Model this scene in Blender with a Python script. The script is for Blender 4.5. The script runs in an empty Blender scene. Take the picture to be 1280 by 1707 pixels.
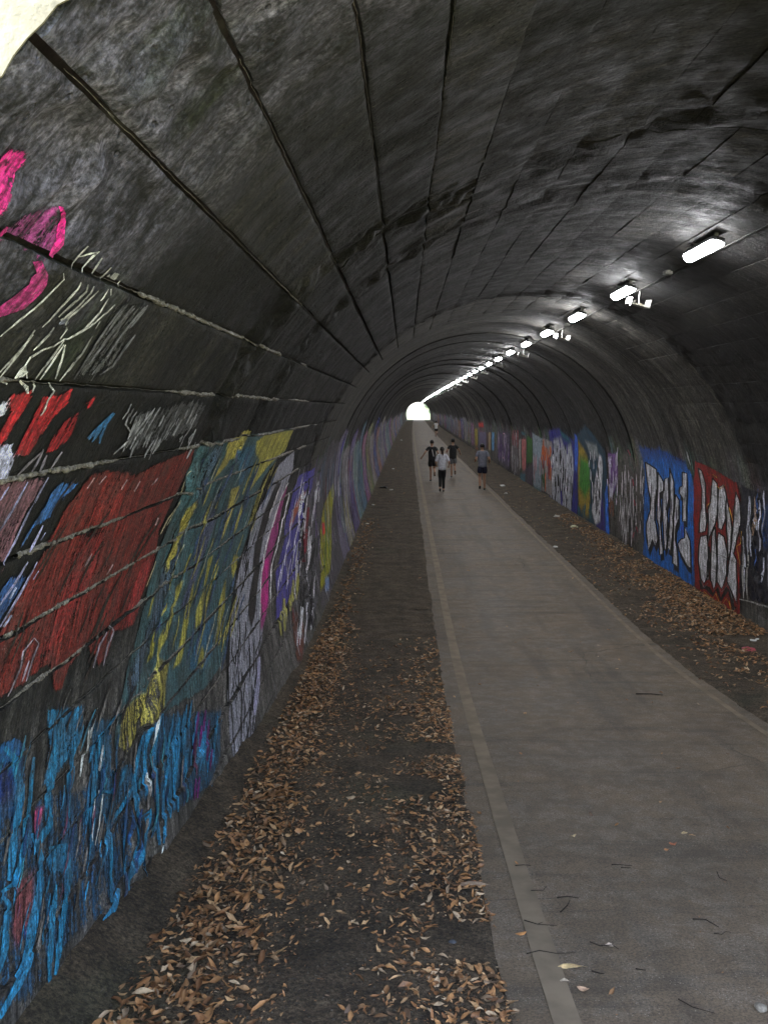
import bpy, bmesh, math, random
import numpy as np
from mathutils import Vector, Matrix
random.seed(7); np.random.seed(7)
SC=bpy.context.scene; COL=SC.collection
# ------------------------------------------------------------------ camera, light, exposure
cam_d=bpy.data.cameras.new('camera'); cam=bpy.data.objects.new('camera',cam_d); COL.objects.link(cam); SC.camera=cam
cam.location=(0,0,3.1); cam.rotation_euler=(math.radians(90),0,0)
cam_d.sensor_fit='HORIZONTAL'; cam_d.sensor_width=36; cam_d.lens=42.19
cam_d.shift_x=-0.025; cam_d.shift_y=-0.1355; cam_d.clip_start=0.05; cam_d.clip_end=3000
SUN_DIR=Vector((-0.80,-0.10,0.75)).normalized()
w=bpy.data.worlds.new('World'); SC.world=w; w.use_nodes=True
nt=w.node_tree; bg=nt.nodes['Background']; sky=nt.nodes.new('ShaderNodeTexSky'); sky.sky_type='NISHITA'; sky.sun_disc=False
sky.sun_elevation=math.asin(SUN_DIR.z); sky.sun_rotation=math.atan2(SUN_DIR.x,SUN_DIR.y)
sky.dust_density=2.0
hs_=nt.nodes.new('ShaderNodeHueSaturation'); hs_.inputs['Saturation'].default_value=.62; nt.links.new(sky.outputs[0],hs_.inputs['Color']); nt.links.new(hs_.outputs[0],bg.inputs[0]); bg.inputs[1].default_value=0.15
sd=bpy.data.lights.new('sun','SUN'); sd.energy=3.0; sd.angle=math.radians(0.5); sd.color=(1,.95,.86)
so=bpy.data.objects.new('sun',sd); COL.objects.link(so); so.rotation_euler=SUN_DIR.to_track_quat('Z','Y').to_euler(); so.location=(-20,-5,30)
LAMP=11.0
SC.view_settings.view_transform='Standard'; SC.view_settings.look='None'; SC.view_settings.gamma=1; SC.view_settings.use_curve_mapping=False
SC.view_settings.exposure=3.6
SC.cycles.use_denoising=True; SC.cycles.max_bounces=8; SC.cycles.transparent_max_bounces=24
SC.cycles.sample_clamp_indirect=4.0
R=3.1; CX=1.7; ZC=1.55; HC=3.1; Y0=1.37; Y1=236.0
def curve(y):
    y=np.maximum(np.asarray(y,dtype=float),0.0)
    return 2.3*(y/240.0)**1.6
# section: s=0 left springing, s<0 down the left wall, s=pi*R right springing, beyond: down the right wall
SR=math.pi*R
def section(s):
    s=np.asarray(s,dtype=float)
    th=np.clip(s,0,SR)/R
    x=CX-R*np.cos(th); z=ZC+R*np.sin(th)
    nx=np.cos(th); nz=-np.sin(th)
    lo=np.minimum(s,0); x=x+0.085*lo*lo; z=z+lo
    hi=np.maximum(s-SR,0); x=x+0.045*hi; z=z-hi
    return x,z,nx,nz

MURALS = [
 ('graffiti_tag', 'bright pink spray paint loops on the wall edge just inside the tunnel mouth', [
  ('f',(165,30,105),0.82,0.02,'1527 2125 1543 2137 1587 2172 1635 2181 1666 2152 1657 2117 1676 2069 1674 2043 1653 2032 1609 2064 1567 2095'),
  ('f',(95,38,80),0.66,0.02,'1690 2013 1718 2030 1738 2072 1781 2109 1840 2128 1887 2104 1934 2059 1942 2020 1892 2006 1800 2009 1701 2004'),
  ('s',(165,30,105),'1839 2122 1848 2126 1863 2109 1879 2115 1886 2097 1911 2102 1902 2077 1931 2079 1920 2056 1950 2056 1922 2039 1948 2037 1929 2021 1941 2020'),
  ('s',(165,30,105),'1708 2011 1699 2013 1725 2027 1703 2031 1718 2038 1708 2039'),
  ('s',(120,30,80),'1885 1994 1909 2005 1921 1976 1962 1983 1912 1963 1985 1958 1921 1946 1990 1937 1909 1928 1984 1912 1901 1909 1973 1889 1892 1896 1947 1876 1880 1881 1924 1865 1871 1866 1900 1855')]),
 ('graffiti_tag', 'thin white scribbled tag high on the left wall over dark concrete', [
  ('f',(120,122,140),0.95,0.006,'2216 1881 2185 1864 2186 1882 2210 1899 2252 1867'),
  ('f',(165,168,195),0.97,0.006,'2248 2020 2278 2035 2349 2053 2347 2026 2275 2017'),
  ('f',(165,168,195),0.95,0.006,'2170 1750 2223 1718 2164 1707 2158 1732'),
  ('f',(60,60,62),0.55,0.05,'2458 1976 2683 2004 2719 1925 2758 1857 2792 1787 2688 1733 2534 1722 2517 1781 2496 1839 2479 1908'),
  ('s',(165,168,195),'2038 2016 2032 2017 2045 2047 2033 2048 2049 2063 2039 2064 2052 2080 2046 2080'),
  ('s',(165,168,195),'2041 2046 2038 2048 2077 2053 2070 2057 2106 2065 2098 2068 2129 2077 2133 2081 2113 2064 2126 2062 2109 2041 2118 2040 2105 2018 2110 2018'),
  ('s',(165,168,195),'2166 2069 2174 2069 2165 2045 2179 2044 2169 2024 2175 2023'),
  ('s',(165,168,195),'2240 2059 2248 2059 2231 2033 2244 2031 2218 2018 2224 2016'),
  ('s',(165,168,195),'2381 2035 2388 2034 2379 2020 2387 2019'),
  ('s',(165,168,195),'2006 2000 2009 2001 2039 1986 2047 1986 2032 1965 2043 1963 2027 1948 2037 1946 2022 1932 2032 1930 2016 1915 2026 1914 2011 1899 2020 1897 1998 1879 2007 1877 1985 1860 1995 1857 1976 1844 1985 1841 1967 1828 1973 1826 1957 1812 1963 1811'),
  ('s',(165,168,195),'2133 1995 2139 1994 2139 1978 2148 1978 2134 1961 2147 1959 2131 1943 2144 1941 2128 1924 2140 1923 2125 1902 2137 1900 2122 1880 2132 1878 2113 1857 2118 1856'),
  ('s',(165,168,195),'2173 1997 2180 1997 2189 1978 2199 1977 2178 1957 2191 1955 2168 1935 2182 1933 2164 1914 2173 1912 2159 1893 2165 1892'),
  ('s',(165,168,195),'2207 1999 2213 1999 2218 1978 2230 1978 2213 1957 2224 1956 2207 1936 2218 1934 2197 1917 2209 1915 2188 1898 2200 1895 2178 1887 2184 1885'),
  ('s',(165,168,195),'2264 1991 2271 1989 2250 1973 2262 1970 2236 1955 2251 1952 2227 1936 2239 1934 2215 1918 2228 1915 2204 1899 2215 1898 2213 1882 2220 1881'),
  ('s',(165,168,195),'2214 1881 2218 1882 2241 1867 2254 1867 2250 1836 2258 1835'),
  ('s',(165,168,195),'2173 1864 2180 1863 2174 1843 2185 1841 2166 1825 2180 1822 2161 1807 2172 1804 2156 1793 2161 1791'),
  ('s',(165,168,195),'2441 1970 2449 1969 2426 1943 2437 1941 2407 1923 2418 1921 2386 1904 2401 1901 2356 1882 2370 1878 2328 1862 2341 1858 2301 1843 2312 1839 2275 1840 2285 1836 2243 1814 2254 1811 2205 1802 2214 1799 2183 1788 2195 1784 2162 1773 2175 1770 2165 1751 2174 1749 2155 1733 2161 1731 2155 1712 2162 1710'),
  ('s',(165,168,195),'2375 1979 2382 1979 2375 1958 2388 1957 2377 1936 2391 1935 2366 1916 2381 1913 2355 1895 2369 1893 2350 1879 2357 1878'),
  ('s',(165,168,195),'2421 1912 2429 1911 2427 1888 2433 1887'),
  ('s',(165,168,195),'2282 1835 2290 1834 2282 1810 2293 1808 2281 1785 2295 1783 2277 1760 2292 1758 2274 1735 2285 1733 2272 1712 2280 1711'),
  ('s',(165,168,195),'2300 1823 2308 1822 2300 1800 2313 1798 2301 1778 2316 1775 2302 1756 2315 1754 2302 1735 2314 1733 2304 1713 2310 1712'),
  ('s',(165,168,195),'2309 1823 2316 1823 2327 1801 2340 1801 2348 1780 2361 1779 2364 1751 2380 1750 2386 1721 2394 1720'),
  ('s',(165,168,195),'2440 1864 2449 1864 2444 1836 2457 1834 2447 1807 2463 1805 2433 1787 2450 1784 2432 1758 2448 1755 2428 1737 2440 1734 2425 1716 2432 1714'),
  ('s',(165,168,195),'2168 1750 2172 1750 2221 1714 2226 1714'),
  ('s',(165,168,195),'2082 1847 2089 1846 2086 1828 2096 1827 2090 1809 2102 1807 2086 1790 2097 1788 2082 1771 2093 1769 2075 1755 2085 1753 2068 1740 2077 1738 2062 1724 2068 1723'),
  ('s',(165,168,195),'2092 1834 2099 1833 2092 1814 2101 1813 2091 1795 2103 1793 2091 1776 2103 1773 2087 1757 2099 1754 2083 1738 2093 1736 2078 1711 2084 1709'),
  ('s',(165,168,195),'2267 1706 2270 1708 2306 1690 2318 1691 2317 1673 2323 1672'),
  ('s',(165,168,195),'2360 1707 2363 1709 2404 1691 2408 1695 2447 1680 2462 1680 2444 1648 2458 1646 2458 1620 2474 1617 2460 1600 2468 1599'),
  ('s',(165,168,195),'2318 2004 2325 2004 2329 1978 2341 1977 2327 1967 2334 1966'),
  ('s',(165,168,195),'2337 2006 2342 2008 2376 1988 2381 1990'),
  ('s',(165,168,195),'2189 1704 2191 1708 2263 1681 2275 1689 2291 1667 2303 1668'),
  ('s',(165,168,195),'2100 1698 2098 1703 2144 1691 2142 1696'),
  ('s',(92,92,98),'2508 1974 2519 1974 2507 1951 2522 1949 2505 1927 2524 1925 2505 1903 2524 1901 2508 1876 2529 1874 2511 1849 2533 1847 2515 1823 2535 1820 2517 1798 2539 1795 2521 1773 2540 1770 2526 1747 2539 1745 2529 1722 2539 1721'),
  ('s',(92,92,98),'2584 1985 2593 1984 2578 1965 2594 1964 2573 1945 2594 1943 2570 1925 2590 1922 2565 1905 2587 1902 2566 1883 2588 1881 2567 1861 2588 1859 2568 1840 2587 1837 2567 1818 2587 1816 2569 1796 2583 1794 2569 1775 2580 1773'),
  ('s',(92,92,98),'2683 1994 2694 1993 2678 1973 2695 1972 2672 1952 2696 1950 2670 1931 2693 1928 2666 1910 2689 1907 2664 1888 2683 1886 2665 1861 2685 1859 2668 1834 2684 1832 2670 1807 2681 1806'),
  ('s',(92,92,98),'2780 1899 2791 1898 2773 1877 2793 1875 2767 1855 2792 1851 2766 1832 2786 1829 2764 1807 2787 1804 2764 1782 2785 1778 2735 1764 2749 1760 2705 1746 2714 1743'),
  ('s',(92,92,98),'2611 1979 2621 1977 2590 1956 2608 1953 2572 1931 2590 1930 2602 1892 2620 1891 2600 1865 2610 1864'),
  ('s',(92,92,98),'2650 1780 2660 1778 2643 1743 2654 1741'),
  ('s',(92,92,98),'2532 1983 2542 1982 2530 1958 2548 1956 2530 1932 2552 1930 2537 1903 2553 1902 2544 1875 2553 1874'),
  ('s',(92,92,98),'2698 2002 2709 2001 2696 1975 2718 1973 2699 1947 2718 1945 2694 1913 2706 1911')]),
 ('graffiti_mural', 'small bright red letters with white edges under the white scribble on the left wall', [
  ('f',(125,22,28),0.9,0.01,'2201 1661 2324 1677 2344 1646 2331 1578 2332 1521 2283 1519 2255 1546 2260 1610'),
  ('f',(125,22,28),0.9,0.01,'2388 1665 2520 1667 2581 1688 2615 1638 2565 1599 2537 1507 2522 1475 2429 1480 2425 1544 2410 1623'),
  ('f',(125,22,28),0.8,0.015,'2741 1644 2794 1672 2836 1634 2792 1618'),
  ('f',(110,20,26),0.8,0.015,'2699 1602 2740 1618 2788 1554 2787 1496 2706 1474 2646 1468 2638 1513 2654 1582'),
  ('f',(150,150,175),0.95,0.006,'2156 1644 2208 1644 2231 1606 2202 1602'),
  ('f',(140,140,165),0.92,0.01,'2297 1505 2314 1513 2360 1520 2419 1485 2445 1438 2449 1397 2400 1401'),
  ('s',(100,95,105),'2611 1486 2621 1482 2575 1469 2591 1463 2540 1453 2559 1446 2520 1435 2536 1429 2502 1416 2511 1413'),
  ('s',(100,95,105),'2605 1490 2615 1488 2606 1457 2628 1452 2600 1418 2611 1415'),
  ('s',(100,95,105),'2652 1468 2663 1466 2651 1442 2671 1437 2658 1413 2669 1411'),
  ('s',(100,95,105),'2776 1472 2788 1468 2755 1445 2777 1439 2745 1417 2755 1414')]),
 ('graffiti_tag', 'short blue brush mark on dark concrete between red letters and grey scribble', [
  ('s',(45,95,140),'3043 1611 3071 1606 3008 1583 3062 1570 2966 1551 3022 1535 2931 1515 2958 1507'),
  ('s',(45,90,130),'3012 1578 3027 1576 3011 1545 3037 1540 2996 1523 3026 1516 2992 1499 3003 1496'),
  ('s',(45,90,130),'3046 1566 3059 1564 3043 1520 3072 1516 3076 1489 3091 1488')]),
 ('graffiti_tag', 'faded grey scratchy tag above the long mortar joint on the left wall', [
  ('f',(62,62,66),0.6,0.05,'3291 1604 3467 1637 3742 1656 4063 1678 4401 1666 4438 1513 4119 1467 3847 1445 3608 1425 3432 1441 3364 1524'),
  ('s',(118,118,124),'3412 1546 3422 1544 3409 1502 3431 1498 3419 1457 3431 1455'),
  ('s',(118,118,124),'3391 1605 3401 1604 3409 1558 3430 1555 3406 1510 3417 1508'),
  ('s',(118,118,124),'4298 1533 4315 1531 4279 1507 4316 1502 4279 1478 4297 1476'),
  ('s',(118,118,124),'3582 1599 3594 1597 3575 1549 3598 1546 3590 1498 3603 1496'),
  ('s',(118,118,124),'3577 1636 3591 1634 3572 1599 3598 1596 3592 1561 3604 1560'),
  ('s',(118,118,124),'4208 1486 4227 1483 4192 1470 4221 1466 4209 1452 4223 1451'),
  ('s',(118,118,124),'4415 1489 4435 1486 4393 1463 4429 1458 4425 1433 4440 1431'),
  ('s',(118,118,124),'4267 1600 4285 1598 4270 1558 4311 1553 4278 1513 4296 1511'),
  ('s',(118,118,124),'3943 1511 3957 1509 3926 1492 3951 1488 3937 1472 3949 1470'),
  ('s',(118,118,124),'3711 1595 3726 1593 3707 1570 3734 1566 3716 1544 3731 1541'),
  ('s',(118,118,124),'3666 1518 3677 1517 3663 1483 3686 1479 3688 1445 3699 1443'),
  ('s',(118,118,124),'3828 1480 3841 1478 3800 1433 3824 1429 3818 1383 3830 1381'),
  ('s',(118,118,124),'4039 1573 4054 1571 4036 1535 4065 1530 4033 1494 4047 1492'),
  ('s',(118,118,124),'3858 1480 3870 1478 3863 1451 3896 1446 3859 1421 3871 1418'),
  ('s',(118,118,124),'3365 1604 3376 1603 3386 1562 3408 1560 3395 1519 3406 1518'),
  ('s',(118,118,124),'3936 1573 3949 1572 3943 1548 3972 1544 3930 1520 3943 1518'),
  ('s',(118,118,124),'3369 1573 3381 1571 3360 1542 3385 1538 3374 1508 3385 1507'),
  ('s',(118,118,124),'3410 1553 3422 1552 3411 1512 3431 1509 3436 1469 3445 1467'),
  ('s',(118,118,124),'4248 1492 4265 1490 4266 1447 4300 1442 4275 1401 4292 1398'),
  ('s',(118,118,124),'4587 1433 4605 1431 4607 1383 4648 1378 4606 1333 4626 1330'),
  ('s',(118,118,124),'3490 1541 3503 1539 3469 1495 3490 1491 3479 1447 3490 1445'),
  ('s',(118,118,124),'3647 1487 3661 1485 3638 1469 3661 1465 3645 1448 3656 1446'),
  ('s',(118,118,124),'3429 1547 3439 1545 3425 1533 3444 1530 3436 1517 3449 1516'),
  ('s',(118,118,124),'3191 1645 3202 1644 3198 1614 3217 1611 3193 1582 3201 1580'),
  ('s',(118,118,124),'3349 1581 3359 1580 3345 1558 3365 1555 3351 1534 3360 1532'),
  ('s',(118,118,124),'4233 1583 4250 1580 4207 1565 4242 1561 4232 1545 4248 1544'),
  ('s',(118,118,124),'3887 1559 3900 1558 3885 1509 3916 1505 3887 1457 3899 1455'),
  ('s',(118,118,124),'3505 1558 3516 1556 3498 1536 3520 1532 3500 1513 3512 1511'),
  ('s',(118,118,124),'3293 1616 3302 1614 3278 1591 3298 1588 3292 1564 3301 1563'),
  ('s',(118,118,124),'4046 1527 4063 1524 4019 1509 4051 1504 4043 1488 4060 1487'),
  ('s',(118,118,124),'3386 1553 3398 1551 3376 1532 3400 1528 3379 1510 3390 1508'),
  ('s',(118,118,124),'3642 1510 3654 1507 3617 1497 3644 1492 3638 1480 3651 1478'),
  ('s',(118,118,124),'3514 1486 3527 1483 3501 1449 3526 1445 3524 1410 3536 1408'),
  ('s',(118,118,124),'4419 1515 4437 1513 4430 1461 4471 1456 4445 1406 4463 1403'),
  ('s',(118,118,124),'3494 1615 3505 1613 3486 1590 3507 1587 3497 1563 3508 1562'),
  ('s',(118,118,124),'3493 1633 3504 1631 3499 1590 3524 1586 3496 1545 3507 1543'),
  ('s',(118,118,124),'3781 1494 3793 1493 3772 1462 3802 1457 3773 1426 3787 1424'),
  ('s',(118,118,124),'3978 1581 3991 1579 3967 1562 3994 1559 3995 1542 4008 1540'),
  ('s',(118,118,124),'3392 1501 3402 1499 3365 1474 3389 1469 3381 1443 3393 1441'),
  ('s',(118,118,124),'3835 1485 3850 1483 3829 1447 3855 1443 3835 1408 3848 1406'),
  ('s',(118,118,124),'3241 1629 3251 1628 3237 1612 3256 1609 3249 1593 3258 1592'),
  ('s',(118,118,124),'4054 1631 4071 1629 4039 1606 4074 1602 4072 1578 4088 1576'),
  ('s',(118,118,124),'3430 1615 3440 1614 3450 1585 3474 1582 3455 1554 3466 1552'),
  ('s',(118,118,124),'3736 1480 3751 1477 3723 1441 3749 1436 3722 1400 3736 1397'),
  ('s',(118,118,124),'4125 1638 4143 1637 4143 1594 4172 1591 4154 1548 4170 1546'),
  ('s',(118,118,124),'3870 1629 3886 1627 3864 1606 3893 1603 3894 1582 3908 1581'),
  ('s',(118,118,124),'3227 1608 3237 1607 3244 1561 3263 1561 3349 1527 3369 1527 3366 1496 3377 1494'),
  ('s',(118,118,124),'3493 1631 3506 1629 3474 1603 3492 1600 3455 1575 3475 1571 3434 1548 3459 1543 3417 1521 3438 1516 3386 1499 3404 1495 3351 1479 3375 1473 3324 1458 3337 1454 3294 1437 3304 1434'),
  ('s',(118,118,124),'3315 1598 3325 1597 3328 1564 3352 1561 3354 1528 3364 1526')]),
 ('graffiti_mural', 'large dark red mural with black letter strokes on the lower left wall', [
  ('f',(84,26,22),0.86,0.03,'3164 1367 3390 1368 3759 1320 3949 1341 4294 1365 4704 1393 4807 1317 4780 1223 4739 1133 4693 1029 4633 931 4703 774 4673 675 4632 581 4520 459 4395 468 4197 503 4134 407 4019 392 3801 552 3618 509 3589 421 3489 447 3399 591 3215 578 3040 591 2947 601 2916 671 2881 741 2843 810 2868 858 2891 908 2921 962 2948 1018 3023 1105 3050 1174 3072 1245 3120 1305'),
  ('f',(104,32,28),0.8,0.04,'3484 1323 3677 1320 3732 1248 3703 1157 3665 1070 3385 1111 3402 1218'),
  ('f',(98,28,27),0.8,0.04,'3399 1097 3672 1063 3685 973 3689 886 3620 817 3550 753 3464 690 3353 627 3254 660 3297 729 3337 801 3372 876 3387 948 3396 1021'),
  ('f',(108,30,30),0.85,0.02,'4496 794 4670 780 4641 681 4601 587 4468 464 4369 518 4446 666'),
  ('s',(34,26,22),'3685 1026 3699 1022 3655 1004 3677 997 3628 981 3650 973 3600 958 3624 950 3572 936 3598 928 3553 904 3577 896 3536 872 3552 866 3516 840 3528 836'),
  ('s',(34,26,22),'3152 1182 3162 1179 3136 1162 3151 1157 3120 1141 3139 1135 3103 1121 3126 1114 3089 1100 3111 1093 3076 1079 3093 1074 3057 1055 3077 1048 3040 1030 3059 1023 3025 1005 3037 1000 3009 980 3017 977'),
  ('s',(34,26,22),'3146 799 3155 796 3128 780 3143 774 3111 761 3130 753 3096 741 3116 734 3093 706 3109 700 3091 671 3100 668'),
  ('s',(34,26,22),'4516 1046 4536 1041 4463 1018 4494 1010 4410 991 4451 980 4364 963 4402 952 4318 935 4352 926 4287 906 4321 897 4253 879 4291 868 4227 850 4253 842 4200 821 4214 817'),
  ('s',(34,26,22),'4381 901 4399 896 4321 865 4354 855 4288 824 4306 819'),
  ('s',(34,26,22),'3582 1173 3594 1169 3539 1142 3563 1134 3503 1109 3525 1103 3482 1076 3506 1068 3466 1041 3480 1037'),
  ('s',(34,26,22),'3738 750 3751 746 3715 718 3739 709 3695 685 3722 675 3667 654 3688 646 3641 622 3652 618'),
  ('s',(34,26,22),'4125 805 4142 799 4092 780 4111 773 4053 757 4085 746 4022 732 4050 722 3991 707 4015 699 3968 682 3994 673 3945 657 3972 647 3926 631 3945 624 3905 605 3919 601'),
  ('s',(34,26,22),'4018 707 4031 703 3984 684 4005 676 3949 661 3980 650 3921 637 3947 627 3903 610 3930 601 3889 583 3908 576 3874 556 3886 552'),
  ('s',(34,26,22),'4031 639 4047 633 3993 611 4018 602 3958 582 3985 572 3925 552 3948 544 3902 522 3927 512 3881 491 3904 482 3863 459 3875 454'),
  ('s',(34,26,22),'2993 886 3002 883 2983 861 2999 855 2974 836 2992 829 2966 810 2983 803 2955 786 2969 780 2944 762 2955 757 2932 738 2941 734'),
  ('s',(34,26,22),'4393 688 4409 682 4347 664 4384 652 4313 638 4348 626 4285 610 4320 598 4266 580 4281 575'),
  ('s',(34,26,22),'4553 1004 4576 998 4508 978 4539 969 4462 952 4503 941 4424 926 4458 916 4380 901 4419 890 4340 876 4375 866 4298 845 4337 833 4258 814 4295 802 4224 781 4246 774 4186 751 4201 746'),
  ('s',(34,26,22),'3026 1360 3035 1358 3003 1341 3020 1336 2983 1322 3001 1316 2962 1302 2982 1296 2953 1271 2968 1266 2944 1240 2953 1237'),
  ('s',(34,26,22),'3840 978 3855 974 3798 935 3822 927 3761 891 3774 886'),
  ('s',(34,26,22),'3934 697 3950 692 3905 666 3935 655 3885 632 3909 623 3853 601 3875 593 3824 570 3838 565'),
  ('s',(34,26,22),'4179 599 4195 593 4133 578 4162 567 4095 554 4121 545 4083 524 4109 515 4075 493 4091 488'),
  ('s',(34,26,22),'4032 581 4048 575 4009 554 4027 548 3983 529 4007 520 3958 503 3984 494 3935 478 3959 468 3910 453 3937 443 3888 428 3912 418 3866 403 3885 395 3846 377 3856 373'),
  ('s',(34,26,22),'3415 1019 3426 1016 3395 996 3417 989 3378 971 3402 963 3365 946 3384 939 3345 923 3364 916 3326 900 3344 893 3310 876 3320 872'),
  ('s',(34,26,22),'3089 1169 3098 1167 3072 1145 3088 1140 3057 1120 3076 1114 3041 1095 3063 1088 3026 1071 3043 1065 3009 1047 3024 1041 2994 1022 3003 1019'),
  ('s',(34,26,22),'3884 797 3898 792 3845 777 3874 767 3817 754 3841 746 3799 700 3812 695'),
  ('s',(34,26,22),'3997 739 4012 734 3967 709 3987 702 3933 680 3963 670 3905 650 3932 640 3877 621 3903 611 3850 591 3872 583 3825 562 3838 557'),
  ('s',(34,26,22),'3048 870 3056 867 3035 844 3050 838 3025 816 3039 811 3013 790 3029 783 3001 764 3017 757 2990 737 3002 732 2979 711 2986 708'),
  ('s',(150,125,130),'3216 1346 3229 1343 3184 1308 3198 1305'),
  ('s',(150,125,130),'3350 1342 3366 1337 3305 1312 3318 1308'),
  ('s',(150,125,130),'3632 1305 3649 1301 3607 1264 3624 1260'),
  ('s',(150,125,130),'3850 1279 3871 1275 3826 1233 3846 1228'),
  ('s',(150,125,130),'4144 1269 4168 1263 4094 1236 4113 1231'),
  ('s',(150,125,130),'4493 1023 4515 1018 4480 985 4507 979'),
  ('s',(150,125,130),'3578 989 3591 985 3549 967 3578 958 3535 941 3550 936'),
  ('s',(150,125,130),'3909 886 3926 880 3863 847 3879 842'),
  ('s',(130,120,132),'3161 752 3170 748 3117 740 3128 734 3072 729 3090 721 3075 698 3094 691 3080 668 3096 662 3063 649 3079 641 3046 629 3062 622 3030 609 3042 603 3015 589 3022 586'),
  ('s',(130,120,132),'3163 750 3169 750 3220 714 3233 711 3203 695 3219 688 3188 674 3205 667 3180 647 3197 641 3172 621 3189 614 3167 593 3175 590'),
  ('s',(130,120,132),'3154 673 3162 669 3139 653 3158 645 3129 631 3148 623 3124 607 3132 603'),
  ('s',(130,120,132),'4097 562 4110 561 4155 521 4182 514 4125 499 4152 488 4093 475 4122 465 4085 429 4108 421 4077 383 4089 378'),
  ('s',(130,120,132),'4042 550 4057 544 3999 531 4022 522 3956 512 3986 501 3947 480 3971 472 3936 450 3957 443 3928 419 3939 415'),
  ('s',(150,140,110),'4830 1219 4843 1217 4829 1164 4854 1159 4836 1106 4846 1104'),
  ('s',(150,140,110),'4905 1056 4915 1053 4813 1025 4837 1018 4730 993 4752 987 4686 953 4710 947 4649 913 4658 910'),
  ('s',(150,140,110),'4714 756 4725 754 4690 715 4708 711 4665 675 4686 669 4646 633 4656 631')]),
 ('graffiti_mural', 'faded pink panel with blue smear at the outer end of the left wall', [
  ('f',(86,58,66),0.75,0.04,'2390 1402 2435 1412 2588 1403 2762 1394 2779 1357 2730 1271 2728 1215 2724 1159 2692 1097 2663 1084 2611 1151 2558 1216 2503 1280 2447 1342'),
  ('f',(40,78,128),0.86,0.02,'2849 1324 2901 1356 3096 1338 3060 1308 2961 1264 2966 1220 2840 1201 2811 1145 2797 1142 2796 1187 2828 1239'),
  ('f',(36,62,104),0.8,0.02,'2799 1052 2935 1021 2898 962 2861 920 2822 865 2739 992 2767 1024'),
  ('s',(120,120,150),'2617 1382 2626 1380 2611 1362 2623 1358 2603 1342 2622 1336 2600 1320 2615 1315 2595 1299 2609 1295 2581 1278 2598 1272 2571 1255 2582 1251 2560 1233 2567 1231'),
  ('s',(120,120,150),'2769 1384 2779 1381 2761 1361 2774 1357 2751 1338 2769 1333 2742 1315 2763 1309 2736 1291 2752 1286 2726 1269 2745 1263 2722 1241 2743 1235 2720 1213 2737 1208 2714 1187 2734 1180 2706 1167 2723 1161 2697 1148 2711 1143 2689 1129 2699 1125 2679 1110 2688 1107'),
  ('s',(120,120,150),'2491 1380 2499 1378 2477 1362 2495 1356 2473 1341 2480 1338'),
  ('s',(120,120,150),'2906 1203 2915 1200 2895 1182 2914 1176 2889 1159 2908 1153 2880 1138 2903 1131 2879 1114 2888 1111'),
  ('s',(120,120,150),'2963 1169 2972 1165 2940 1146 2950 1142'),
  ('s',(120,120,150),'2882 1083 2891 1079 2864 1064 2879 1058 2847 1045 2866 1037 2831 1025 2851 1018 2817 1006 2834 999 2802 988 2818 981 2787 969 2801 963 2774 951 2783 947'),
  ('s',(120,120,150),'3009 1028 3019 1024 2988 1001 2998 997'),
  ('s',(120,120,150),'2963 1068 2975 1064 2952 1043 2965 1038 2938 1018 2956 1011 2925 993 2945 986 2913 974 2933 966 2900 955 2922 947 2889 936 2909 928 2878 917 2896 910 2863 893 2876 888 2847 869 2856 865'),
  ('s',(130,135,160),'2850 1004 2869 996 2834 967 2850 961'),
  ('s',(130,135,160),'2904 896 2919 889 2869 865 2885 857')]),
 ('graffiti_mural', 'tall teal and mustard yellow mural of stretched letters beside the red mural', [
  ('f',(44,66,70),0.88,0.03,'4816 1369 5087 1421 5763 1422 6645 1422 8731 1409 8987 1141 8555 1103 8059 947 7813 696 7786 435 7482 241 7333 59 7138 -163 7054 -284 6962 -399 6577 -401 6233 -403 5742 -316 5318 -241 4840 -144 4455 -136 4321 -92 4356 -18 4389 58 4461 145 4527 237 4585 336 4631 440 4684 562 4716 691 4717 821 4825 971 4889 1118 4865 1242'),
  ('f',(56,70,84),0.68,0.05,'5151 1390 5483 1396 5507 1267 5499 1142 5464 1022 5418 919 5355 822 5280 730 5240 624 5186 524 5119 430 5042 341 4949 263 4853 191 4714 128 4579 69 4544 157 4631 223 4716 293 4798 367 4875 447 4945 531 5040 639 5118 756 5168 851 5203 952 5221 1057 5219 1166 5196 1277'),
  ('f',(60,66,88),0.75,0.02,'5749 872 5943 961 6132 1059 6119 868 6074 747 6005 634 5930 510 5834 394 5814 252 5561 309 5654 430 5726 561 5758 712'),
  ('f',(44,74,92),0.8,0.01,'6144 1301 6779 1318 7171 1082 6770 979 6470 1144'),
  ('f',(40,72,92),0.85,0.02,'6588 46 6201 41 5939 -34 5849 -146 6176 -262 6518 -232 6561 -96'),
  ('f',(135,125,60),0.86,0.014,'5561 1423 6328 1443 6308 1304 5955 1214 5646 1123 5670 1161 5724 1281'),
  ('f',(126,120,52),0.86,0.014,'6786 1343 7161 1394 8824 1382 8936 1160 8511 1120 8025 1048 7509 899 7371 1054 7372 1159 6984 1233'),
  ('f',(135,125,60),0.86,0.014,'5281 1041 5412 914 5342 811 5175 693 5111 608 5050 723 5093 848 5153 1000'),
  ('f',(135,125,60),0.86,0.014,'6470 984 6770 979 6907 895 6749 794 6600 630 6537 584 6551 772'),
  ('f',(126,120,52),0.86,0.014,'7108 801 7264 734 7159 599 7069 563 6993 693'),
  ('f',(126,120,52),0.86,0.014,'5809 438 5861 339 5800 158 5715 59 5622 -34 5440 -28 5615 109 5728 271'),
  ('f',(126,120,52),0.86,0.014,'6237 282 6288 272 6199 62 5999 80 6040 201'),
  ('f',(118,112,44),0.86,0.014,'6990 222 6999 45 6965 -122 6780 -235 6627 -195 6692 -78 6747 43'),
  ('f',(118,112,44),0.86,0.014,'5060 294 5128 277 5067 148 4947 148'),
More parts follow.
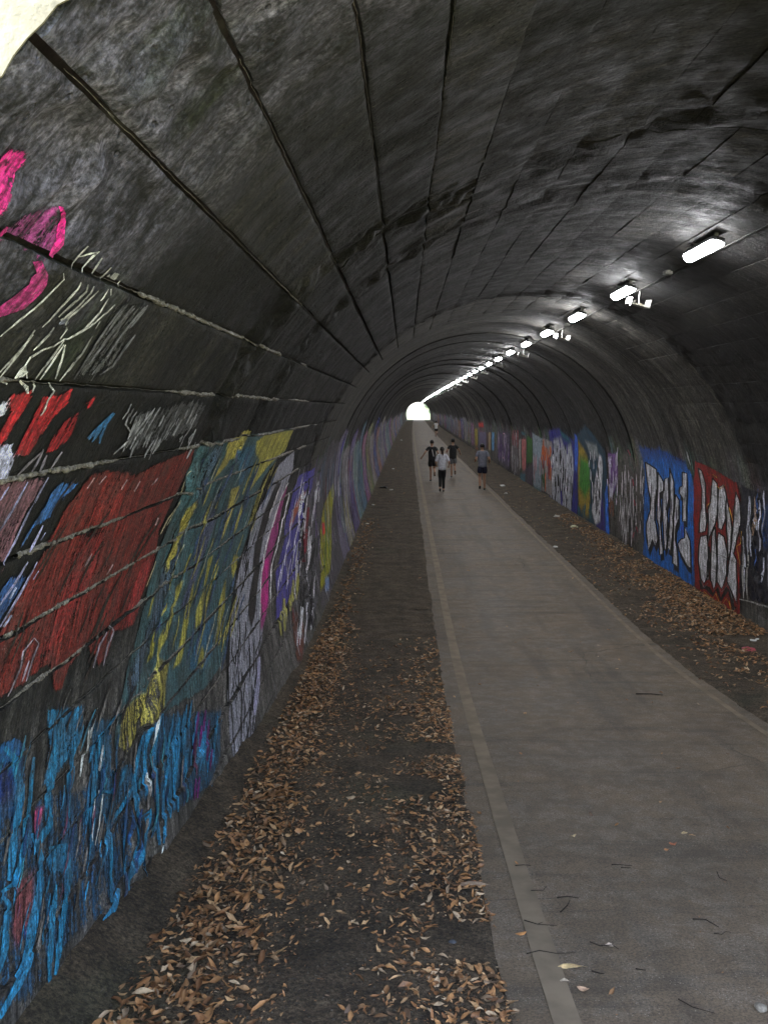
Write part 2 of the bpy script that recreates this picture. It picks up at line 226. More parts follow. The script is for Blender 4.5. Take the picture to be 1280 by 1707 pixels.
  ('f',(126,120,52),0.86,0.014,'5326 272 5356 283 5316 186 5167 103 5176 222'),
  ('f',(118,112,44),0.86,0.014,'7219 372 7442 323 7482 241 7314 160 7196 303'),
  ('f',(135,125,60),0.86,0.014,'5470 485 5548 479 5436 346 5254 369'),
  ('f',(118,112,44),0.86,0.014,'4816 549 4861 524 4815 452 4766 439'),
  ('f',(118,112,44),0.86,0.014,'6192 520 6339 517 6257 341 6177 315'),
  ('f',(126,120,52),0.86,0.014,'6199 -93 6284 -168 6180 -242 6055 -186'),
  ('f',(135,125,60),0.5,0.014,'4483 41 4960 -4 5108 69 5200 94 5336 38 5268 -92 5191 -215 4837 -175 4523 -184 4387 -117 4436 -40'),
  ('f',(126,120,52),0.66,0.014,'7813 696 7900 850 8149 798 7962 571 7678 555'),
  ('s',(122,116,56),'5368 372 5385 367 5333 331 5361 323 5301 289 5330 281 5280 245 5307 238 5263 201 5277 197'),
  ('s',(122,116,56),'5862 893 5882 889 5818 844 5857 836 5779 794 5817 786 5736 745 5774 737 5718 694 5754 686 5695 644 5731 636 5675 594 5696 589'),
  ('s',(122,116,56),'6178 665 6204 660 6162 612 6202 603 6110 564 6132 559'),
  ('s',(122,116,56),'6416 334 6436 329 6341 282 6383 271 6273 229 6315 218 6223 173 6257 164 6173 119 6192 113'),
  ('s',(122,116,56),'5300 903 5321 899 5280 846 5312 839 5266 788 5282 784'),
  ('s',(122,116,56),'5279 548 5293 544 5234 502 5269 493 5201 454 5228 446 5184 403 5212 395 5172 351 5185 347'),
  ('s',(122,116,56),'5891 719 5911 715 5864 675 5900 668 5840 632 5879 623 5816 588 5851 580 5778 548 5820 538 5746 507 5777 499 5713 466 5731 462'),
  ('s',(122,116,56),'8745 996 8790 991 8612 913 8696 902 8483 832 8568 820 8408 749 8497 736 8346 666 8383 660'),
  ('s',(122,116,56),'7427 35 7455 28 7354 -15 7406 -29 7262 -61 7284 -67'),
  ('s',(122,116,56),'5666 1163 5692 1159 5636 1106 5685 1098 5616 1047 5656 1041 5604 989 5645 982 5595 931 5619 926'),
  ('s',(122,116,56),'7220 1167 7251 1164 7187 1095 7258 1087 7161 1024 7235 1014 7101 956 7177 945 7057 887 7085 882'),
  ('s',(122,116,56),'7498 502 7530 496 7394 426 7446 415 7294 351 7326 344'),
  ('s',(122,116,56),'6535 463 6556 459 6460 401 6507 390 6406 335 6429 329'),
  ('s',(122,116,56),'5806 280 5824 275 5768 212 5800 203 5703 151 5717 146'),
  ('s',(122,116,56),'5547 272 5564 267 5517 225 5548 217 5492 178 5523 169 5452 136 5479 127 5415 93 5430 88'),
  ('s',(122,116,56),'6525 313 6544 308 6456 267 6500 256 6399 220 6439 209 6344 173 6390 161 6303 124 6323 118'),
  ('s',(122,116,56),'5138 866 5155 862 5107 826 5144 818 5083 785 5120 777 5082 741 5111 735 5082 697 5096 694'),
  ('s',(122,116,56),'5248 256 5263 251 5220 219 5241 212 5191 182 5216 174 5162 146 5189 137 5140 108 5170 98 5122 69 5144 62 5102 31 5116 27'),
  ('s',(122,116,56),'5584 654 5602 649 5551 612 5582 604 5520 570 5555 561 5492 528 5521 520 5468 486 5498 478 5445 444 5470 437 5422 402 5438 398'),
  ('s',(122,116,56),'7531 1117 7574 1112 7465 1062 7532 1053 7403 1007 7473 997 7388 949 7464 939 7388 890 7426 884'),
  ('s',(122,116,56),'8259 1001 8303 996 8182 931 8249 922 8092 864 8187 850 8007 797 8098 783 7938 731 8018 718 7863 666 7926 656 7785 604 7824 597'),
  ('s',(122,116,56),'5492 463 5508 459 5457 426 5482 419 5422 389 5452 380 5389 352 5417 344 5370 312 5400 304 5354 272 5375 266 5335 233 5350 229'),
  ('s',(122,116,56),'6443 229 6466 223 6396 186 6429 177 6347 144 6388 133 6298 102 6342 90 6248 62 6282 52 6194 24 6224 14 6143 -15 6161 -21'),
  ('s',(122,116,56),'7590 -56 7615 -62 7480 -112 7528 -125 7381 -170 7429 -183 7267 -221 7316 -236 7169 -275 7190 -281'),
  ('s',(122,116,56),'7450 3 7478 -4 7354 -38 7400 -50 7268 -80 7314 -93 7182 -122 7228 -134 7110 -164 7157 -178 7043 -208 7079 -218 6978 -250 7001 -258'),
  ('s',(122,116,56),'6080 535 6100 531 6036 488 6066 481 5987 442 6030 432 5942 397 5985 386 5906 350 5942 340 5869 304 5895 297 5828 260 5847 254'),
  ('s',(122,116,56),'5369 716 5389 711 5339 679 5369 672 5310 642 5344 634 5280 606 5317 597 5266 547 5296 539 5251 488 5265 484'),
  ('s',(122,116,56),'7107 787 7143 781 7011 733 7069 722 7008 666 7036 661'),
  ('s',(122,116,56),'5320 759 5338 755 5294 718 5321 711 5268 677 5299 669 5242 636 5272 629 5227 594 5256 587 5211 553 5236 547 5194 512 5211 507'),
  ('s',(122,116,56),'7128 -110 7150 -116 7033 -155 7075 -167 6949 -202 6989 -213 6876 -249 6923 -263 6817 -300 6840 -307'),
  ('s',(122,116,56),'6142 1136 6170 1132 6127 1072 6176 1065 6116 1008 6160 1001 6074 949 6122 940 6038 889 6065 883'),
  ('s',(122,116,56),'8076 595 8109 589 7997 527 8062 516 7891 464 7923 458'),
  ('s',(122,116,56),'6189 23 6209 17 6127 -45 6165 -57 6050 -108 6064 -113'),
  ('s',(122,116,56),'8449 1071 8493 1066 8346 1011 8437 1000 8350 942 8403 936'),
  ('s',(122,116,56),'6577 402 6599 397 6513 343 6561 332 6457 284 6505 272 6386 229 6421 219 6313 175 6335 169'),
  ('s',(122,116,56),'5856 960 5880 956 5826 915 5865 908 5796 870 5842 861 5782 823 5824 815 5772 775 5794 771'),
  ('s',(44,58,84),'7480 1149 7524 1143 7424 1088 7499 1078 7367 1028 7456 1016 7310 969 7398 956 7277 909 7364 896 7247 849 7311 839 7210 791 7252 784'),
  ('s',(44,58,84),'5048 1380 5070 1377 5057 1328 5105 1322 5053 1275 5072 1272'),
  ('s',(44,58,84),'7052 806 7087 801 6985 748 7056 735 6931 688 7001 675 6875 630 6941 617 6827 571 6862 564'),
  ('s',(44,58,84),'7387 860 7424 854 7327 803 7407 791 7288 744 7354 733 7222 690 7290 677 7171 633 7201 627'),
  ('s',(44,58,84),'6451 887 6482 881 6413 835 6462 827 6371 785 6437 773 6339 734 6393 724 6299 685 6352 674 6258 637 6305 627 6222 588 6246 583'),
  ('s',(44,58,84),'5984 141 6001 136 5941 102 5971 93 5899 63 5935 52 5858 25 5896 13 5817 -13 5855 -25 5782 -52 5808 -61 5744 -90 5763 -96'),
  ('s',(44,58,84),'6634 1273 6673 1269 6578 1182 6638 1175 6590 1087 6619 1083'),
  ('s',(44,58,84),'5201 777 5219 773 5166 726 5205 717 5164 669 5180 665'),
  ('s',(44,58,84),'6604 821 6633 815 6523 759 6576 749 6443 699 6506 687 6420 631 6467 622 6392 566 6419 560'),
  ('s',(44,58,84),'6063 1037 6090 1033 6045 992 6103 982 6033 944 6057 940'),
  ('s',(44,58,84),'5435 1175 5460 1171 5408 1127 5461 1118 5392 1077 5441 1069 5388 1027 5434 1019 5391 976 5410 972'),
  ('s',(44,58,84),'5364 845 5388 840 5348 801 5384 794 5333 758 5373 750 5316 716 5359 706 5296 674 5329 666 5270 634 5299 627 5246 594 5264 589'),
  ('s',(44,58,84),'5577 1070 5602 1066 5545 1022 5588 1015 5555 968 5574 965'),
  ('s',(44,58,84),'6798 976 6828 972 6745 916 6810 906 6727 851 6756 846'),
  ('s',(44,58,84),'6991 1 7020 -6 6893 -52 6941 -66 6808 -108 6849 -120 6721 -161 6770 -175 6653 -217 6672 -223'),
  ('s',(44,58,84),'5159 427 5175 423 5127 379 5156 371 5097 331 5129 322 5072 282 5104 273 5053 232 5068 227'),
  ('s',(44,58,84),'6719 353 6749 346 6649 309 6692 298 6580 266 6630 253 6516 222 6559 211 6468 176 6510 165 6419 131 6457 121 6375 86 6396 80'),
  ('s',(44,58,84),'7022 572 7056 565 6953 521 7021 507 6905 466 6956 455 6840 416 6891 404 6782 365 6813 358'),
  ('s',(44,58,84),'4994 1358 5015 1355 4978 1298 5015 1292 4997 1234 5014 1232'),
  ('s',(44,58,84),'5693 792 5718 787 5673 749 5710 741 5649 707 5699 696 5632 664 5675 654 5603 623 5644 613 5574 583 5607 575 5546 543 5566 538'),
  ('s',(44,58,84),'6210 113 6230 107 6130 64 6174 51 6063 13 6101 1 6010 -41 6053 -54 5970 -97 5991 -103'),
  ('s',(44,58,84),'8693 940 8742 933 8562 861 8675 846 8448 782 8561 766 8362 703 8464 688 8286 625 8334 617'),
  ('s',(44,58,84),'7377 194 7403 188 7271 133 7333 119 7176 71 7205 64'),
  ('s',(44,58,84),'7796 -62 7826 -70 7599 -134 7651 -148 7480 -219 7507 -227'),
  ('s',(44,58,84),'6135 41 6157 35 6049 -22 6087 -34 5996 -93 6012 -99'),
  ('s',(44,58,84),'5762 295 5780 290 5736 253 5770 244 5702 213 5718 208'),
  ('s',(44,58,84),'7127 -210 7150 -216 7026 -265 7078 -280 6941 -322 6988 -336 6853 -376 6892 -389 6769 -430 6793 -438'),
  ('s',(44,58,84),'6114 444 6141 438 6062 396 6106 385 6014 348 6062 336 5975 299 6016 288 5940 250 5961 244'),
  ('s',(44,58,84),'6184 1333 6213 1330 6171 1274 6230 1267 6168 1214 6221 1207 6150 1156 6212 1148 6122 1100 6188 1090 6101 1043 6145 1036 6073 988 6097 984'),
  ('s',(44,58,84),'6520 533 6546 527 6479 478 6537 466 6424 426 6448 420'),
  ('s',(34,48,52),'6174 1075 6195 1072 6141 1031 6173 1025 6109 986 6142 981 6072 943 6110 937 6061 874 6088 869 6041 807 6058 804'),
  ('s',(34,48,52),'5262 984 5275 981 5237 942 5267 936 5241 896 5255 893'),
  ('s',(34,48,52),'5711 409 5726 405 5675 365 5701 358 5642 321 5667 314 5609 277 5634 270 5581 232 5591 229'),
  ('s',(34,48,52),'6334 952 6356 949 6295 888 6329 882 6270 823 6290 819'),
  ('s',(34,48,52),'5869 1104 5884 1101 5836 1041 5875 1035 5833 976 5847 973'),
  ('s',(34,48,52),'5140 270 5149 268 5119 224 5138 218 5099 178 5121 171 5067 135 5088 128 5039 92 5048 89'),
  ('s',(34,48,52),'5072 536 5085 533 5053 502 5076 495 5046 464 5056 461'),
  ('s',(34,48,52),'6026 978 6043 976 5989 909 6024 903 5966 837 5981 835'),
  ('s',(34,48,52),'5391 282 5401 279 5341 239 5362 233 5333 186 5342 183'),
  ('s',(34,48,52),'6670 344 6685 341 6606 302 6632 296 6544 261 6575 253 6483 221 6512 213 6435 178 6471 169 6393 135 6419 128 6350 93 6365 89'),
  ('s',(34,48,52),'6313 889 6331 885 6264 813 6297 806 6223 736 6243 733'),
  ('s',(34,48,52),'7276 173 7298 168 7179 116 7212 108 7082 61 7118 52 6991 7 7026 -3 6908 -48 6922 -52'),
  ('s',(34,48,52),'5321 369 5333 366 5288 297 5313 289 5240 229 5250 225'),
  ('s',(34,48,52),'6913 768 6932 765 6850 696 6886 690 6789 625 6811 620'),
  ('s',(104,112,110),'6147 663 6163 659 6103 617 6128 612 6061 572 6086 566 6031 526 6060 519 6009 478 6020 476'),
  ('s',(104,112,110),'7473 -222 7488 -227 7361 -264 7392 -273 7305 -318 7319 -322'),
  ('s',(104,112,110),'8360 593 8382 590 8227 526 8276 517 8102 459 8148 451 8000 392 8045 383 7905 326 7924 322'),
  ('s',(104,112,110),'5985 1115 6002 1112 5965 1059 5992 1055 5943 1004 5973 999 5916 951 5947 945 5893 897 5917 893 5860 846 5886 841 5830 795 5845 791'),
  ('s',(104,112,110),'5407 892 5419 889 5371 833 5397 828 5364 770 5377 768'),
  ('s',(104,112,110),'6471 -25 6485 -29 6389 -71 6415 -79 6314 -118 6340 -126 6268 -171 6288 -177 6223 -224 6233 -227'),
  ('s',(104,112,110),'6576 1205 6597 1202 6561 1106 6597 1101 6512 1011 6527 1008'),
  ('s',(104,112,110),'5081 1169 5092 1167 5053 1128 5077 1124 5072 1082 5084 1079'),
  ('s',(104,112,110),'6858 -312 6871 -316 6746 -376 6773 -385 6670 -449 6682 -453'),
  ('s',(104,112,110),'5094 529 5102 527 5070 476 5087 471 5047 423 5063 418 5017 372 5036 367 4990 321 4999 319'),
  ('s',(104,112,110),'6110 -5 6122 -9 6028 -72 6047 -78 5968 -142 5979 -146'),
  ('s',(104,112,110),'7655 740 7680 736 7612 685 7649 679 7568 631 7608 624 7490 582 7527 575 7417 533 7434 530'),
  ('s',(104,112,110),'7147 -4 7163 -8 7051 -42 7081 -50 6963 -81 6993 -89 6913 -128 6941 -136 6868 -175 6881 -179'),
  ('s',(104,112,110),'6876 74 6890 70 6807 29 6832 22 6743 -16 6766 -22 6676 -59 6700 -66 6608 -101 6635 -109 6545 -143 6566 -149 6483 -184 6495 -188'),
  ('s',(140,140,120),'5016 1415 5029 1414 5009 1341 5019 1340'),
  ('s',(140,140,120),'5414 736 5426 733 5353 698 5377 692 5299 660 5320 654 5241 623 5263 617 5190 585 5199 583'),
  ('s',(140,140,120),'5530 1283 5544 1281 5532 1233 5557 1229 5532 1183 5562 1179 5537 1133 5552 1130'),
  ('s',(140,140,120),'4900 1240 4910 1238 4855 1209 4876 1205 4816 1178 4835 1174 4778 1147 4790 1144'),
  ('s',(140,140,120),'4878 1076 4887 1074 4834 1045 4857 1040 4797 1013 4817 1009 4759 982 4776 978 4722 952 4733 949'),
  ('s',(140,140,120),'6583 47 6594 44 6529 -17 6549 -22 6463 -54 6486 -61 6401 -92 6421 -99 6336 -128 6359 -136 6278 -166 6289 -169')]),
 ('graffiti_mural', 'sky blue outlined lettering along the foot of the left wall', [
  ('f',(20,66,106),0.8,0.02,'3010 430 3154 403 3276 315 3285 233 3288 152 3266 90 3241 30 3214 -27 3181 -74 3148 -119 3071 -145 3074 -78 3075 -10 3074 60 3069 131 3060 204 3048 278 3031 353'),
  ('f',(12,34,80),0.9,0.02,'3050 334 3147 309 3194 234 3187 174 3109 174 3075 202'),
  ('f',(24,58,84),0.5,0.06,'3071 110 3211 86 3346 76 3493 65 3707 -10 3944 -93 4151 -224 4372 -366 4686 -535 5029 -720 4886 -773 4749 -822 4552 -794 4370 -767 4220 -770 4079 -773 3812 -680 3621 -655 3494 -639 3375 -623 3240 -607 3025 -517 3036 -459 3045 -400 3054 -340 3061 -279 3066 -217 3071 -153 3074 -89 3075 -24 3075 42'),
  ('f',(28,84,114),0.72,0.03,'3427 409 3646 343 3889 271 3857 197 3797 143 3735 92 3650 94 3512 57 3453 97 3484 160 3512 226 3473 317'),
  ('f',(30,62,84),0.62,0.06,'3905 197 4344 83 4328 0 4307 -80 4283 -159 4709 -288 4867 -179 5180 -199 5627 -342 6139 -505 6730 -693 6609 -826 6482 -951 6278 -996 6085 -1037 5573 -893 5321 -829 5158 -801 5089 -770 4852 -577 4365 -401 4147 -349 3949 -302 3960 -214 3967 -125 3970 -34 3943 80'),
  ('f',(28,88,120),0.75,0.02,'3507 -171 3745 -264 3727 -385 3536 -278 3504 -216'),
  ('f',(150,60,92),0.85,0.015,'3392 33 3485 3 3456 -33 3418 -83 3383 -59'),
  ('f',(88,46,50),0.8,0.03,'3226 -139 3376 -188 3373 -272 3367 -353 3316 -397 3233 -390 3194 -318 3206 -260 3217 -200'),
  ('f',(120,50,66),0.85,0.015,'3359 -348 3344 -391 3285 -378 3307 -348'),
  ('s',(28,92,126),'3051 395 3077 397 3105 352 3136 355 3153 315 3204 306 3174 277 3233 258 3193 236 3263 213 3214 197 3288 167 3209 173 3283 138 3198 150 3283 109 3198 122 3271 86 3188 99 3268 58 3184 73 3259 34 3183 45 3245 12 3174 22 3238 -13 3164 -1 3233 -39 3158 -26 3222 -61 3158 -54 3204 -80 3153 -79 3192 -101 3148 -104 3180 -123'),
  ('s',(28,92,126),'3348 -37 3384 -49 3367 -76 3409 -91 3383 -114 3439 -134 3403 -152 3463 -177 3406 -187 3466 -216 3405 -222 3473 -255 3403 -253 3480 -296 3392 -276 3459 -317 3375 -296 3445 -340 3363 -319 3426 -359 3342 -336 3416 -384 3324 -355 3402 -406 3309 -375 3386 -426 3297 -397 3367 -444 3284 -418 3349 -462 3267 -437 3334 -483 3253 -455 3317 -503 3228 -464 3280 -509 3195 -469 3252 -518 3168 -479 3218 -523 3144 -490 3184 -526 3117 -494 3154 -529 3089 -498 3126 -533 3065 -505 3095 -534 3042 -512 3065 -534'),
  ('s',(28,92,126),'3091 -134 3112 -136 3138 -187 3181 -201 3127 -203 3184 -236 3121 -227 3182 -263 3116 -252 3180 -289 3113 -277 3175 -314 3107 -299 3172 -342 3090 -314 3157 -362 3078 -335 3136 -376 3065 -354 3116 -391 3055 -375 3095 -405 3044 -395 3074 -418'),
  ('s',(24,86,116),'3318 -5 3344 -20 3297 -23 3330 -43 3269 -37 3324 -70 3253 -58 3304 -89 3240 -80 3283 -107 3217 -96 3261 -125 3193 -112 3240 -143 3181 -131 3207 -156 3095 -113 3109 -130'),
  ('s',(24,86,116),'3499 16 3528 4 3494 -12 3540 -32 3488 -40 3551 -68 3497 -72 3547 -100 3455 -75 3506 -112 3417 -84 3464 -119 3387 -97 3417 -120 3353 -108 3373 -123'),
  ('s',(24,86,116),'3618 306 3657 290 3599 279 3648 258 3578 253 3641 225 3561 226 3628 195 3542 204 3614 170 3530 180 3593 149 3512 158 3577 126 3502 132 3553 108 3493 106 3555 78 3492 77 3547 52 3488 49 3542 25 3488 20 3531 0 3489 -9 3519 -24'),
  ('s',(24,86,116),'3509 -174 3506 -161 3605 -218 3601 -199 3689 -254 3717 -249 3680 -272 3742 -299 3685 -305 3751 -334 3697 -341 3753 -366 3698 -370 3765 -405 3686 -403 3735 -432 3677 -439 3703 -454'),
  ('s',(24,86,116),'3663 -431 3693 -449 3645 -453 3683 -476 3625 -474 3674 -504 3607 -495 3663 -530 3591 -518 3649 -554 3581 -543 3630 -574 3566 -567 3612 -597 3545 -587 3601 -624 3536 -615 3576 -641 3525 -640 3555 -661 3512 -665 3535 -680'),
  ('s',(24,86,116),'3580 -347 3610 -365 3565 -370 3597 -390 3542 -389 3592 -418 3524 -410 3581 -444 3511 -433 3566 -467 3498 -457 3550 -488 3486 -481 3543 -515 3483 -509 3528 -537 3468 -531 3524 -566 3462 -558 3510 -588 3454 -584 3498 -610 3459 -623 3493 -642 3457 -657 3494 -679 3462 -695 3488 -711'),
  ('s',(24,86,116),'3804 282 3830 274 3823 234 3857 223 3842 186 3879 172 3805 168 3853 145 3772 147 3823 122 3748 123 3786 103 3712 103 3759 82 3715 70 3758 53 3714 40 3758 22 3713 10 3757 -9 3710 -19 3758 -40 3711 -50 3752 -68 3711 -80 3748 -97 3714 -112 3739 -124 3712 -142 3735 -152'),
  ('s',(24,86,116),'4364 70 4387 56 4261 68 4286 52 4156 68 4196 47 4127 43 4174 22 4100 19 4148 -3 4070 -2 4126 -29 4046 -27 4096 -50 4031 -57 4084 -81 4015 -86 4072 -111 4006 -117 4052 -139 3990 -146 4039 -168 3979 -182 4028 -204 3969 -218 4013 -239 3958 -254 3999 -273 3969 -301 4009 -317 3983 -348 4014 -361 3996 -394 4018 -404'),
  ('s',(24,86,116),'4269 -174 4294 -179 4343 -251 4378 -262 4319 -274 4358 -292 4293 -298 4341 -322 4270 -324 4319 -348 4245 -348 4301 -376 4226 -376 4276 -399 4219 -411 4276 -436 4220 -448 4268 -470 4217 -483 4263 -505 4212 -518 4260 -540 4209 -553 4253 -574 4198 -584 4252 -611 4188 -614 4243 -642 4185 -647 4225 -668 4179 -678 4211 -696 4168 -707 4200 -725 4161 -738 4186 -752'),
  ('s',(24,86,116),'4503 -235 4530 -248 4456 -260 4505 -283 4420 -286 4469 -316 4341 -275 4370 -301 4267 -266 4273 -284 4117 -196 4112 -203'),
  ('s',(24,86,116),'4639 -400 4663 -414 4572 -404 4614 -429 4510 -409 4562 -441 4459 -419 4502 -448 4367 -416 4409 -446 4288 -420 4311 -437'),
  ('s',(24,86,116),'4599 -536 4630 -550 4584 -568 4623 -586 4564 -597 4620 -623 4553 -630 4608 -656 4537 -660 4600 -691 4529 -694 4583 -721 4514 -724 4571 -755 4479 -741 4533 -774 4446 -761 4493 -790 4415 -782 4452 -805 4387 -804 4410 -818'),
  ('s',(24,86,116),'4847 -213 4878 -226 4810 -239 4849 -256 4770 -263 4823 -287 4740 -292 4786 -313 4703 -316 4757 -341 4667 -342 4727 -368 4657 -382 4719 -408 4644 -420 4714 -449 4641 -461 4697 -485 4631 -502 4685 -522 4690 -596 4712 -590 4828 -618 4838 -603 4779 -630 4846 -662 4761 -666 4821 -696 4738 -700 4801 -731 4720 -735 4775 -763 4696 -770 4741 -793 4671 -803 4710 -824 4647 -837 4676 -853 4617 -867 4648 -884'),
  ('s',(24,86,116),'3350 251 3370 242 3344 225 3368 215 3336 201 3367 186 3326 177 3366 158 3322 150 3359 133 3315 126 3354 107 3309 101 3347 82 3301 72 3332 56 3288 45 3322 28 3282 15 3303 4 3272 -13 3287 -21'),
  ('s',(28,92,126),'4167 -333 4186 -338 4195 -382 4222 -391 4220 -430 4260 -447 4196 -453 4234 -474 4171 -478 4209 -499 4152 -504 4179 -521 4092 -514 4124 -536 4042 -530 4062 -543 3986 -562 3999 -571'),
  ('s',(28,92,126),'4487 -495 4504 -503 4470 -527 4501 -541 4458 -560 4493 -576 4445 -593 4484 -611 4433 -626 4473 -645 4421 -659 4461 -678 4411 -694 4445 -712 4396 -728 4432 -746 4387 -764 4413 -778 4377 -799 4395 -809'),
  ('s',(28,92,126),'4926 -199 4954 -210 4909 -236 4945 -250 4889 -272 4938 -291 4877 -310 4921 -328 4857 -345 4911 -367 4842 -381 4896 -404 4826 -414 4877 -436 4814 -449 4853 -466 4798 -482 4833 -497 4784 -515 4809 -527'),
  ('s',(28,92,126),'5164 -204 5194 -216 5127 -239 5158 -252 5087 -273 5125 -288 5045 -304 5094 -325 5008 -338 5058 -358 4999 -376 5049 -395 4992 -414 5037 -432 4977 -449 5032 -471 4972 -488 5016 -506 4957 -523 5007 -544 4948 -559 4993 -578 4932 -593 4983 -615 4924 -630 4965 -647 4922 -673 4964 -690 4922 -716 4958 -731 4921 -758 4952 -772 4918 -800 4947 -813 4918 -842 4937 -851'),
  ('s',(28,92,126),'5195 -296 5219 -303 5203 -341 5234 -351 5209 -387 5248 -400 5216 -432 5260 -447 5216 -474 5276 -497 5187 -507 5245 -532 5163 -543 5209 -563 5128 -573 5182 -598 5102 -607 5147 -628 5070 -639 5116 -660 5052 -675 5096 -695 5030 -710 5078 -731 5013 -746 5054 -765 4997 -782 5028 -797 4979 -817 5004 -830 4958 -851 4981 -862'),
  ('s',(28,92,126),'5413 -289 5445 -301 5381 -321 5418 -336 5346 -352 5392 -370 5314 -383 5364 -403 5279 -413 5337 -436 5247 -443 5308 -468 5219 -475 5273 -496 5214 -518 5275 -541 5215 -562 5268 -582 5213 -605 5262 -624 5206 -646 5259 -668 5204 -689 5249 -708 5205 -733 5235 -746 5199 -775 5225 -786'),
  ('s',(28,92,126),'5540 -356 5572 -369 5493 -383 5528 -398 5439 -407 5491 -429 5396 -434 5444 -454 5345 -456 5407 -484 5306 -485 5357 -506 5301 -528 5356 -548 5294 -569 5354 -591 5292 -611 5346 -632 5288 -653 5337 -672 5281 -693 5331 -713 5276 -734 5320 -752 5275 -777 5303 -789 5267 -817 5291 -827'),
  ('s',(28,92,126),'4690 -588 4713 -598 4677 -623 4708 -637 4663 -657 4704 -676 4655 -694 4691 -711 4642 -729 4683 -748 4634 -769 4678 -790 4633 -812 4665 -827 4631 -855 4650 -864'),
  ('s',(28,92,126),'3978 -21 3963 -13 4017 2 3991 15 4052 26 4021 41 4088 49 4052 70 4163 48 4135 68 4239 51 4223 62'),
  ('s',(28,92,126),'5971 -702 5942 -690 6066 -660 6010 -635 5950 -675 6010 -700 5890 -713 5954 -740 5846 -756 5881 -771'),
  ('s',(28,92,126),'4041 -291 4059 -301 4019 -313 4040 -325 3995 -334 4023 -349 3972 -355 4005 -373 3953 -378 3982 -394 3933 -399 3961 -415 3912 -421 3941 -437 3899 -449 3919 -459 3884 -475 3899 -483'),
  ('s',(32,100,138),'4274 -732 4306 -754 4201 -732 4266 -778 4151 -745 4207 -788 4092 -742 4148 -788 4029 -741 4095 -786 4007 -793 4046 -817'),
  ('s',(24,86,116),'5554 -381 5574 -389 5519 -420 5555 -433 5488 -459 5531 -475 5464 -500 5498 -514 5436 -539 5472 -554 5412 -580 5439 -591 5387 -620 5407 -628'),
  ('s',(32,100,138),'5947 -457 5972 -466 5901 -497 5947 -514 5867 -541 5910 -557 5820 -578 5865 -597 5786 -621 5806 -629'),
  ('s',(32,100,138),'5545 -477 5562 -484 5464 -533 5502 -549 5414 -599 5431 -606'),
  ('s',(28,92,126),'6384 -748 6409 -758 6324 -787 6370 -805 6275 -829 6319 -847 6214 -866 6259 -885 6166 -907 6186 -915'),
  ('s',(28,92,126),'6132 -590 6158 -599 6069 -638 6117 -656 6017 -689 6062 -707 5967 -740 6007 -756 5925 -793 5942 -801'),
  ('s',(24,86,116),'5637 -498 5659 -506 5599 -537 5637 -552 5570 -578 5605 -592 5539 -619 5573 -633 5507 -658 5540 -672 5474 -696 5507 -710 5449 -737 5465 -744'),
  ('s',(24,86,116),'5731 -339 5752 -346 5695 -378 5731 -391 5662 -417 5707 -433 5634 -458 5675 -473 5610 -500 5645 -513 5583 -540 5617 -553 5562 -582 5582 -590'),
  ('s',(24,86,116),'6106 -698 6129 -707 6047 -729 6096 -749 6006 -767 6044 -783 5954 -800 6000 -820 5920 -840 5938 -848'),
  ('s',(28,92,126),'6027 -672 6051 -682 5978 -706 6025 -725 5945 -745 5982 -761 5891 -775 5932 -793 5851 -811 5868 -819'),
  ('s',(24,86,116),'6415 -733 6442 -743 6349 -781 6397 -799 6294 -832 6341 -850 6229 -877 6273 -895 6174 -925 6194 -934'),
  ('s',(32,100,138),'6182 -815 6205 -825 6079 -845 6119 -863 6023 -893 6041 -901'),
  ('s',(24,86,116),'5965 -636 5984 -644 5872 -685 5912 -702 5808 -744 5829 -753'),
  ('s',(28,92,126),'6248 -631 6269 -640 6148 -683 6199 -704 6076 -744 6099 -754'),
  ('s',(24,86,116),'5415 -428 5435 -436 5376 -475 5411 -489 5345 -525 5377 -538 5301 -568 5338 -584 5270 -616 5286 -623'),
  ('s',(28,92,126),'5662 -359 5683 -367 5621 -410 5661 -424 5586 -461 5630 -478 5547 -511 5581 -525 5510 -561 5529 -569'),
  ('s',(24,86,116),'6550 -695 6576 -705 6436 -743 6478 -759 6362 -803 6387 -814'),
  ('s',(32,100,138),'5464 -409 5484 -417 5439 -451 5468 -463 5412 -493 5451 -508 5391 -535 5427 -550 5355 -572 5395 -589 5326 -611 5355 -623 5298 -649 5314 -656'),
  ('s',(24,86,116),'6247 -646 6271 -655 6176 -693 6216 -708 6112 -740 6155 -757 6061 -791 6107 -810 6023 -846 6044 -855'),
  ('s',(24,86,116),'5666 -416 5686 -424 5598 -460 5637 -475 5548 -509 5565 -516'),
  ('s',(32,100,138),'6173 -601 6195 -609 6121 -637 6172 -656 6089 -679 6128 -694 6031 -710 6078 -730 5990 -749 6010 -757'),
  ('s',(24,86,116),'5706 -581 5725 -589 5649 -616 5689 -633 5601 -654 5644 -672 5567 -697 5606 -714 5538 -742 5559 -751'),
  ('s',(24,86,116),'5843 -348 5865 -356 5801 -383 5839 -397 5767 -420 5803 -434 5730 -456 5770 -471 5703 -495 5726 -504'),
  ('s',(24,86,116),'5473 -493 5489 -500 5424 -539 5463 -556 5388 -590 5421 -604 5344 -636 5383 -653 5312 -686 5330 -694'),
  ('s',(24,86,116),'5953 -594 5975 -602 5910 -641 5948 -656 5870 -689 5914 -707 5816 -730 5850 -745 5764 -772 5785 -781'),
  ('s',(32,100,138),'5627 -592 5647 -600 5561 -655 5595 -670 5515 -680 5556 -699 5485 -713 5502 -720'),
  ('s',(76,22,78),'5976 -468 6014 -482 5907 -522 5973 -546 5881 -577 5914 -590'),
  ('s',(76,22,78),'6047 -584 6082 -598 5966 -633 6041 -663 5939 -689 5974 -703'),
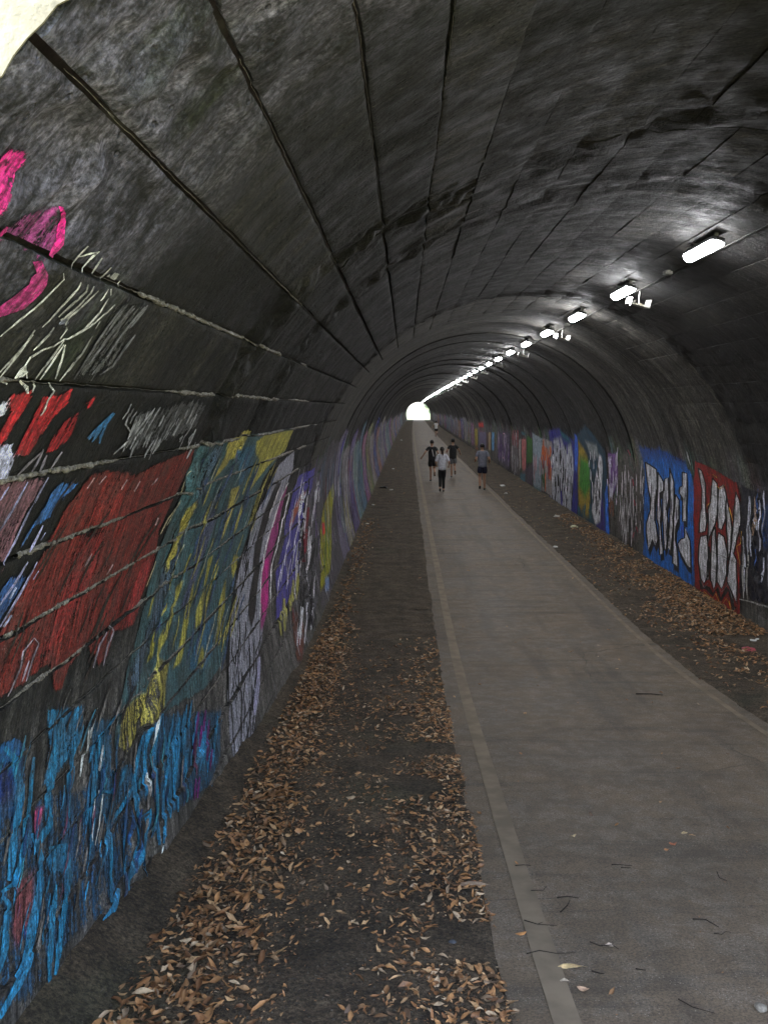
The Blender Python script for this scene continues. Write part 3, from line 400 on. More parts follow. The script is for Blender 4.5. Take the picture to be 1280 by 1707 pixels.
  ('s',(76,22,78),'5882 -578 5912 -589 5812 -628 5867 -650 5778 -679 5813 -693'),
  ('s',(76,22,78),'6159 -718 6196 -733 6074 -766 6143 -794 6040 -820 6073 -833'),
  ('s',(76,22,78),'5830 -839 5856 -851 5752 -882 5805 -906 5714 -929 5743 -943'),
  ('s',(76,22,78),'6271 -622 6309 -636 6188 -674 6257 -701 6156 -730 6186 -742'),
  ('s',(76,22,78),'6192 -527 6225 -539 6116 -582 6177 -604 6079 -636 6119 -651'),
  ('s',(76,22,78),'5733 -812 5766 -826 5663 -857 5713 -880 5626 -904 5654 -916'),
  ('s',(76,22,78),'6226 -811 6265 -827 6138 -858 6207 -886 6102 -911 6131 -923'),
  ('s',(160,168,180),'4058 -175 4070 -181 4039 -208 4057 -217 4019 -241 4043 -252 4003 -274 4026 -285 3999 -308 4020 -318 3996 -342 4012 -349 3993 -375 4004 -380'),
  ('s',(160,168,180),'4145 -230 4156 -236 4127 -258 4147 -268 4111 -287 4134 -299 4096 -317 4120 -328 4082 -346 4104 -357 4054 -377 4069 -386 4024 -407 4036 -414'),
  ('s',(160,168,180),'4020 211 4031 206 3984 180 4004 171 3950 148 3973 138 3928 119 3953 107 3909 88 3929 79 3886 60 3908 50 3875 30 3898 20 3866 0 3884 -8 3858 -31 3868 -36'),
  ('s',(160,168,180),'3928 172 3939 168 3915 143 3936 134 3907 112 3927 103 3902 79 3913 74'),
  ('s',(160,168,180),'5050 -177 5069 -184 5026 -213 5063 -227 5014 -253 5045 -264 4999 -291 5027 -302 4989 -331 5003 -337'),
  ('s',(160,168,180),'4870 -425 4886 -432 4848 -458 4877 -470 4831 -494 4861 -506 4822 -532 4836 -538'),
  ('s',(160,168,180),'4952 -859 4965 -865 4912 -915 4927 -922'),
  ('s',(185,190,195),'4143 -3 4169 -13 4106 -50 4151 -72 4069 -90 4095 -103'),
  ('s',(24,86,116),'3515 -348 3522 -352 3497 -372 3512 -380 3482 -396 3498 -406 3468 -421 3484 -431 3447 -441 3461 -450 3425 -461 3437 -469 3405 -482 3413 -487'),
  ('s',(84,80,78),'5000 -385 5015 -391 4977 -432 5006 -444 4956 -479 4992 -494 4919 -518 4951 -533 4889 -561 4902 -567'),
  ('s',(24,70,100),'4435 -183 4446 -188 4399 -206 4425 -218 4372 -233 4394 -243 4366 -268 4391 -278 4368 -306 4378 -311'),
  ('s',(24,86,116),'5198 -661 5222 -672 5127 -710 5179 -734 5102 -779 5128 -791'),
  ('s',(24,70,100),'4389 -39 4405 -46 4351 -71 4384 -85 4323 -107 4352 -119 4317 -150 4345 -162 4316 -196 4330 -202'),
  ('s',(26,26,28),'4545 -516 4558 -523 4517 -543 4537 -553 4491 -570 4513 -581 4466 -597 4489 -609 4446 -626 4470 -639 4429 -657 4448 -667 4414 -688 4423 -693'),
  ('s',(60,56,52),'4192 -387 4206 -395 4142 -409 4173 -425 4145 -455 4158 -462'),
  ('s',(20,50,84),'3212 150 3217 148 3195 129 3203 124 3179 107 3187 102 3162 85 3171 80 3154 60 3163 55 3146 35 3153 31 3138 10 3143 7'),
  ('s',(24,70,100),'4931 -659 4952 -668 4905 -720 4942 -738 4847 -766 4863 -775'),
  ('s',(84,80,78),'5078 -1071 5086 -1076 5045 -1102 5059 -1110 5013 -1132 5031 -1142 4983 -1163 5001 -1173 4947 -1190 4964 -1200 4914 -1218 4925 -1225 4879 -1245 4888 -1250'),
  ('s',(20,50,84),'4446 -816 4455 -821 4420 -848 4436 -857 4395 -881 4415 -893 4371 -914 4393 -926 4337 -939 4355 -951 4302 -965 4318 -975 4269 -991 4279 -997'),
  ('s',(24,86,116),'3582 -172 3589 -176 3563 -200 3576 -207 3544 -228 3562 -238 3530 -258 3543 -265 3514 -277 3527 -285 3497 -296 3511 -304 3482 -315 3493 -322 3467 -335 3476 -340'),
  ('s',(24,86,116),'3334 -282 3339 -285 3314 -301 3322 -306 3295 -319 3304 -326 3277 -339 3285 -344 3262 -359 3272 -366 3249 -381 3257 -386 3237 -402 3241 -405'),
  ('s',(26,26,28),'4649 -535 4668 -544 4612 -569 4650 -588 4587 -609 4619 -625 4557 -645 4588 -661 4534 -685 4551 -694'),
  ('s',(24,86,116),'3051 366 3059 361 3037 348 3055 339 3029 327 3044 319 3019 307 3034 300 3013 274 3027 267 3009 240 3016 237'),
  ('s',(24,86,116),'3092 -229 3102 -236 3079 -247 3092 -255 3064 -262 3086 -276 3055 -281 3073 -294 3042 -298 3063 -312 3028 -313 3045 -326 3011 -326 3030 -341 2999 -343 3010 -352 2984 -358 2993 -365'),
  ('s',(26,26,28),'3956 -352 3963 -355 3941 -376 3951 -381 3927 -400 3938 -406 3913 -424 3924 -430 3893 -445 3905 -452 3875 -467 3883 -472 3857 -488 3862 -491'),
  ('s',(24,70,100),'3966 -184 3972 -187 3947 -221 3960 -227 3932 -259 3944 -265 3904 -291 3915 -297 3878 -324 3884 -327'),
  ('s',(84,80,78),'4502 -86 4521 -93 4499 -130 4541 -147 4467 -163 4484 -172'),
  ('s',(26,26,28),'4799 -836 4819 -847 4754 -863 4784 -879 4711 -890 4747 -910 4671 -918 4708 -938 4649 -955 4683 -973 4625 -990 4659 -1009 4609 -1028 4628 -1040'),
  ('s',(20,50,84),'4409 -728 4426 -737 4377 -758 4409 -776 4356 -793 4382 -808 4321 -820 4349 -837 4295 -852 4309 -861'),
  ('s',(84,80,78),'4733 -212 4747 -218 4708 -244 4735 -255 4688 -277 4717 -289 4671 -311 4699 -323 4660 -348 4674 -354'),
  ('s',(20,50,84),'3326 17 3336 12 3298 -1 3322 -15 3276 -23 3302 -38 3269 -53 3289 -64 3263 -83 3276 -89'),
  ('s',(84,80,78),'4333 -349 4341 -353 4311 -396 4326 -403 4276 -436 4283 -440'),
  ('s',(24,70,100),'4672 -677 4690 -686 4646 -708 4685 -727 4632 -743 4667 -762 4594 -766 4634 -789 4570 -797 4586 -806'),
  ('s',(26,26,28),'4756 -629 4776 -639 4731 -657 4764 -673 4710 -685 4748 -704 4694 -716 4726 -733 4666 -741 4700 -759 4640 -766 4672 -783 4620 -794 4637 -804'),
  ('s',(60,56,52),'3810 -441 3823 -448 3787 -464 3814 -480 3772 -491 3796 -506 3748 -513 3773 -529 3732 -539 3742 -546'),
  ('s',(20,50,84),'3932 -153 3939 -156 3913 -189 3925 -194 3891 -222 3898 -226'),
  ('s',(20,50,84),'4630 -628 4639 -633 4585 -661 4601 -670 4543 -694 4560 -704 4520 -737 4538 -746 4502 -781 4510 -785'),
  ('s',(26,26,28),'5118 -361 5131 -366 5094 -403 5118 -412 5071 -444 5101 -456 5052 -486 5080 -498 5022 -523 5050 -536 4995 -562 5015 -571 4967 -599 4981 -606'),
  ('s',(26,26,28),'3505 2 3511 -1 3493 -36 3503 -41 3466 -67 3471 -70'),
  ('s',(26,26,28),'3093 -28 3102 -34 3077 -44 3091 -53 3064 -62 3077 -71 3049 -79 3064 -89 3038 -98 3053 -107 3028 -117 3040 -124 3019 -136 3027 -141'),
  ('s',(26,26,28),'3553 -218 3557 -220 3546 -252 3556 -259 3513 -274 3517 -277'),
  ('s',(24,70,100),'3990 -37 4001 -42 3967 -69 3984 -77 3944 -101 3966 -112 3924 -134 3946 -145 3908 -169 3929 -179 3894 -203 3910 -211 3880 -238 3890 -243'),
  ('s',(26,26,28),'4693 -598 4703 -603 4663 -633 4680 -641 4637 -669 4647 -674'),
  ('s',(60,56,52),'4620 -154 4641 -163 4595 -183 4628 -197 4574 -214 4609 -228 4561 -247 4596 -261 4557 -283 4573 -290'),
  ('s',(84,80,78),'4584 -371 4593 -375 4541 -400 4557 -408 4536 -446 4544 -450'),
  ('s',(84,80,78),'3451 -392 3457 -396 3425 -411 3440 -421 3404 -432 3419 -442 3388 -456 3401 -465 3374 -481 3381 -486'),
  ('s',(26,26,28),'4420 -167 4442 -177 4387 -202 4422 -218 4359 -239 4395 -255 4342 -279 4381 -296 4336 -323 4354 -332'),
  ('s',(26,26,28),'3400 -18 3406 -22 3382 -43 3392 -48 3365 -67 3376 -74 3349 -92 3360 -98 3334 -117 3344 -123 3320 -142 3328 -147 3306 -168 3311 -170'),
  ('s',(84,80,78),'4146 -333 4160 -339 4117 -380 4141 -393 4083 -426 4096 -433'),
  ('s',(84,80,78),'3457 -317 3461 -320 3443 -341 3449 -345 3429 -364 3438 -370 3416 -388 3424 -393 3395 -406 3403 -412 3374 -425 3381 -430 3354 -444 3359 -447'),
  ('s',(24,86,116),'4162 54 4171 51 4151 12 4172 4 4145 -31 4164 -39 4118 -67 4134 -74 4092 -102 4102 -107'),
  ('s',(90,86,84),'3849 266 3855 263 3799 235 3812 228 3767 197 3773 194'),
  ('s',(26,26,28),'3746 309 3757 304 3693 275 3715 264 3662 232 3673 227'),
  ('s',(30,28,28),'4653 117 4662 113 4592 91 4608 84 4537 64 4551 58 4492 34 4507 28 4451 4 4459 1'),
  ('s',(90,86,84),'4409 125 4422 119 4351 98 4371 89 4313 65 4323 60'),
  ('s',(90,86,84),'3666 407 3676 402 3627 377 3646 368 3605 341 3617 336'),
  ('s',(30,28,28),'3708 399 3720 394 3669 370 3690 361 3650 334 3659 330'),
  ('s',(30,28,28),'3636 430 3643 427 3603 405 3619 398 3575 378 3589 371 3553 350 3569 342 3537 319 3544 316'),
  ('s',(90,86,84),'3893 241 3900 238 3848 214 3862 208 3820 182 3826 179'),
  ('s',(30,28,28),'4030 217 4040 212 3975 188 3996 178 3943 151 3953 146'),
  ('s',(26,26,28),'3675 407 3682 404 3643 383 3658 376 3627 353 3633 350'),
  ('s',(90,86,84),'4177 225 4186 221 4126 198 4145 190 4081 170 4098 162 4044 140 4064 131 4014 108 4023 104'),
  ('s',(26,26,28),'4624 122 4641 115 4554 96 4587 81 4494 66 4525 53 4447 34 4476 21 4405 0 4421 -7'),
  ('s',(90,86,84),'4402 112 4415 106 4349 91 4372 80 4303 67 4325 57 4266 41 4288 31 4234 13 4246 8'),
  ('s',(30,28,28),'4244 243 4252 240 4189 214 4207 206 4156 178 4164 174'),
  ('s',(90,86,84),'4464 80 4475 76 4393 51 4414 42 4348 14 4357 10'),
  ('s',(90,86,84),'4206 229 4217 225 4138 191 4155 183 4093 146 4101 142'),
  ('s',(30,28,28),'4337 60 4348 55 4282 38 4302 28 4247 8 4257 3'),
  ('s',(40,90,110),'3982 218 3993 214 3947 199 3964 192 3916 180 3933 171 3884 160 3901 152 3860 138 3877 130 3838 116 3850 110 3815 94 3824 90'),
  ('s',(96,92,90),'4835 -440 4851 -447 4816 -475 4845 -487 4801 -510 4833 -524 4771 -538 4802 -553 4749 -570 4761 -576'),
  ('s',(18,48,92),'4545 -529 4557 -535 4514 -574 4535 -584 4479 -615 4492 -622'),
  ('s',(96,92,90),'3501 237 3509 233 3476 199 3489 194 3473 154 3480 150'),
  ('s',(32,100,138),'5433 -457 5444 -462 5378 -499 5400 -508 5370 -558 5381 -562'),
  ('s',(30,90,110),'3145 366 3150 364 3135 345 3145 340 3128 323 3138 318 3123 300 3131 296 3119 276 3123 274'),
  ('s',(22,60,96),'5146 -332 5154 -335 5110 -363 5127 -370 5080 -396 5096 -403 5069 -436 5086 -443 5062 -478 5070 -481'),
  ('s',(32,100,138),'3892 -499 3901 -504 3860 -524 3878 -535 3844 -558 3852 -563'),
  ('s',(96,92,90),'4787 -636 4800 -642 4764 -664 4794 -679 4741 -692 4756 -700'),
  ('s',(18,48,92),'3421 32 3429 28 3402 13 3418 5 3388 -8 3402 -16 3378 -31 3392 -38 3371 -55 3378 -59'),
  ('s',(24,86,116),'5532 -706 5541 -710 5473 -745 5492 -753 5456 -801 5466 -805'),
  ('s',(40,104,120),'5493 -779 5507 -784 5478 -812 5511 -827 5442 -836 5459 -845'),
  ('s',(32,100,138),'3111 -85 3116 -87 3093 -117 3100 -121 3068 -145 3072 -148'),
  ('s',(18,48,92),'3299 -345 3306 -350 3270 -356 3284 -365 3268 -383 3274 -388'),
  ('s',(96,92,90),'3485 -398 3492 -402 3471 -426 3485 -435 3443 -447 3450 -452'),
  ('s',(24,86,116),'3982 -96 3989 -99 3971 -124 3980 -128 3959 -151 3970 -156 3949 -179 3959 -184 3929 -202 3941 -209 3912 -227 3920 -231 3894 -251 3900 -254'),
  ('s',(40,104,120),'5282 -388 5293 -392 5270 -428 5289 -436 5240 -462 5249 -466'),
  ('s',(30,90,110),'4759 -403 4776 -412 4716 -421 4750 -436 4723 -459 4741 -467'),
  ('s',(18,48,92),'4958 -416 4975 -422 4939 -448 4977 -465 4916 -480 4935 -489'),
  ('s',(30,90,110),'3215 384 3223 380 3202 351 3219 343 3194 316 3209 309 3182 283 3200 275 3176 248 3184 244'),
  ('s',(32,100,138),'3404 -27 3412 -32 3383 -46 3395 -53 3362 -65 3378 -73 3354 -89 3369 -98 3350 -116 3356 -120'),
  ('s',(70,40,60),'3708 -246 3716 -250 3694 -272 3707 -279 3682 -298 3698 -307 3659 -319 3675 -328 3641 -342 3648 -346'),
  ('s',(60,54,50),'4629 -458 4638 -462 4593 -503 4606 -509 4565 -551 4573 -555'),
  ('s',(18,48,92),'3794 -174 3806 -180 3773 -202 3792 -212 3754 -230 3775 -242 3736 -260 3754 -269 3721 -290 3730 -295'),
  ('s',(22,60,96),'4105 -98 4116 -102 4084 -131 4109 -142 4070 -168 4092 -178 4048 -200 4069 -211 4030 -235 4041 -240'),
  ('s',(22,60,96),'3747 29 3755 26 3724 -5 3738 -12 3701 -39 3720 -48 3685 -75 3702 -84 3671 -113 3680 -117'),
  ('s',(70,40,60),'3237 -233 3245 -238 3218 -248 3233 -258 3209 -269 3216 -274'),
  ('s',(70,40,60),'3874 -201 3879 -204 3845 -229 3857 -235 3834 -265 3840 -268'),
  ('s',(32,100,138),'3991 -111 3996 -113 3974 -150 3985 -156 3959 -191 3971 -197 3940 -213 3952 -219 3922 -236 3931 -241 3905 -259 3910 -262'),
  ('s',(18,48,92),'4707 -550 4718 -555 4675 -580 4698 -591 4649 -612 4671 -624 4626 -646 4646 -656 4607 -681 4616 -685'),
  ('s',(24,86,116),'5760 -636 5781 -646 5690 -663 5733 -680 5698 -719 5723 -728'),
  ('s',(40,104,120),'4150 -156 4163 -163 4112 -180 4133 -190 4115 -221 4126 -226'),
  ('s',(30,90,110),'3314 -392 3319 -395 3297 -420 3307 -427 3271 -442 3275 -445'),
  ('s',(60,54,50),'3411 -92 3420 -97 3388 -120 3405 -129 3372 -151 3381 -156'),
  ('s',(70,40,60),'4338 -210 4351 -216 4290 -257 4316 -269 4276 -319 4288 -325'),
  ('s',(40,104,120),'4956 -578 4973 -585 4932 -619 4959 -631 4912 -661 4940 -674 4870 -692 4903 -709 4841 -730 4854 -736'),
  ('s',(96,92,90),'5454 -702 5471 -709 5399 -728 5436 -745 5394 -776 5412 -784'),
  ('s',(22,60,96),'4341 -526 4355 -533 4318 -568 4344 -582 4281 -603 4294 -611'),
  ('s',(18,48,92),'3856 -302 3864 -306 3822 -316 3836 -324 3823 -349 3831 -353'),
  ('s',(22,60,96),'4535 -416 4550 -423 4498 -452 4526 -465 4465 -489 4497 -505 4442 -530 4472 -545 4423 -573 4440 -581'),
  ('s',(32,100,138),'4103 -422 4113 -428 4075 -448 4094 -458 4061 -480 4070 -485'),
  ('s',(96,92,90),'4108 -346 4117 -351 4065 -382 4081 -391 4049 -431 4058 -435'),
  ('s',(18,48,92),'4327 -204 4333 -207 4300 -244 4315 -251 4277 -284 4291 -291 4253 -324 4267 -330 4232 -364 4239 -368'),
  ('s',(18,48,92),'4942 -473 4950 -477 4905 -529 4917 -535 4867 -584 4873 -587'),
  ('s',(32,100,138),'3734 107 3740 104 3706 60 3717 55 3691 8 3696 6'),
  ('s',(18,48,92),'5511 -633 5527 -640 5470 -680 5495 -691 5429 -727 5459 -740 5396 -775 5421 -786 5363 -823 5378 -830'),
  ('s',(32,100,138),'3657 16 3667 11 3643 -26 3661 -35 3615 -62 3625 -67'),
  ('s',(96,92,90),'4069 -484 4077 -488 4046 -508 4059 -515 4026 -533 4037 -540 4005 -558 4019 -566 3989 -585 3996 -589'),
  ('s',(32,100,138),'3771 48 3777 46 3759 8 3769 4 3734 -27 3740 -30'),
  ('s',(40,104,120),'5178 -328 5191 -333 5156 -372 5182 -382 5140 -417 5163 -427 5109 -457 5129 -466 5082 -498 5091 -502'),
  ('s',(96,92,90),'3904 -358 3915 -364 3872 -400 3891 -411 3841 -442 3853 -449'),
  ('s',(96,92,90),'5526 -587 5543 -594 5478 -624 5511 -638 5438 -664 5470 -677 5414 -710 5449 -724 5400 -759 5416 -766'),
  ('s',(96,92,90),'3411 -401 3420 -406 3392 -419 3407 -429 3377 -439 3391 -449 3357 -456 3375 -469 3344 -478 3353 -484'),
  ('s',(30,90,110),'4951 -532 4960 -536 4901 -566 4917 -573 4892 -617 4899 -620'),
  ('s',(22,60,96),'4570 -492 4577 -495 4551 -525 4564 -531 4534 -558 4548 -565 4506 -586 4518 -592 4479 -614 4485 -618'),
  ('s',(18,48,92),'5149 -629 5165 -636 5106 -650 5143 -667 5101 -689 5121 -697'),
  ('s',(22,60,96),'3500 -385 3506 -389 3460 -407 3472 -414 3451 -445 3456 -448'),
  ('s',(70,40,60),'3679 -78 3688 -82 3666 -106 3682 -113 3657 -135 3673 -143 3633 -157 3652 -168 3616 -183 3624 -187'),
  ('s',(22,60,96),'4126 -68 4140 -74 4110 -107 4135 -118 4098 -148 4122 -159 4072 -182 4093 -192 4049 -217 4060 -223'),
  ('s',(40,104,120),'3250 -87 3256 -90 3231 -126 3241 -132 3200 -159 3206 -162'),
  ('s',(32,100,138),'3146 6 3151 4 3143 -13 3152 -19 3125 -26 3130 -29'),
  ('s',(96,92,90),'3849 -224 3857 -228 3833 -255 3846 -261 3819 -287 3831 -293 3793 -312 3808 -321 3773 -340 3779 -344'),
  ('s',(70,40,60),'3625 -366 3631 -369 3619 -392 3630 -399 3592 -408 3597 -412'),
  ('s',(22,60,96),'3963 -460 3974 -466 3919 -479 3943 -493 3916 -519 3928 -526'),
  ('s',(24,86,116),'3267 359 3272 357 3262 335 3269 332 3258 311 3266 307 3253 287 3261 283 3244 264 3252 261 3235 242 3241 239 3227 220 3230 218'),
  ('s',(96,92,90),'3151 72 3159 68 3133 50 3150 40 3119 25 3135 16 3105 1 3119 -8 3093 -25 3100 -29'),
  ('s',(70,40,60),'4020 -229 4031 -234 3978 -272 4003 -284 3958 -325 3970 -331'),
  ('s',(60,54,50),'4272 -286 4281 -290 4246 -315 4264 -324 4226 -348 4241 -355 4206 -379 4222 -388 4191 -413 4198 -417'),
  ('s',(24,86,116),'3288 65 3295 61 3265 52 3286 41 3265 27 3275 22'),
  ('s',(70,40,60),'5878 -592 5899 -600 5824 -636 5872 -655 5785 -686 5828 -703 5755 -738 5795 -754 5734 -792 5753 -800'),
  ('s',(32,100,138),'3225 -99 3232 -103 3201 -120 3213 -128 3180 -143 3192 -150 3167 -169 3178 -176 3156 -196 3163 -201'),
  ('s',(24,86,116),'4162 -96 4169 -100 4126 -128 4139 -134 4123 -172 4129 -175'),
  ('s',(60,54,50),'3261 138 3268 135 3247 110 3260 103 3236 79 3247 73 3218 53 3229 46 3202 25 3208 21'),
  ('s',(40,104,120),'5016 -275 5023 -278 4977 -316 4993 -322 4942 -357 4958 -364 4928 -407 4942 -412 4915 -455 4923 -459'),
  ('s',(14,14,16),'3724 -408 3730 -412 3709 -433 3718 -437 3694 -457 3705 -463 3680 -481 3692 -488 3674 -510 3686 -517 3668 -539 3680 -546 3661 -567 3675 -575 3655 -596 3667 -603 3648 -624 3660 -631 3646 -652 3657 -659 3643 -680 3654 -687 3640 -709 3649 -714 3638 -737 3644 -740'),
  ('s',(14,14,16),'3503 337 3510 335 3501 302 3511 298 3496 268 3513 261 3494 233 3509 226 3478 206 3490 200 3460 180 3472 174 3444 154 3451 150'),
  ('s',(14,14,16),'3118 -118 3117 -115 3175 -146 3181 -145 3190 -176 3194 -178')]),
 ('graffiti_mural', 'tall white piece with black streaks and a magenta flash on the left wall', [
  ('f',(112,112,122),0.8,0.05,'8725 995 9792 1132 10253 890 10034 674 9977 350 9737 151 9430 -25 9335 -237 9198 -435 8766 -609 8558 -714 8359 -763 8211 -930 8047 -1085 7642 -1185 7368 -1297 6963 -1225 6755 -1142 6785 -1016 6805 -886 6897 -755 6979 -617 7048 -472 7159 -227 7333 -32 7540 199 7855 415 7965 595 8394 734'),
  ('f',(20,17,20),0.97,0.02,'9043 839 9392 771 9154 506 8873 302 8706 113 8519 -115 8392 -346 8151 -449 7974 -284 8048 -154 8297 63 8395 336 8614 587'),
  ('f',(110,34,84),0.93,0.03,'10133 707 10180 576 9938 396 9947 151 9430 -25 9266 -261 9198 -435 8776 -593 8555 -557 8650 -361 8706 -152 8964 53 9362 253 9656 528'),
  ('f',(150,28,104),0.9,0.03,'8824 76 9304 -4 9250 -202 9158 -389 8832 -499 8685 -324 8776 -130'),
  ('s',(20,20,22),'7874 656 7919 649 7843 588 7882 582 7794 524 7845 515 7745 460 7791 452 7684 400 7734 390 7620 341 7667 331 7565 281 7617 271 7505 224 7560 212 7442 169 7497 157 7373 116 7431 102 7306 63 7355 52 7277 4 7328 -8 7244 -54 7297 -67 7209 -111 7261 -124 7172 -166 7224 -179 7137 -222 7181 -233 7108 -283 7153 -295 7073 -342 7124 -356 7038 -401 7091 -416 7008 -460 7049 -472 7006 -519 7045 -530 6995 -575 7044 -589 6986 -632 7036 -647 6980 -689 7021 -701 6965 -743 7011 -757 6954 -798 6992 -810 6935 -848 6973 -861 6921 -899 6947 -908 6901 -948 6924 -956 6876 -995 6903 -1005 6855 -1043 6876 -1051 6832 -1090 6848 -1096'),
  ('s',(20,20,22),'7239 -306 7266 -313 7202 -355 7235 -364 7162 -403 7205 -414 7270 -525 7306 -526 7380 -493 7328 -477 7396 -439 7443 -447 7349 -491 7389 -502 7304 -545 7328 -552'),
  ('s',(20,20,22),'8674 -603 8703 -612 8500 -628 8547 -643 8335 -653 8394 -672 8183 -681 8238 -696 8337 -761 8297 -741 8431 -715 8375 -699 8505 -666 8472 -656'),
  ('s',(20,20,22),'7218 -565 7239 -570 7265 -638 7294 -645 7307 -710 7346 -720 7347 -782 7393 -795 7315 -838 7359 -852 7284 -894 7322 -907 7245 -948 7287 -962 7207 -1000 7248 -1015 7154 -1042 7190 -1056 7093 -1081 7139 -1098 7042 -1122 7077 -1136 6989 -1162 7018 -1173 6939 -1201 6956 -1208'),
  ('s',(20,20,22),'8317 -852 8346 -862 8173 -889 8212 -903 8036 -926 8078 -941 7900 -960 7950 -978 7771 -994 7821 -1012 7644 -1030 7690 -1048 7520 -1064 7564 -1082 7401 -1098 7439 -1114 7296 -1120 7329 -1134 7196 -1142 7220 -1153 7097 -1163 7115 -1171'),
  ('s',(20,20,22),'7578 -643 7603 -650 7541 -707 7587 -720 7514 -773 7556 -786 7432 -821 7485 -839 7372 -875 7393 -882'),
  ('s',(20,20,22),'7450 -879 7476 -887 7409 -926 7461 -943 7386 -978 7425 -992 7315 -1013 7353 -1028 7254 -1052 7273 -1059'),
  ('s',(20,20,22),'7429 -621 7450 -627 7396 -704 7440 -718 7294 -765 7317 -773'),
  ('s',(20,20,22),'7573 -420 7601 -427 7569 -483 7616 -496 7487 -524 7512 -532'),
  ('s',(20,20,22),'7744 -1152 7768 -1161 7703 -1202 7752 -1220 7603 -1230 7625 -1239'),
  ('s',(20,20,22),'8164 -716 8195 -725 8128 -775 8178 -789 8098 -834 8147 -849 8012 -876 8068 -895 7944 -923 7970 -932'),
  ('s',(20,20,22),'7585 -677 7612 -685 7548 -758 7601 -774 7445 -816 7469 -825'),
  ('s',(20,20,22),'7189 -604 7214 -611 7172 -667 7216 -682 7089 -710 7112 -719'),
  ('s',(20,20,22),'7902 -924 7930 -932 7861 -990 7911 -1006 7749 -1032 7774 -1041'),
  ('s',(20,20,22),'7860 -864 7885 -872 7793 -961 7841 -977 7655 -1032 7678 -1041'),
  ('s',(20,20,22),'7671 -944 7699 -952 7640 -1003 7682 -1018 7539 -1038 7559 -1046'),
  ('s',(20,20,22),'7780 -991 7802 -997 7729 -1039 7780 -1056 7694 -1092 7740 -1108 7613 -1128 7657 -1145 7543 -1167 7564 -1175'),
  ('s',(20,20,22),'7966 -558 7993 -565 7926 -627 7984 -642 7902 -699 7951 -713 7819 -753 7870 -770 7751 -811 7773 -819'),
  ('s',(20,20,22),'7537 -1071 7560 -1078 7492 -1130 7536 -1147 7388 -1168 7407 -1176'),
  ('s',(20,20,22),'7229 -933 7249 -940 7178 -988 7224 -1004 7143 -1048 7180 -1062 7063 -1090 7103 -1106 6994 -1135 7016 -1144'),
  ('s',(20,20,22),'7956 -473 7984 -479 7939 -549 7995 -564 7841 -603 7869 -611'),
  ('s',(20,20,22),'7840 -310 7869 -316 7830 -392 7892 -408 7742 -454 7772 -463'),
  ('s',(20,20,22),'7403 -1033 7423 -1040 7327 -1123 7370 -1139 7256 -1154 7296 -1170 7195 -1189 7214 -1197'),
  ('s',(20,20,22),'8132 -574 8163 -582 8098 -641 8151 -654 8072 -707 8124 -723 7991 -758 8041 -774 7921 -812 7947 -820'),
  ('s',(20,20,22),'7451 -438 7476 -444 7422 -545 7469 -558 7317 -628 7343 -636'),
  ('s',(20,20,22),'7538 -241 7566 -247 7527 -299 7579 -311 7528 -359 7575 -371 7471 -404 7524 -420 7430 -454 7456 -461'),
  ('s',(20,20,22),'7164 -700 7187 -706 7153 -750 7190 -762 7075 -778 7096 -786'),
  ('s',(20,20,22),'7979 188 8016 180 7876 136 7942 121 7785 83 7817 75'),
  ('s',(20,20,22),'8262 420 8300 413 8142 327 8214 313 8016 237 8048 230'),
  ('s',(20,20,22),'7934 224 7970 216 7849 182 7919 166 7783 135 7815 128'),
  ('s',(20,20,22),'7987 625 8027 619 7931 547 8003 535 7870 470 7912 463'),
  ('s',(20,20,22),'7352 67 7375 61 7276 37 7330 22 7220 2 7244 -5'),
  ('s',(20,20,22),'7850 394 7889 387 7772 342 7850 326 7715 285 7749 278'),
  ('s',(20,20,22),'7475 71 7506 64 7349 9 7397 -3 7222 -50 7251 -58'),
  ('s',(20,20,22),'7823 86 7854 79 7694 31 7760 14 7584 -28 7608 -34'),
  ('s',(20,20,22),'7234 -61 7258 -68 7120 -107 7171 -122 7022 -156 7042 -162'),
  ('s',(20,20,22),'7892 475 7923 469 7825 419 7892 406 7768 362 7805 355'),
  ('s',(20,20,22),'7577 -37 7608 -45 7468 -83 7516 -96 7365 -129 7392 -137'),
  ('s',(20,20,22),'7842 347 7880 340 7746 283 7818 268 7661 217 7694 210'),
  ('s',(20,20,22),'8078 214 8113 206 7952 145 8013 131 7828 77 7857 70'),
  ('s',(20,20,22),'7956 322 7992 315 7866 264 7929 250 7780 204 7815 197'),
  ('s',(165,165,175),'10082 723 10141 715 9886 653 9962 642 9692 586 9768 574 9600 511 9698 496 9500 439 9612 422 9395 370 9507 351 9291 302 9384 286 9161 245 9263 226 9044 188 9121 173 8910 135 8990 120 8840 74 8916 60 8763 16 8837 1 8685 -41 8750 -54 8666 -115 8738 -129 8645 -187 8716 -201 8622 -258 8687 -272 8599 -329 8649 -340 8565 -397 8612 -408 8532 -464 8567 -473'),
  ('s',(165,165,175),'10386 578 10458 570 10350 488 10441 477 10300 401 10393 388 10218 318 10337 301 10136 237 10248 220 10042 160 10142 143 9885 91 9989 72 9726 26 9826 6 9574 -38 9651 -54 9404 -96 9496 -115 9372 -167 9470 -186 9352 -240 9420 -253 9309 -307 9383 -322 9277 -376 9327 -387 9232 -442 9276 -452'),
  ('s',(165,165,175),'9332 777 9388 770 9220 692 9328 677 9114 607 9223 591 9060 528 9154 514 9009 450 9053 443'),
  ('s',(120,118,140),'8289 -743 8378 -769 8197 -801 8319 -837 8113 -859 8249 -901 8031 -916 8173 -962 7930 -952 8093 -1008 7846 -994 7997 -1046 7785 -1042 7880 -1076 7711 -1084 7777 -1108')]),
 ('graffiti_mural', 'purple blue striped piece with yellow drips on the left wall', [
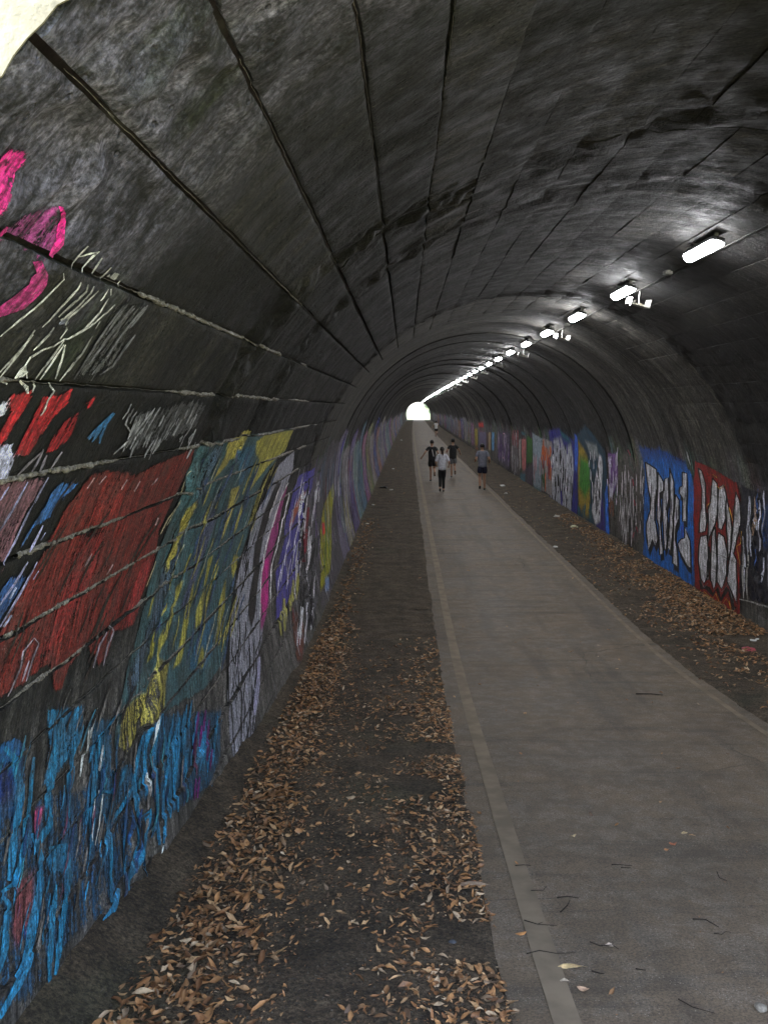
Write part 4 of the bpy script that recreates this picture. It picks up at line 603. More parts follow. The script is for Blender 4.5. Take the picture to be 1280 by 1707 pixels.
  ('f',(56,50,112),0.88,0.03,'11109 739 13235 689 13803 451 12631 235 12255 -99 11961 -351 11607 -577 10781 -678 10056 -763 9539 -702 9681 -480 9770 -241 10420 42 10604 339 10837 579'),
  ('f',(125,66,44),0.85,0.04,'12439 433 11789 203 10994 71 10894 128 11452 382'),
  ('f',(80,46,36),0.75,0.06,'10609 -847 11464 -1040 11180 -1316 10671 -1468 10327 -1371 10415 -1120'),
  ('s',(128,124,60),'9606 -719 9701 -739 9565 -792 9729 -829 9585 -879 9683 -902'),
  ('s',(128,124,60),'10196 -609 10318 -635 10074 -675 10289 -723 9993 -748 10209 -798 9922 -823 10109 -868 9884 -904 9969 -925'),
  ('s',(128,124,60),'9939 -694 10038 -720 9720 -743 9818 -770'),
  ('s',(128,124,60),'10640 -659 10762 -685 10492 -724 10688 -768 10415 -803 10536 -831'),
  ('s',(128,124,60),'11192 -727 11327 -758 10978 -795 11099 -824'),
  ('s',(128,124,60),'10995 -554 11108 -577 10855 -615 11072 -660 10767 -685 10974 -729 10712 -761 10835 -788'),
  ('s',(128,124,60),'11453 -549 11590 -575 11277 -608 11577 -667 11211 -686 11439 -733 11161 -767 11278 -792'),
  ('s',(150,150,185),'11591 679 11660 672 11529 589 11686 572 11487 498 11635 481 11520 388 11662 372 11554 278 11617 270'),
  ('s',(150,150,185),'11300 491 11361 484 11201 409 11323 394 11120 326 11227 312 11091 228 11214 211 11076 128 11133 119'),
  ('s',(150,150,185),'12398 591 12481 583 12301 498 12475 479 12238 402 12372 388 12229 291 12378 273 12233 178 12294 170'),
  ('s',(150,150,185),'11190 204 11243 196 11029 135 11143 117 10893 63 10997 47 10806 -24 10918 -42 10747 -114 10792 -122'),
  ('s',(150,150,185),'10890 19 10938 11 10714 -43 10807 -59 10562 -106 10650 -122 10461 -186 10557 -204 10386 -269 10428 -277'),
  ('s',(150,150,185),'11807 82 11866 73 11604 14 11728 -6 11441 -58 11538 -74 11325 -146 11438 -164 11240 -236 11292 -245'),
  ('s',(150,150,185),'10548 -126 10593 -134 10373 -181 10459 -198 10223 -240 10299 -255 10122 -315 10196 -330 10032 -390 10074 -399'),
  ('s',(150,150,185),'10212 -238 10252 -246 10042 -289 10116 -306 9892 -343 9963 -358 9785 -412 9864 -429 9699 -483 9737 -492'),
  ('s',(150,150,185),'11007 -288 11056 -298 10811 -343 10890 -359 10628 -397 10715 -415 10505 -471 10589 -488 10401 -546 10438 -554'),
  ('s',(150,150,185),'11594 -174 11653 -185 11382 -234 11483 -253 11186 -295 11297 -316 11065 -376 11162 -395 10959 -458 11002 -467')]),
 ('graffiti_mural', 'white and black scratched piece with a thin maroon stripe on the left wall', [
  ('f',(62,60,64),0.7,0.06,'13369 624 15844 482 15543 -68 14988 -391 14331 -669 13928 -890 13491 -1087 13038 -1264 12053 -1418 11468 -1274 11684 -1031 11833 -763 12095 -569 12313 -357 12470 -128 12817 86 13033 326'),
  ('s',(155,155,160),'14186 404 14340 390 14113 234 14334 211 14097 59 14218 46'),
  ('s',(155,155,160),'12714 418 12816 407 12667 315 12856 294 12612 214 12831 189 12584 111 12794 85 12581 5 12672 -7'),
  ('s',(155,155,160),'11279 -963 11337 -977 11042 -1025 11139 -1050 10824 -1088 10931 -1116 10641 -1155 10747 -1184 10486 -1226 10539 -1241'),
  ('s',(155,155,160),'11970 318 12072 306 11890 224 12084 200 11848 126 12002 105 11782 32 11965 7 11767 -68 11836 -78'),
  ('s',(155,155,160),'13745 59 13847 47 13494 -78 13704 -106 13381 -229 13486 -244'),
  ('s',(155,155,160),'12441 -1207 12509 -1223 12071 -1277 12199 -1309 11813 -1367 11874 -1383'),
  ('s',(155,155,160),'11841 -1141 11900 -1155 11615 -1188 11715 -1214 11411 -1238 11515 -1265 11234 -1291 11343 -1320 11089 -1349 11144 -1364'),
  ('s',(155,155,160),'11488 -994 11546 -1008 11285 -1039 11401 -1068 11111 -1088 11233 -1119 10970 -1142 11079 -1171 10853 -1201 10904 -1214'),
  ('s',(155,155,160),'12005 -1048 12068 -1063 11791 -1095 11900 -1121 11652 -1157 11709 -1171'),
  ('s',(155,155,160),'11928 575 12043 564 11946 437 12140 416 12043 290 12135 279'),
  ('s',(155,155,160),'13186 -909 13270 -926 12810 -1000 12946 -1030 12545 -1107 12613 -1122'),
  ('s',(155,155,160),'13124 -316 13209 -329 12780 -452 12952 -481 12570 -602 12650 -617'),
  ('s',(155,155,160),'11393 -957 11458 -972 11170 -1010 11291 -1040 10986 -1070 11089 -1096 10813 -1129 10932 -1160 10683 -1196 10734 -1210'),
  ('s',(155,155,160),'11627 -419 11695 -431 11417 -505 11537 -528 11235 -592 11344 -614 11073 -680 11189 -705 10939 -770 10999 -783'),
  ('s',(155,155,160),'12805 371 12905 361 12745 276 12930 256 12777 171 12876 160'),
  ('s',(155,155,160),'13099 -169 13183 -181 12773 -323 12934 -349 12567 -488 12649 -502'),
  ('s',(155,155,160),'13334 -334 13435 -350 13123 -411 13295 -440 12937 -489 13120 -521 12800 -573 12958 -601 12688 -658 12759 -672'),
  ('s',(155,155,160),'12802 -539 12893 -555 12432 -664 12592 -695 12188 -804 12263 -819'),
  ('s',(155,155,160),'12397 123 12496 110 12264 32 12440 8 12163 -62 12310 -83 12074 -155 12220 -177 12007 -250 12086 -263'),
  ('s',(155,155,160),'14498 267 14637 253 14391 163 14610 140 14376 50 14506 36'),
  ('s',(155,155,160),'11515 -1013 11582 -1029 11266 -1072 11382 -1102 11043 -1134 11163 -1165 10862 -1202 10964 -1229 10700 -1270 10752 -1285'),
  ('s',(155,155,160),'11935 -478 11998 -490 11742 -541 11884 -569 11648 -621 11721 -635'),
  ('s',(155,155,160),'13996 396 14138 383 13899 255 14176 226 13823 113 14047 88 13739 -26 13927 -49 13639 -161 13751 -176'),
  ('s',(155,155,160),'12720 8 12826 -7 12492 -118 12692 -147 12395 -259 12488 -273'),
  ('s',(155,155,160),'12121 -13 12193 -23 11933 -111 12104 -137 11863 -224 11950 -238'),
  ('s',(155,155,160),'11807 -184 11879 -196 11619 -271 11771 -297 11466 -360 11611 -386 11345 -453 11475 -477 11238 -546 11311 -560'),
  ('s',(16,16,18),'13254 -553 13332 -567 13001 -629 13154 -657 12852 -720 12939 -736'),
  ('s',(16,16,18),'13028 85 13136 72 12791 -68 12977 -94 12664 -232 12762 -247'),
  ('s',(16,16,18),'14305 79 14415 66 13994 -102 14198 -128 13818 -292 13907 -305'),
  ('s',(16,16,18),'12797 -272 12895 -287 12612 -348 12772 -374 12523 -438 12607 -452'),
  ('s',(16,16,18),'12461 -1128 12528 -1144 12154 -1188 12283 -1220 11953 -1268 12010 -1282'),
  ('s',(16,16,18),'13757 -439 13844 -453 13454 -530 13656 -564 13217 -627 13389 -658 13012 -725 13170 -754 12834 -824 12913 -839'),
  ('s',(16,16,18),'12458 548 12552 540 12442 411 12666 388 12442 272 12630 251 12424 136 12602 114 12396 1 12478 -10'),
  ('s',(16,16,18),'12570 568 12666 560 12561 436 12790 414 12669 292 12777 281'),
  ('s',(16,16,18),'11616 -832 11685 -847 11362 -903 11481 -931 11132 -975 11258 -1006 10949 -1053 11054 -1080 10783 -1132 10835 -1146'),
  ('s',(16,16,18),'12483 413 12597 402 12439 306 12628 285 12483 190 12579 179'),
  ('s',(16,16,18),'14019 -520 14114 -536 13743 -604 13907 -632 13570 -701 13673 -719'),
  ('s',(16,16,18),'12305 -344 12393 -359 12113 -414 12280 -444 11976 -492 12103 -516 11829 -566 11989 -596 11744 -649 11805 -661'),
  ('s',(16,16,18),'12128 -824 12206 -840 11788 -921 11912 -949 11555 -1033 11606 -1045'),
  ('s',(16,16,18),'13009 -810 13095 -827 12774 -871 12904 -898 12547 -931 12707 -965 12384 -1000 12509 -1027 12229 -1068 12303 -1085'),
  ('s',(16,16,18),'12119 65 12194 55 11946 -49 12091 -70 11864 -173 11947 -186'),
  ('s',(16,16,18),'12459 -1083 12530 -1100 12192 -1135 12330 -1168 11978 -1195 12087 -1221 11775 -1253 11896 -1283 11610 -1317 11672 -1334'),
  ('s',(16,16,18),'13674 272 13804 258 13561 183 13813 155 13586 80 13702 66'),
  ('s',(16,16,18),'11926 -158 12013 -171 11721 -263 11871 -288 11617 -381 11688 -394'),
  ('s',(88,18,30),'12959 123 13143 101 12796 12 13102 -28 12673 -102 12963 -143 12528 -211 12814 -254 12371 -314 12694 -366 12273 -424 12488 -461 12160 -530 12278 -552')]),
 ('graffiti_mural', 'yellow green panel with a small red dot on the left wall', [
  ('f',(112,110,18),0.9,0.08,'17464 122 17702 -113 16773 -537 16205 -960 15205 -1237 14272 -1240 13447 -1242 13911 -1000 14313 -725 14605 -415 15538 -99'),
  ('f',(150,30,26),0.95,0.03,'15022 -365 15452 -419 15281 -599 14932 -550'),
  ('f',(84,104,140),0.8,0.06,'14297 -1158 15053 -1240 14580 -1419 14058 -1341'),
  ('s',(70,90,30),'15773 -252 15903 -267 15634 -363 15831 -388 15508 -473 15704 -500 15370 -580 15552 -606 15200 -680 15403 -711 15032 -777 15228 -809 14754 -884 14941 -916 14494 -989 14625 -1012 14231 -1087 14310 -1102'),
  ('s',(70,90,30),'16444 -395 16554 -409 16247 -504 16438 -529 16054 -610 16281 -641 15852 -711 16102 -748 15671 -813 15878 -845 15476 -909 15648 -937 15294 -1005 15392 -1021')]),
 ('graffiti_mural', 'red mural with white bubble letters outlined in black on the right wall', [
  ('f',(100,20,18),0.94,0.05,'14656 9031 14036 9073 12874 9243 12789 9478 12906 9933 12843 10166 12900 10477 12958 10791 13017 11107 13076 11427 14080 11412 14733 11308 15080 11334 15047 10975 15013 10617 14981 10261 14994 9911 15016 9562'),
  ('s',(14,14,15),'14826 11031 14700 10999 14770 11171 14623 11109 14534 11114 14526 11053 14438 11113 14283 11032 14163 11166 14154 11096 14009 11033 13890 10947 13798 11166 13789 11095 13473 10931 13552 10873 13430 11002 13264 10944 13367 11097 13220 11055 13295 11209 13187 11148 13120 11096 13196 11100'),
  ('f',(150,150,154),0.99,0.012,'14522 9150 14369 9186 14253 9380 14302 9720 14282 9986 14371 10154 14547 10201 14725 10225 14657 9987 14491 9786 14459 9511'),
  ('f',(150,150,154),0.99,0.012,'14663 10285 14312 10213 14282 10387 14296 10836 14557 11032 14724 10984 14790 10696 14757 10460'),
  ('f',(150,150,154),0.99,0.012,'13881 9261 13692 9333 13738 9746 13893 9980 14181 10216 14276 10342 14190 9797 14044 9605'),
  ('f',(150,150,154),0.99,0.012,'14235 10380 14218 10599 14305 10905 14397 10945'),
  ('f',(150,150,154),0.99,0.012,'13899 10024 13891 10544 13945 10858 14095 11041 14220 10911 14166 10502 14040 10131'),
  ('f',(150,150,154),0.99,0.012,'13652 9394 13420 9331 13350 9493 13419 9835 13622 10030 13775 10029 13770 9749'),
  ('f',(150,150,154),0.99,0.012,'13783 10095 13545 10126 13426 10360 13497 10688 13741 10959 13915 10874 13877 10433'),
  ('f',(150,150,154),0.99,0.012,'13350 9493 13249 9690 13183 9930 13303 10299 13398 10460 13417 9961'),
  ('f',(150,150,154),0.99,0.012,'12956 9393 12848 9504 12794 9758 12900 9973 13027 10113 13163 10318 13062 10403 13044 10706 13139 11032 13401 10859 13498 10794 13311 10362 13126 9922 13058 9628'),
  ('s',(14,14,15),'14544 9159 14500 9142 14398 9192 14341 9179 14283 9384 14223 9376 14322 9554 14261 9548 14333 9724 14271 9716 14323 9857 14258 9848 14316 9989 14248 9982 14397 10154 14345 10154 14552 10192 14543 10210 14694 10219 14756 10232 14628 9985 14685 9989 14459 9784 14522 9787 14446 9645 14515 9652 14430 9507 14488 9514 14466 9389 14523 9397 14487 9269 14544 9276 14490 9146 14554 9154'),
  ('s',(14,14,15),'14657 10296 14668 10275 14338 10223 14287 10203 14309 10392 14255 10382 14322 10543 14252 10531 14319 10691 14264 10681 14325 10839 14267 10833 14571 11025 14544 11039 14688 10974 14759 10995 14721 10833 14793 10848 14759 10691 14821 10702 14720 10455 14794 10465 14631 10282 14695 10289'),
  ('s',(14,14,15),'13909 9270 13853 9252 13719 9338 13665 9327 13755 9475 13696 9469 13770 9613 13710 9606 13770 9748 13706 9743 13923 9981 13863 9979 14209 10217 14152 10216 14258 10332 14295 10351 14222 10200 14287 10209 14206 10065 14260 10072 14178 9928 14246 9936 14157 9795 14224 9799 14012 9603 14076 9606 13951 9432 14002 9435 13851 9259 13911 9263'),
  ('s',(14,14,15),'14267 10386 14204 10374 14251 10605 14186 10594 14295 10757 14228 10746 14331 10908 14279 10902 14369 10937 14425 10952 14330 10798 14382 10806 14281 10655 14350 10666 14245 10516 14305 10524 14204 10376 14266 10384'),
  ('s',(14,14,15),'13931 10029 13867 10019 13923 10158 13871 10150 13922 10289 13868 10280 13923 10419 13863 10409 13919 10549 13864 10539 13949 10706 13887 10695 13972 10862 13917 10854 14094 11031 14097 11051 14190 10903 14251 10918 14173 10769 14231 10779 14150 10632 14219 10644 14134 10497 14199 10507 14096 10374 14152 10381 14052 10250 14112 10257 14011 10129 14069 10132 13876 10025 13922 10023'),
  ('s',(14,14,15),'13642 9400 13662 9387 13442 9339 13398 9323 13378 9497 13323 9489 13409 9610 13350 9605 13424 9724 13370 9718 13445 9836 13393 9834 13643 10027 13602 10033 13752 10023 13798 10035 13746 9886 13799 9893 13739 9746 13800 9752 13713 9629 13772 9634 13679 9511 13728 9515 13621 9392 13683 9396'),
  ('s',(14,14,15),'13804 10107 13763 10084 13571 10135 13518 10116 13514 10250 13456 10237 13452 10365 13401 10356 13487 10528 13437 10520 13523 10691 13471 10685 13643 10824 13593 10820 13739 10950 13743 10967 13890 10867 13941 10881 13872 10721 13933 10733 13858 10574 13922 10586 13852 10429 13902 10437 13804 10260 13856 10267 13758 10092 13810 10098'),
  ('s',(14,14,15),'13380 9498 13321 9488 13275 9695 13224 9686 13238 9814 13189 9806 13210 9934 13156 9926 13250 10055 13195 10049 13289 10178 13236 10172 13330 10302 13276 10296 13412 10454 13384 10467 13376 10331 13430 10341 13380 10206 13436 10215 13386 10081 13439 10090 13387 9956 13447 9965 13369 9840 13430 9847 13357 9723 13410 9729 13346 9607 13401 9613 13321 9490 13380 9496'),
  ('s',(14,14,15),'12978 9398 12934 9388 12871 9509 12825 9499 12850 9636 12803 9629 12819 9761 12769 9756 12926 9974 12874 9971 13051 10114 13002 10111 13189 10322 13137 10313 13089 10410 13035 10397 13077 10560 13029 10550 13070 10711 13017 10701 13119 10873 13064 10863 13152 11027 13126 11037 13243 10937 13295 10956 13380 10851 13423 10866 13470 10787 13527 10800 13407 10645 13464 10653 13345 10501 13401 10508 13288 10360 13334 10365 13223 10211 13275 10217 13160 10065 13213 10070 13099 9919 13153 9925 13059 9771 13117 9777 13036 9626 13081 9630 12990 9509 13036 9512 12930 9391 12983 9395'),
  ('s',(140,110,30),'14795 11183 14777 11178 14729 11242 14718 11232 14544 11164 14536 11152 14391 11196 14361 11179 14175 11201 14185 11190 14036 11088 14012 11074 13814 11237 13798 11223 13549 11067 13563 11059 13445 11090 13414 11079 13371 11195 13341 11186 13286 11301 13281 11291 13135 11156 13150 11157'),
  ('s',(140,110,30),'14244 9760 14259 9758 14156 9708 14182 9704 14028 9649 14043 9646'),
  ('s',(140,110,30),'13771 9363 13757 9358 13598 9418 13594 9403 13342 9327 13352 9323'),
  ('s',(140,110,30),'13061 10202 13068 10198 12850 10129 12880 10129 12782 9937 12796 9938'),
  ('s',(140,110,30),'13044 10197 13029 10194 12994 10337 12960 10329 12925 10472 12909 10468'),
  ('s',(140,110,30),'13860 9207 13848 9201 13662 9247 13648 9240'),
  ('s',(140,110,30),'13266 9651 13250 9648 13211 9749 13172 9741 13140 9843 13125 9839'),
  ('s',(90,90,95),'14702 11027 14687 11022 14571 11108 14563 11096 14341 10981 14355 10979'),
  ('s',(90,90,95),'13902 10960 13887 10954 13743 11007 13751 10998 13458 10833 13453 10822 13368 10947 13340 10939 13261 11059 13247 11055')]),
 ('graffiti_mural', 'bright blue mural with tall angular white letters on the right wall', [
  ('f',(18,76,142),0.9,0.12,'18081 8958 16581 8959 15182 9098 14906 9271 14890 9550 14920 9900 14959 10253 14999 10608 15038 10964 15078 11322 16125 11427 17169 11408 18357 11387 18373 11160 18276 10752 18181 10348 18086 9949 18003 9554'),
  ('f',(26,56,120),0.7,0.2,'18166 8933 16517 8889 15148 9048 15072 9163 16683 9084 18144 9164'),
  ('f',(14,14,15),0.98,0.02,'17865 9389 17045 9468 17052 9815 17184 10042 17296 10432 17215 10529 17116 10810 17335 10979 17514 10871 17863 11148 17960 10799 17931 10627 17571 10303 17534 10080 17736 9769'),
  ('f',(14,14,15),0.98,0.02,'16964 9515 16621 9670 16591 9823 16859 9902 16820 10239 16916 10436 16797 11023 17067 11096 17029 10557 17129 10411 17021 9918'),
  ('f',(14,14,15),0.98,0.02,'16551 9612 16296 9564 16293 9946 16467 10170 16402 10316 16555 10853 16723 10959 16735 10569 16748 10361 16681 9936'),
  ('f',(14,14,15),0.98,0.02,'16154 9375 15964 9611 15972 10011 16096 10277 16076 10425 16316 10891 16514 10873 16319 10459 16228 10142 16200 9759'),
  ('f',(14,14,15),0.98,0.02,'15862 9825 15670 9903 15718 10228 15923 10403 16000 10639 15890 10846 15913 11110 16220 11104 16127 10684 16036 10269'),
  ('f',(14,14,15),0.98,0.02,'15466 9397 15197 9400 15232 9831 15287 10220 15523 10251 15450 9855 15652 9779 15644 9680 15499 9642'),
  ('f',(14,14,15),0.98,0.02,'15868 10693 15692 10592 15447 10530 15419 10333 15144 10532 15171 10986 15361 10997 15803 10806'),
  ('f',(150,150,154),0.97,0.012,'17886 9264 17076 9349 17115 9700 17243 9927 17355 10318 17273 10416 17175 10698 17395 10866 17575 10757 17926 11032 18024 10682 17995 10509 17632 10187 17595 9963 17809 9650'),
  ('f',(150,150,154),0.97,0.012,'17001 9398 16677 9557 16650 9711 16916 9788 16877 10127 16973 10324 16853 10914 17125 10985 17087 10445 17187 10297 17079 9804'),
  ('f',(150,150,154),0.97,0.012,'16600 9499 16338 9453 16346 9837 16521 10061 16455 10208 16609 10745 16779 10850 16791 10459 16804 10250 16737 9824'),
  ('f',(150,150,154),0.97,0.012,'16171 9261 16009 9502 16023 9904 16147 10170 16127 10318 16369 10785 16568 10765 16372 10351 16280 10034 16261 9650'),
  ('f',(150,150,154),0.97,0.012,'15914 9719 15719 9798 15767 10123 15973 10298 16050 10534 15941 10742 15964 11008 16272 10999 16179 10578 16087 10162'),
  ('f',(150,150,154),0.97,0.012,'15484 9289 15215 9293 15279 9729 15334 10118 15571 10148 15498 9751 15708 9674 15696 9575 15545 9537'),
  ('f',(150,150,154),0.97,0.012,'15918 10589 15741 10489 15494 10429 15466 10231 15189 10432 15217 10888 15407 10897 15853 10703'),
  ('s',(14,14,15),'17918 9277 17855 9251 17120 9360 17032 9338 17162 9531 17066 9522 17159 9704 17072 9697 17282 9930 17204 9924 17350 10127 17248 10117 17407 10325 17304 10311 17322 10425 17225 10407 17272 10566 17177 10549 17221 10704 17128 10693 17393 10852 17397 10880 17599 10749 17552 10765 17942 11023 17910 11041 17926 10849 18024 10866 17974 10674 18075 10689 17954 10505 18037 10513 17766 10344 17858 10348 17592 10183 17673 10190 17544 9956 17647 9969 17656 9801 17737 9813 17766 9645 17853 9656 17819 9454 17923 9465 17842 9259 17931 9268'),
  ('s',(14,14,15),'17038 9406 16965 9389 16717 9565 16637 9550 16695 9712 16606 9711 16963 9789 16870 9788 16934 9963 16859 9953 16913 10131 16840 10123 17012 10329 16934 10319 16990 10480 16896 10465 16958 10628 16868 10613 16930 10776 16836 10759 16893 10917 16813 10912 17087 10974 17164 10997 17064 10797 17161 10813 17058 10619 17142 10631 17039 10437 17134 10453 17142 10291 17232 10304 17112 10128 17189 10136 17077 9964 17152 9971 17036 9800 17122 9808 17016 9599 17099 9605 16951 9394 17052 9401'),
  ('s',(14,14,15),'16591 9508 16610 9490 16376 9461 16300 9445 16395 9650 16310 9641 16383 9840 16308 9834 16564 10065 16478 10057 16495 10213 16416 10202 16544 10390 16469 10381 16593 10570 16522 10560 16651 10749 16569 10741 16738 10838 16820 10862 16742 10647 16828 10661 16751 10452 16831 10465 16767 10245 16841 10255 16743 10103 16819 10112 16713 9961 16806 9971 16697 9820 16777 9827 16632 9659 16717 9664 16563 9497 16637 9501'),
  ('s',(14,14,15),'16208 9267 16134 9256 16132 9389 16064 9378 16054 9508 15965 9497 16056 9641 15985 9633 16054 9774 15979 9766 16057 9907 15989 9901 16185 10174 16109 10165 16172 10324 16083 10313 16244 10476 16170 10469 16321 10632 16255 10624 16398 10783 16340 10788 16526 10756 16610 10773 16431 10552 16508 10561 16338 10347 16407 10355 16285 10187 16368 10196 16242 10029 16319 10038 16225 9875 16313 9885 16215 9722 16304 9731 16216 9570 16298 9577 16184 9415 16271 9422 16128 9258 16214 9265'),
  ('s',(14,14,15),'15942 9726 15887 9711 15757 9805 15682 9792 15783 9965 15703 9956 15807 10126 15728 10120 16012 10301 15935 10295 16092 10541 16009 10527 15982 10750 15899 10734 15994 10882 15910 10867 15984 11003 15944 11012 16231 10986 16315 11011 16198 10851 16285 10865 16176 10713 16245 10723 16143 10573 16216 10583 16114 10434 16182 10443 16079 10296 16157 10305 16052 10159 16121 10166 15991 10010 16065 10017 15933 9862 16006 9868 15876 9716 15953 9721'),
  ('s',(14,14,15),'15498 9300 15470 9278 15245 9300 15185 9287 15289 9443 15229 9438 15319 9590 15241 9582 15312 9733 15246 9726 15333 9862 15260 9854 15346 9992 15285 9984 15360 10117 15308 10119 15538 10138 15604 10157 15509 10011 15584 10019 15482 9879 15563 9887 15465 9745 15530 9757 15670 9667 15747 9682 15658 9576 15735 9574 15511 9536 15580 9539 15447 9286 15522 9292'),
  ('s',(14,14,15),'15891 10591 15945 10588 15718 10494 15763 10483 15458 10427 15531 10430 15434 10234 15498 10229 15361 10341 15292 10324 15222 10439 15157 10425 15229 10589 15168 10579 15241 10741 15174 10730 15249 10889 15185 10886 15383 10887 15432 10908 15596 10791 15658 10812 15814 10693 15893 10714 15879 10581 15957 10597'),
  ('s',(40,40,48),'17523 9655 17484 9651 17529 9860 17466 9854 17580 10071 17544 10067'),
  ('s',(40,40,48),'17338 9937 17306 9933 17364 10156 17292 10148 17414 10379 17374 10375'),
  ('s',(40,40,48),'16969 9900 16935 9896 16981 10020 16905 10012 17009 10142 16973 10139'),
  ('s',(40,40,48),'16532 9752 16503 9749 16550 9909 16480 9902 16583 10068 16550 10064'),
  ('s',(40,40,48),'16624 10332 16591 10328 16641 10490 16569 10480 16671 10651 16643 10647'),
  ('s',(40,40,48),'16196 9822 16163 9818 16210 9975 16143 9968 16239 10130 16213 10127'),
  ('s',(40,40,48),'17395 10758 17359 10752 17393 10825 17323 10815 17417 10896 17383 10892'),
  ('s',(40,40,48),'17664 9970 17629 9966 17666 10080 17603 10073 17702 10194 17666 10191'),
  ('s',(40,40,48),'15920 9943 15887 9939 15929 10068 15866 10061 15954 10196 15929 10193'),
  ('s',(40,40,48),'16762 9879 16728 9875 16761 9957 16699 9951 16788 10038 16752 10035'),
  ('s',(40,40,48),'15390 9548 15360 9545 15397 9705 15345 9700 15425 9864 15400 9862'),
  ('s',(40,40,48),'16974 10537 16945 10532 16983 10657 16918 10647 17013 10781 16983 10777'),
  ('s',(40,40,48),'16413 10510 16379 10505 16417 10613 16354 10604 16444 10720 16413 10715'),
  ('f',(20,56,140),0.98,0.01,'15691 10261 15522 10190 15555 10413 15696 10458'),
  ('s',(170,170,175),'14990 8907 14961 8903 15000 9018 14944 9009 14939 9132 14911 9128')]),
 ('graffiti_mural', 'black and white streaked mural at the right edge above pale bare concrete', [
  ('f',(16,16,26),0.86,0.08,'12715 9250 12321 9295 11813 9305 10826 9279 10887 9530 10907 9777 10933 10025 10958 10275 10984 10526 11010 10778 12010 10825 12641 10905 12620 10723 12847 10869 12997 10859 12956 10588 12917 10318 12877 10050 12838 9784 12804 9520'),
  ('f',(30,60,110),0.6,0.1,'12096 9559 11865 9496 11891 9759 11920 10024 12097 10051 12093 9805'),
  ('s',(140,142,152),'12472 9408 12440 9405 12513 9519 12444 9511 12520 9626 12462 9620 12547 9736 12476 9729 12556 9844 12521 9841'),
  ('s',(140,142,152),'12133 9758 12097 9754 12178 9895 12107 9885 12161 10022 12131 10018'),
  ('s',(140,142,152),'12776 10008 12746 10003 12784 10140 12723 10130 12782 10272 12708 10258 12775 10401 12700 10388 12794 10536 12728 10524 12813 10671 12756 10660 12828 10805 12789 10798'),
  ('s',(140,142,152),'12268 9576 12236 9575 12354 9727 12294 9719 12291 9859 12263 9853'),
  ('s',(140,142,152),'11949 9284 11915 9280 11977 9393 11927 9387 11998 9501 11927 9492 11998 9606 11930 9598 12017 9714 11957 9708 12037 9822 11990 9817 12056 9931 12029 9928'),
  ('s',(140,142,152),'12144 9592 12112 9590 12204 9728 12137 9718 12116 9844 12089 9838'),
  ('s',(140,142,152),'11459 9356 11431 9354 11517 9476 11472 9472 11561 9594 11504 9589 11589 9712 11531 9705 11600 9828 11543 9820 11611 9943 11560 9936 11613 10058 11586 10054'),
  ('s',(140,142,152),'12158 9438 12123 9433 12178 9556 12125 9549 12183 9672 12118 9663 12177 9786 12112 9778 12201 9905 12130 9896 12217 10023 12157 10015 12222 10140 12195 10136'),
  ('s',(140,142,152),'11861 9855 11829 9850 11871 9979 11820 9971 11878 10103 11815 10092 11875 10225 11819 10215 11904 10352 11844 10342 11926 10480 11876 10471 11943 10607 11913 10601'),
  ('s',(140,142,152),'11203 9182 11172 9179 11257 9298 11204 9293 11290 9412 11236 9406 11306 9525 11258 9519 11304 9635 11278 9632'),
  ('s',(140,142,152),'12565 9762 12534 9758 12590 9903 12524 9894 12595 10042 12534 10032 12613 10182 12549 10172 12613 10320 12581 10315'),
  ('s',(140,142,152),'12104 10204 12073 10198 12090 10366 12028 10355 12156 10543 12123 10539'),
  ('s',(140,142,152),'11657 10077 11626 10071 11663 10190 11615 10181 11664 10304 11607 10292 11662 10415 11604 10404 11703 10535 11642 10525 11735 10655 11688 10647 11768 10776 11734 10770'),
  ('s',(140,142,152),'12462 9727 12427 9722 12492 9860 12418 9850 12498 9991 12438 9982 12515 10123 12454 10114 12519 10254 12484 10248'),
  ('s',(140,142,152),'11300 9225 11269 9223 11394 9378 11338 9373 11421 9525 11391 9521'),
  ('s',(36,60,104),'12136 9274 12105 9272 12241 9454 12190 9449 12238 9623 12204 9618'),
  ('s',(36,60,104),'12350 10127 12316 10121 12347 10243 12289 10235 12423 10374 12391 10371'),
  ('s',(36,60,104),'11549 9419 11525 9417 11598 9545 11551 9540 11627 9669 11572 9663 11646 9793 11594 9786 11673 9918 11614 9910 11688 10041 11648 10036 11704 10166 11679 10162'),
  ('s',(36,60,104),'11464 9836 11437 9832 11487 9944 11441 9937 11500 10051 11456 10044 11519 10160 11464 10150 11514 10264 11466 10255 11510 10369 11466 10359 11499 10471 11473 10466'),
  ('s',(120,100,84),'11470 9967 11437 9961 11472 10075 11423 10066 11475 10184 11409 10170 11464 10288 11408 10279 11522 10405 11454 10397 11564 10523 11516 10516 11606 10641 11579 10637'),
  ('s',(120,100,84),'11484 9348 11455 9345 11535 9449 11476 9443 11566 9548 11501 9542 11583 9647 11525 9640 11587 9744 11533 9737 11601 9842 11546 9834 11603 9938 11570 9934'),
  ('s',(120,100,84),'12300 9398 12268 9394 12323 9536 12255 9526 12316 9668 12241 9659 12373 9807 12301 9802 12423 9950 12383 9946'),
  ('s',(14,14,20),'12535 10117 12498 10113 12631 10327 12565 10318 12679 10532 12642 10526'),
  ('s',(14,14,20),'11769 10146 11735 10140 11791 10250 11729 10239 11798 10352 11738 10340 11805 10453 11747 10442 11824 10557 11753 10543 11830 10659 11773 10647 11828 10759 11799 10753'),
  ('s',(14,14,20),'11697 10163 11666 10159 11736 10265 11676 10256 11763 10364 11701 10355 11790 10466 11725 10453 11766 10558 11710 10543 11749 10649 11688 10634 11714 10736 11684 10728'),
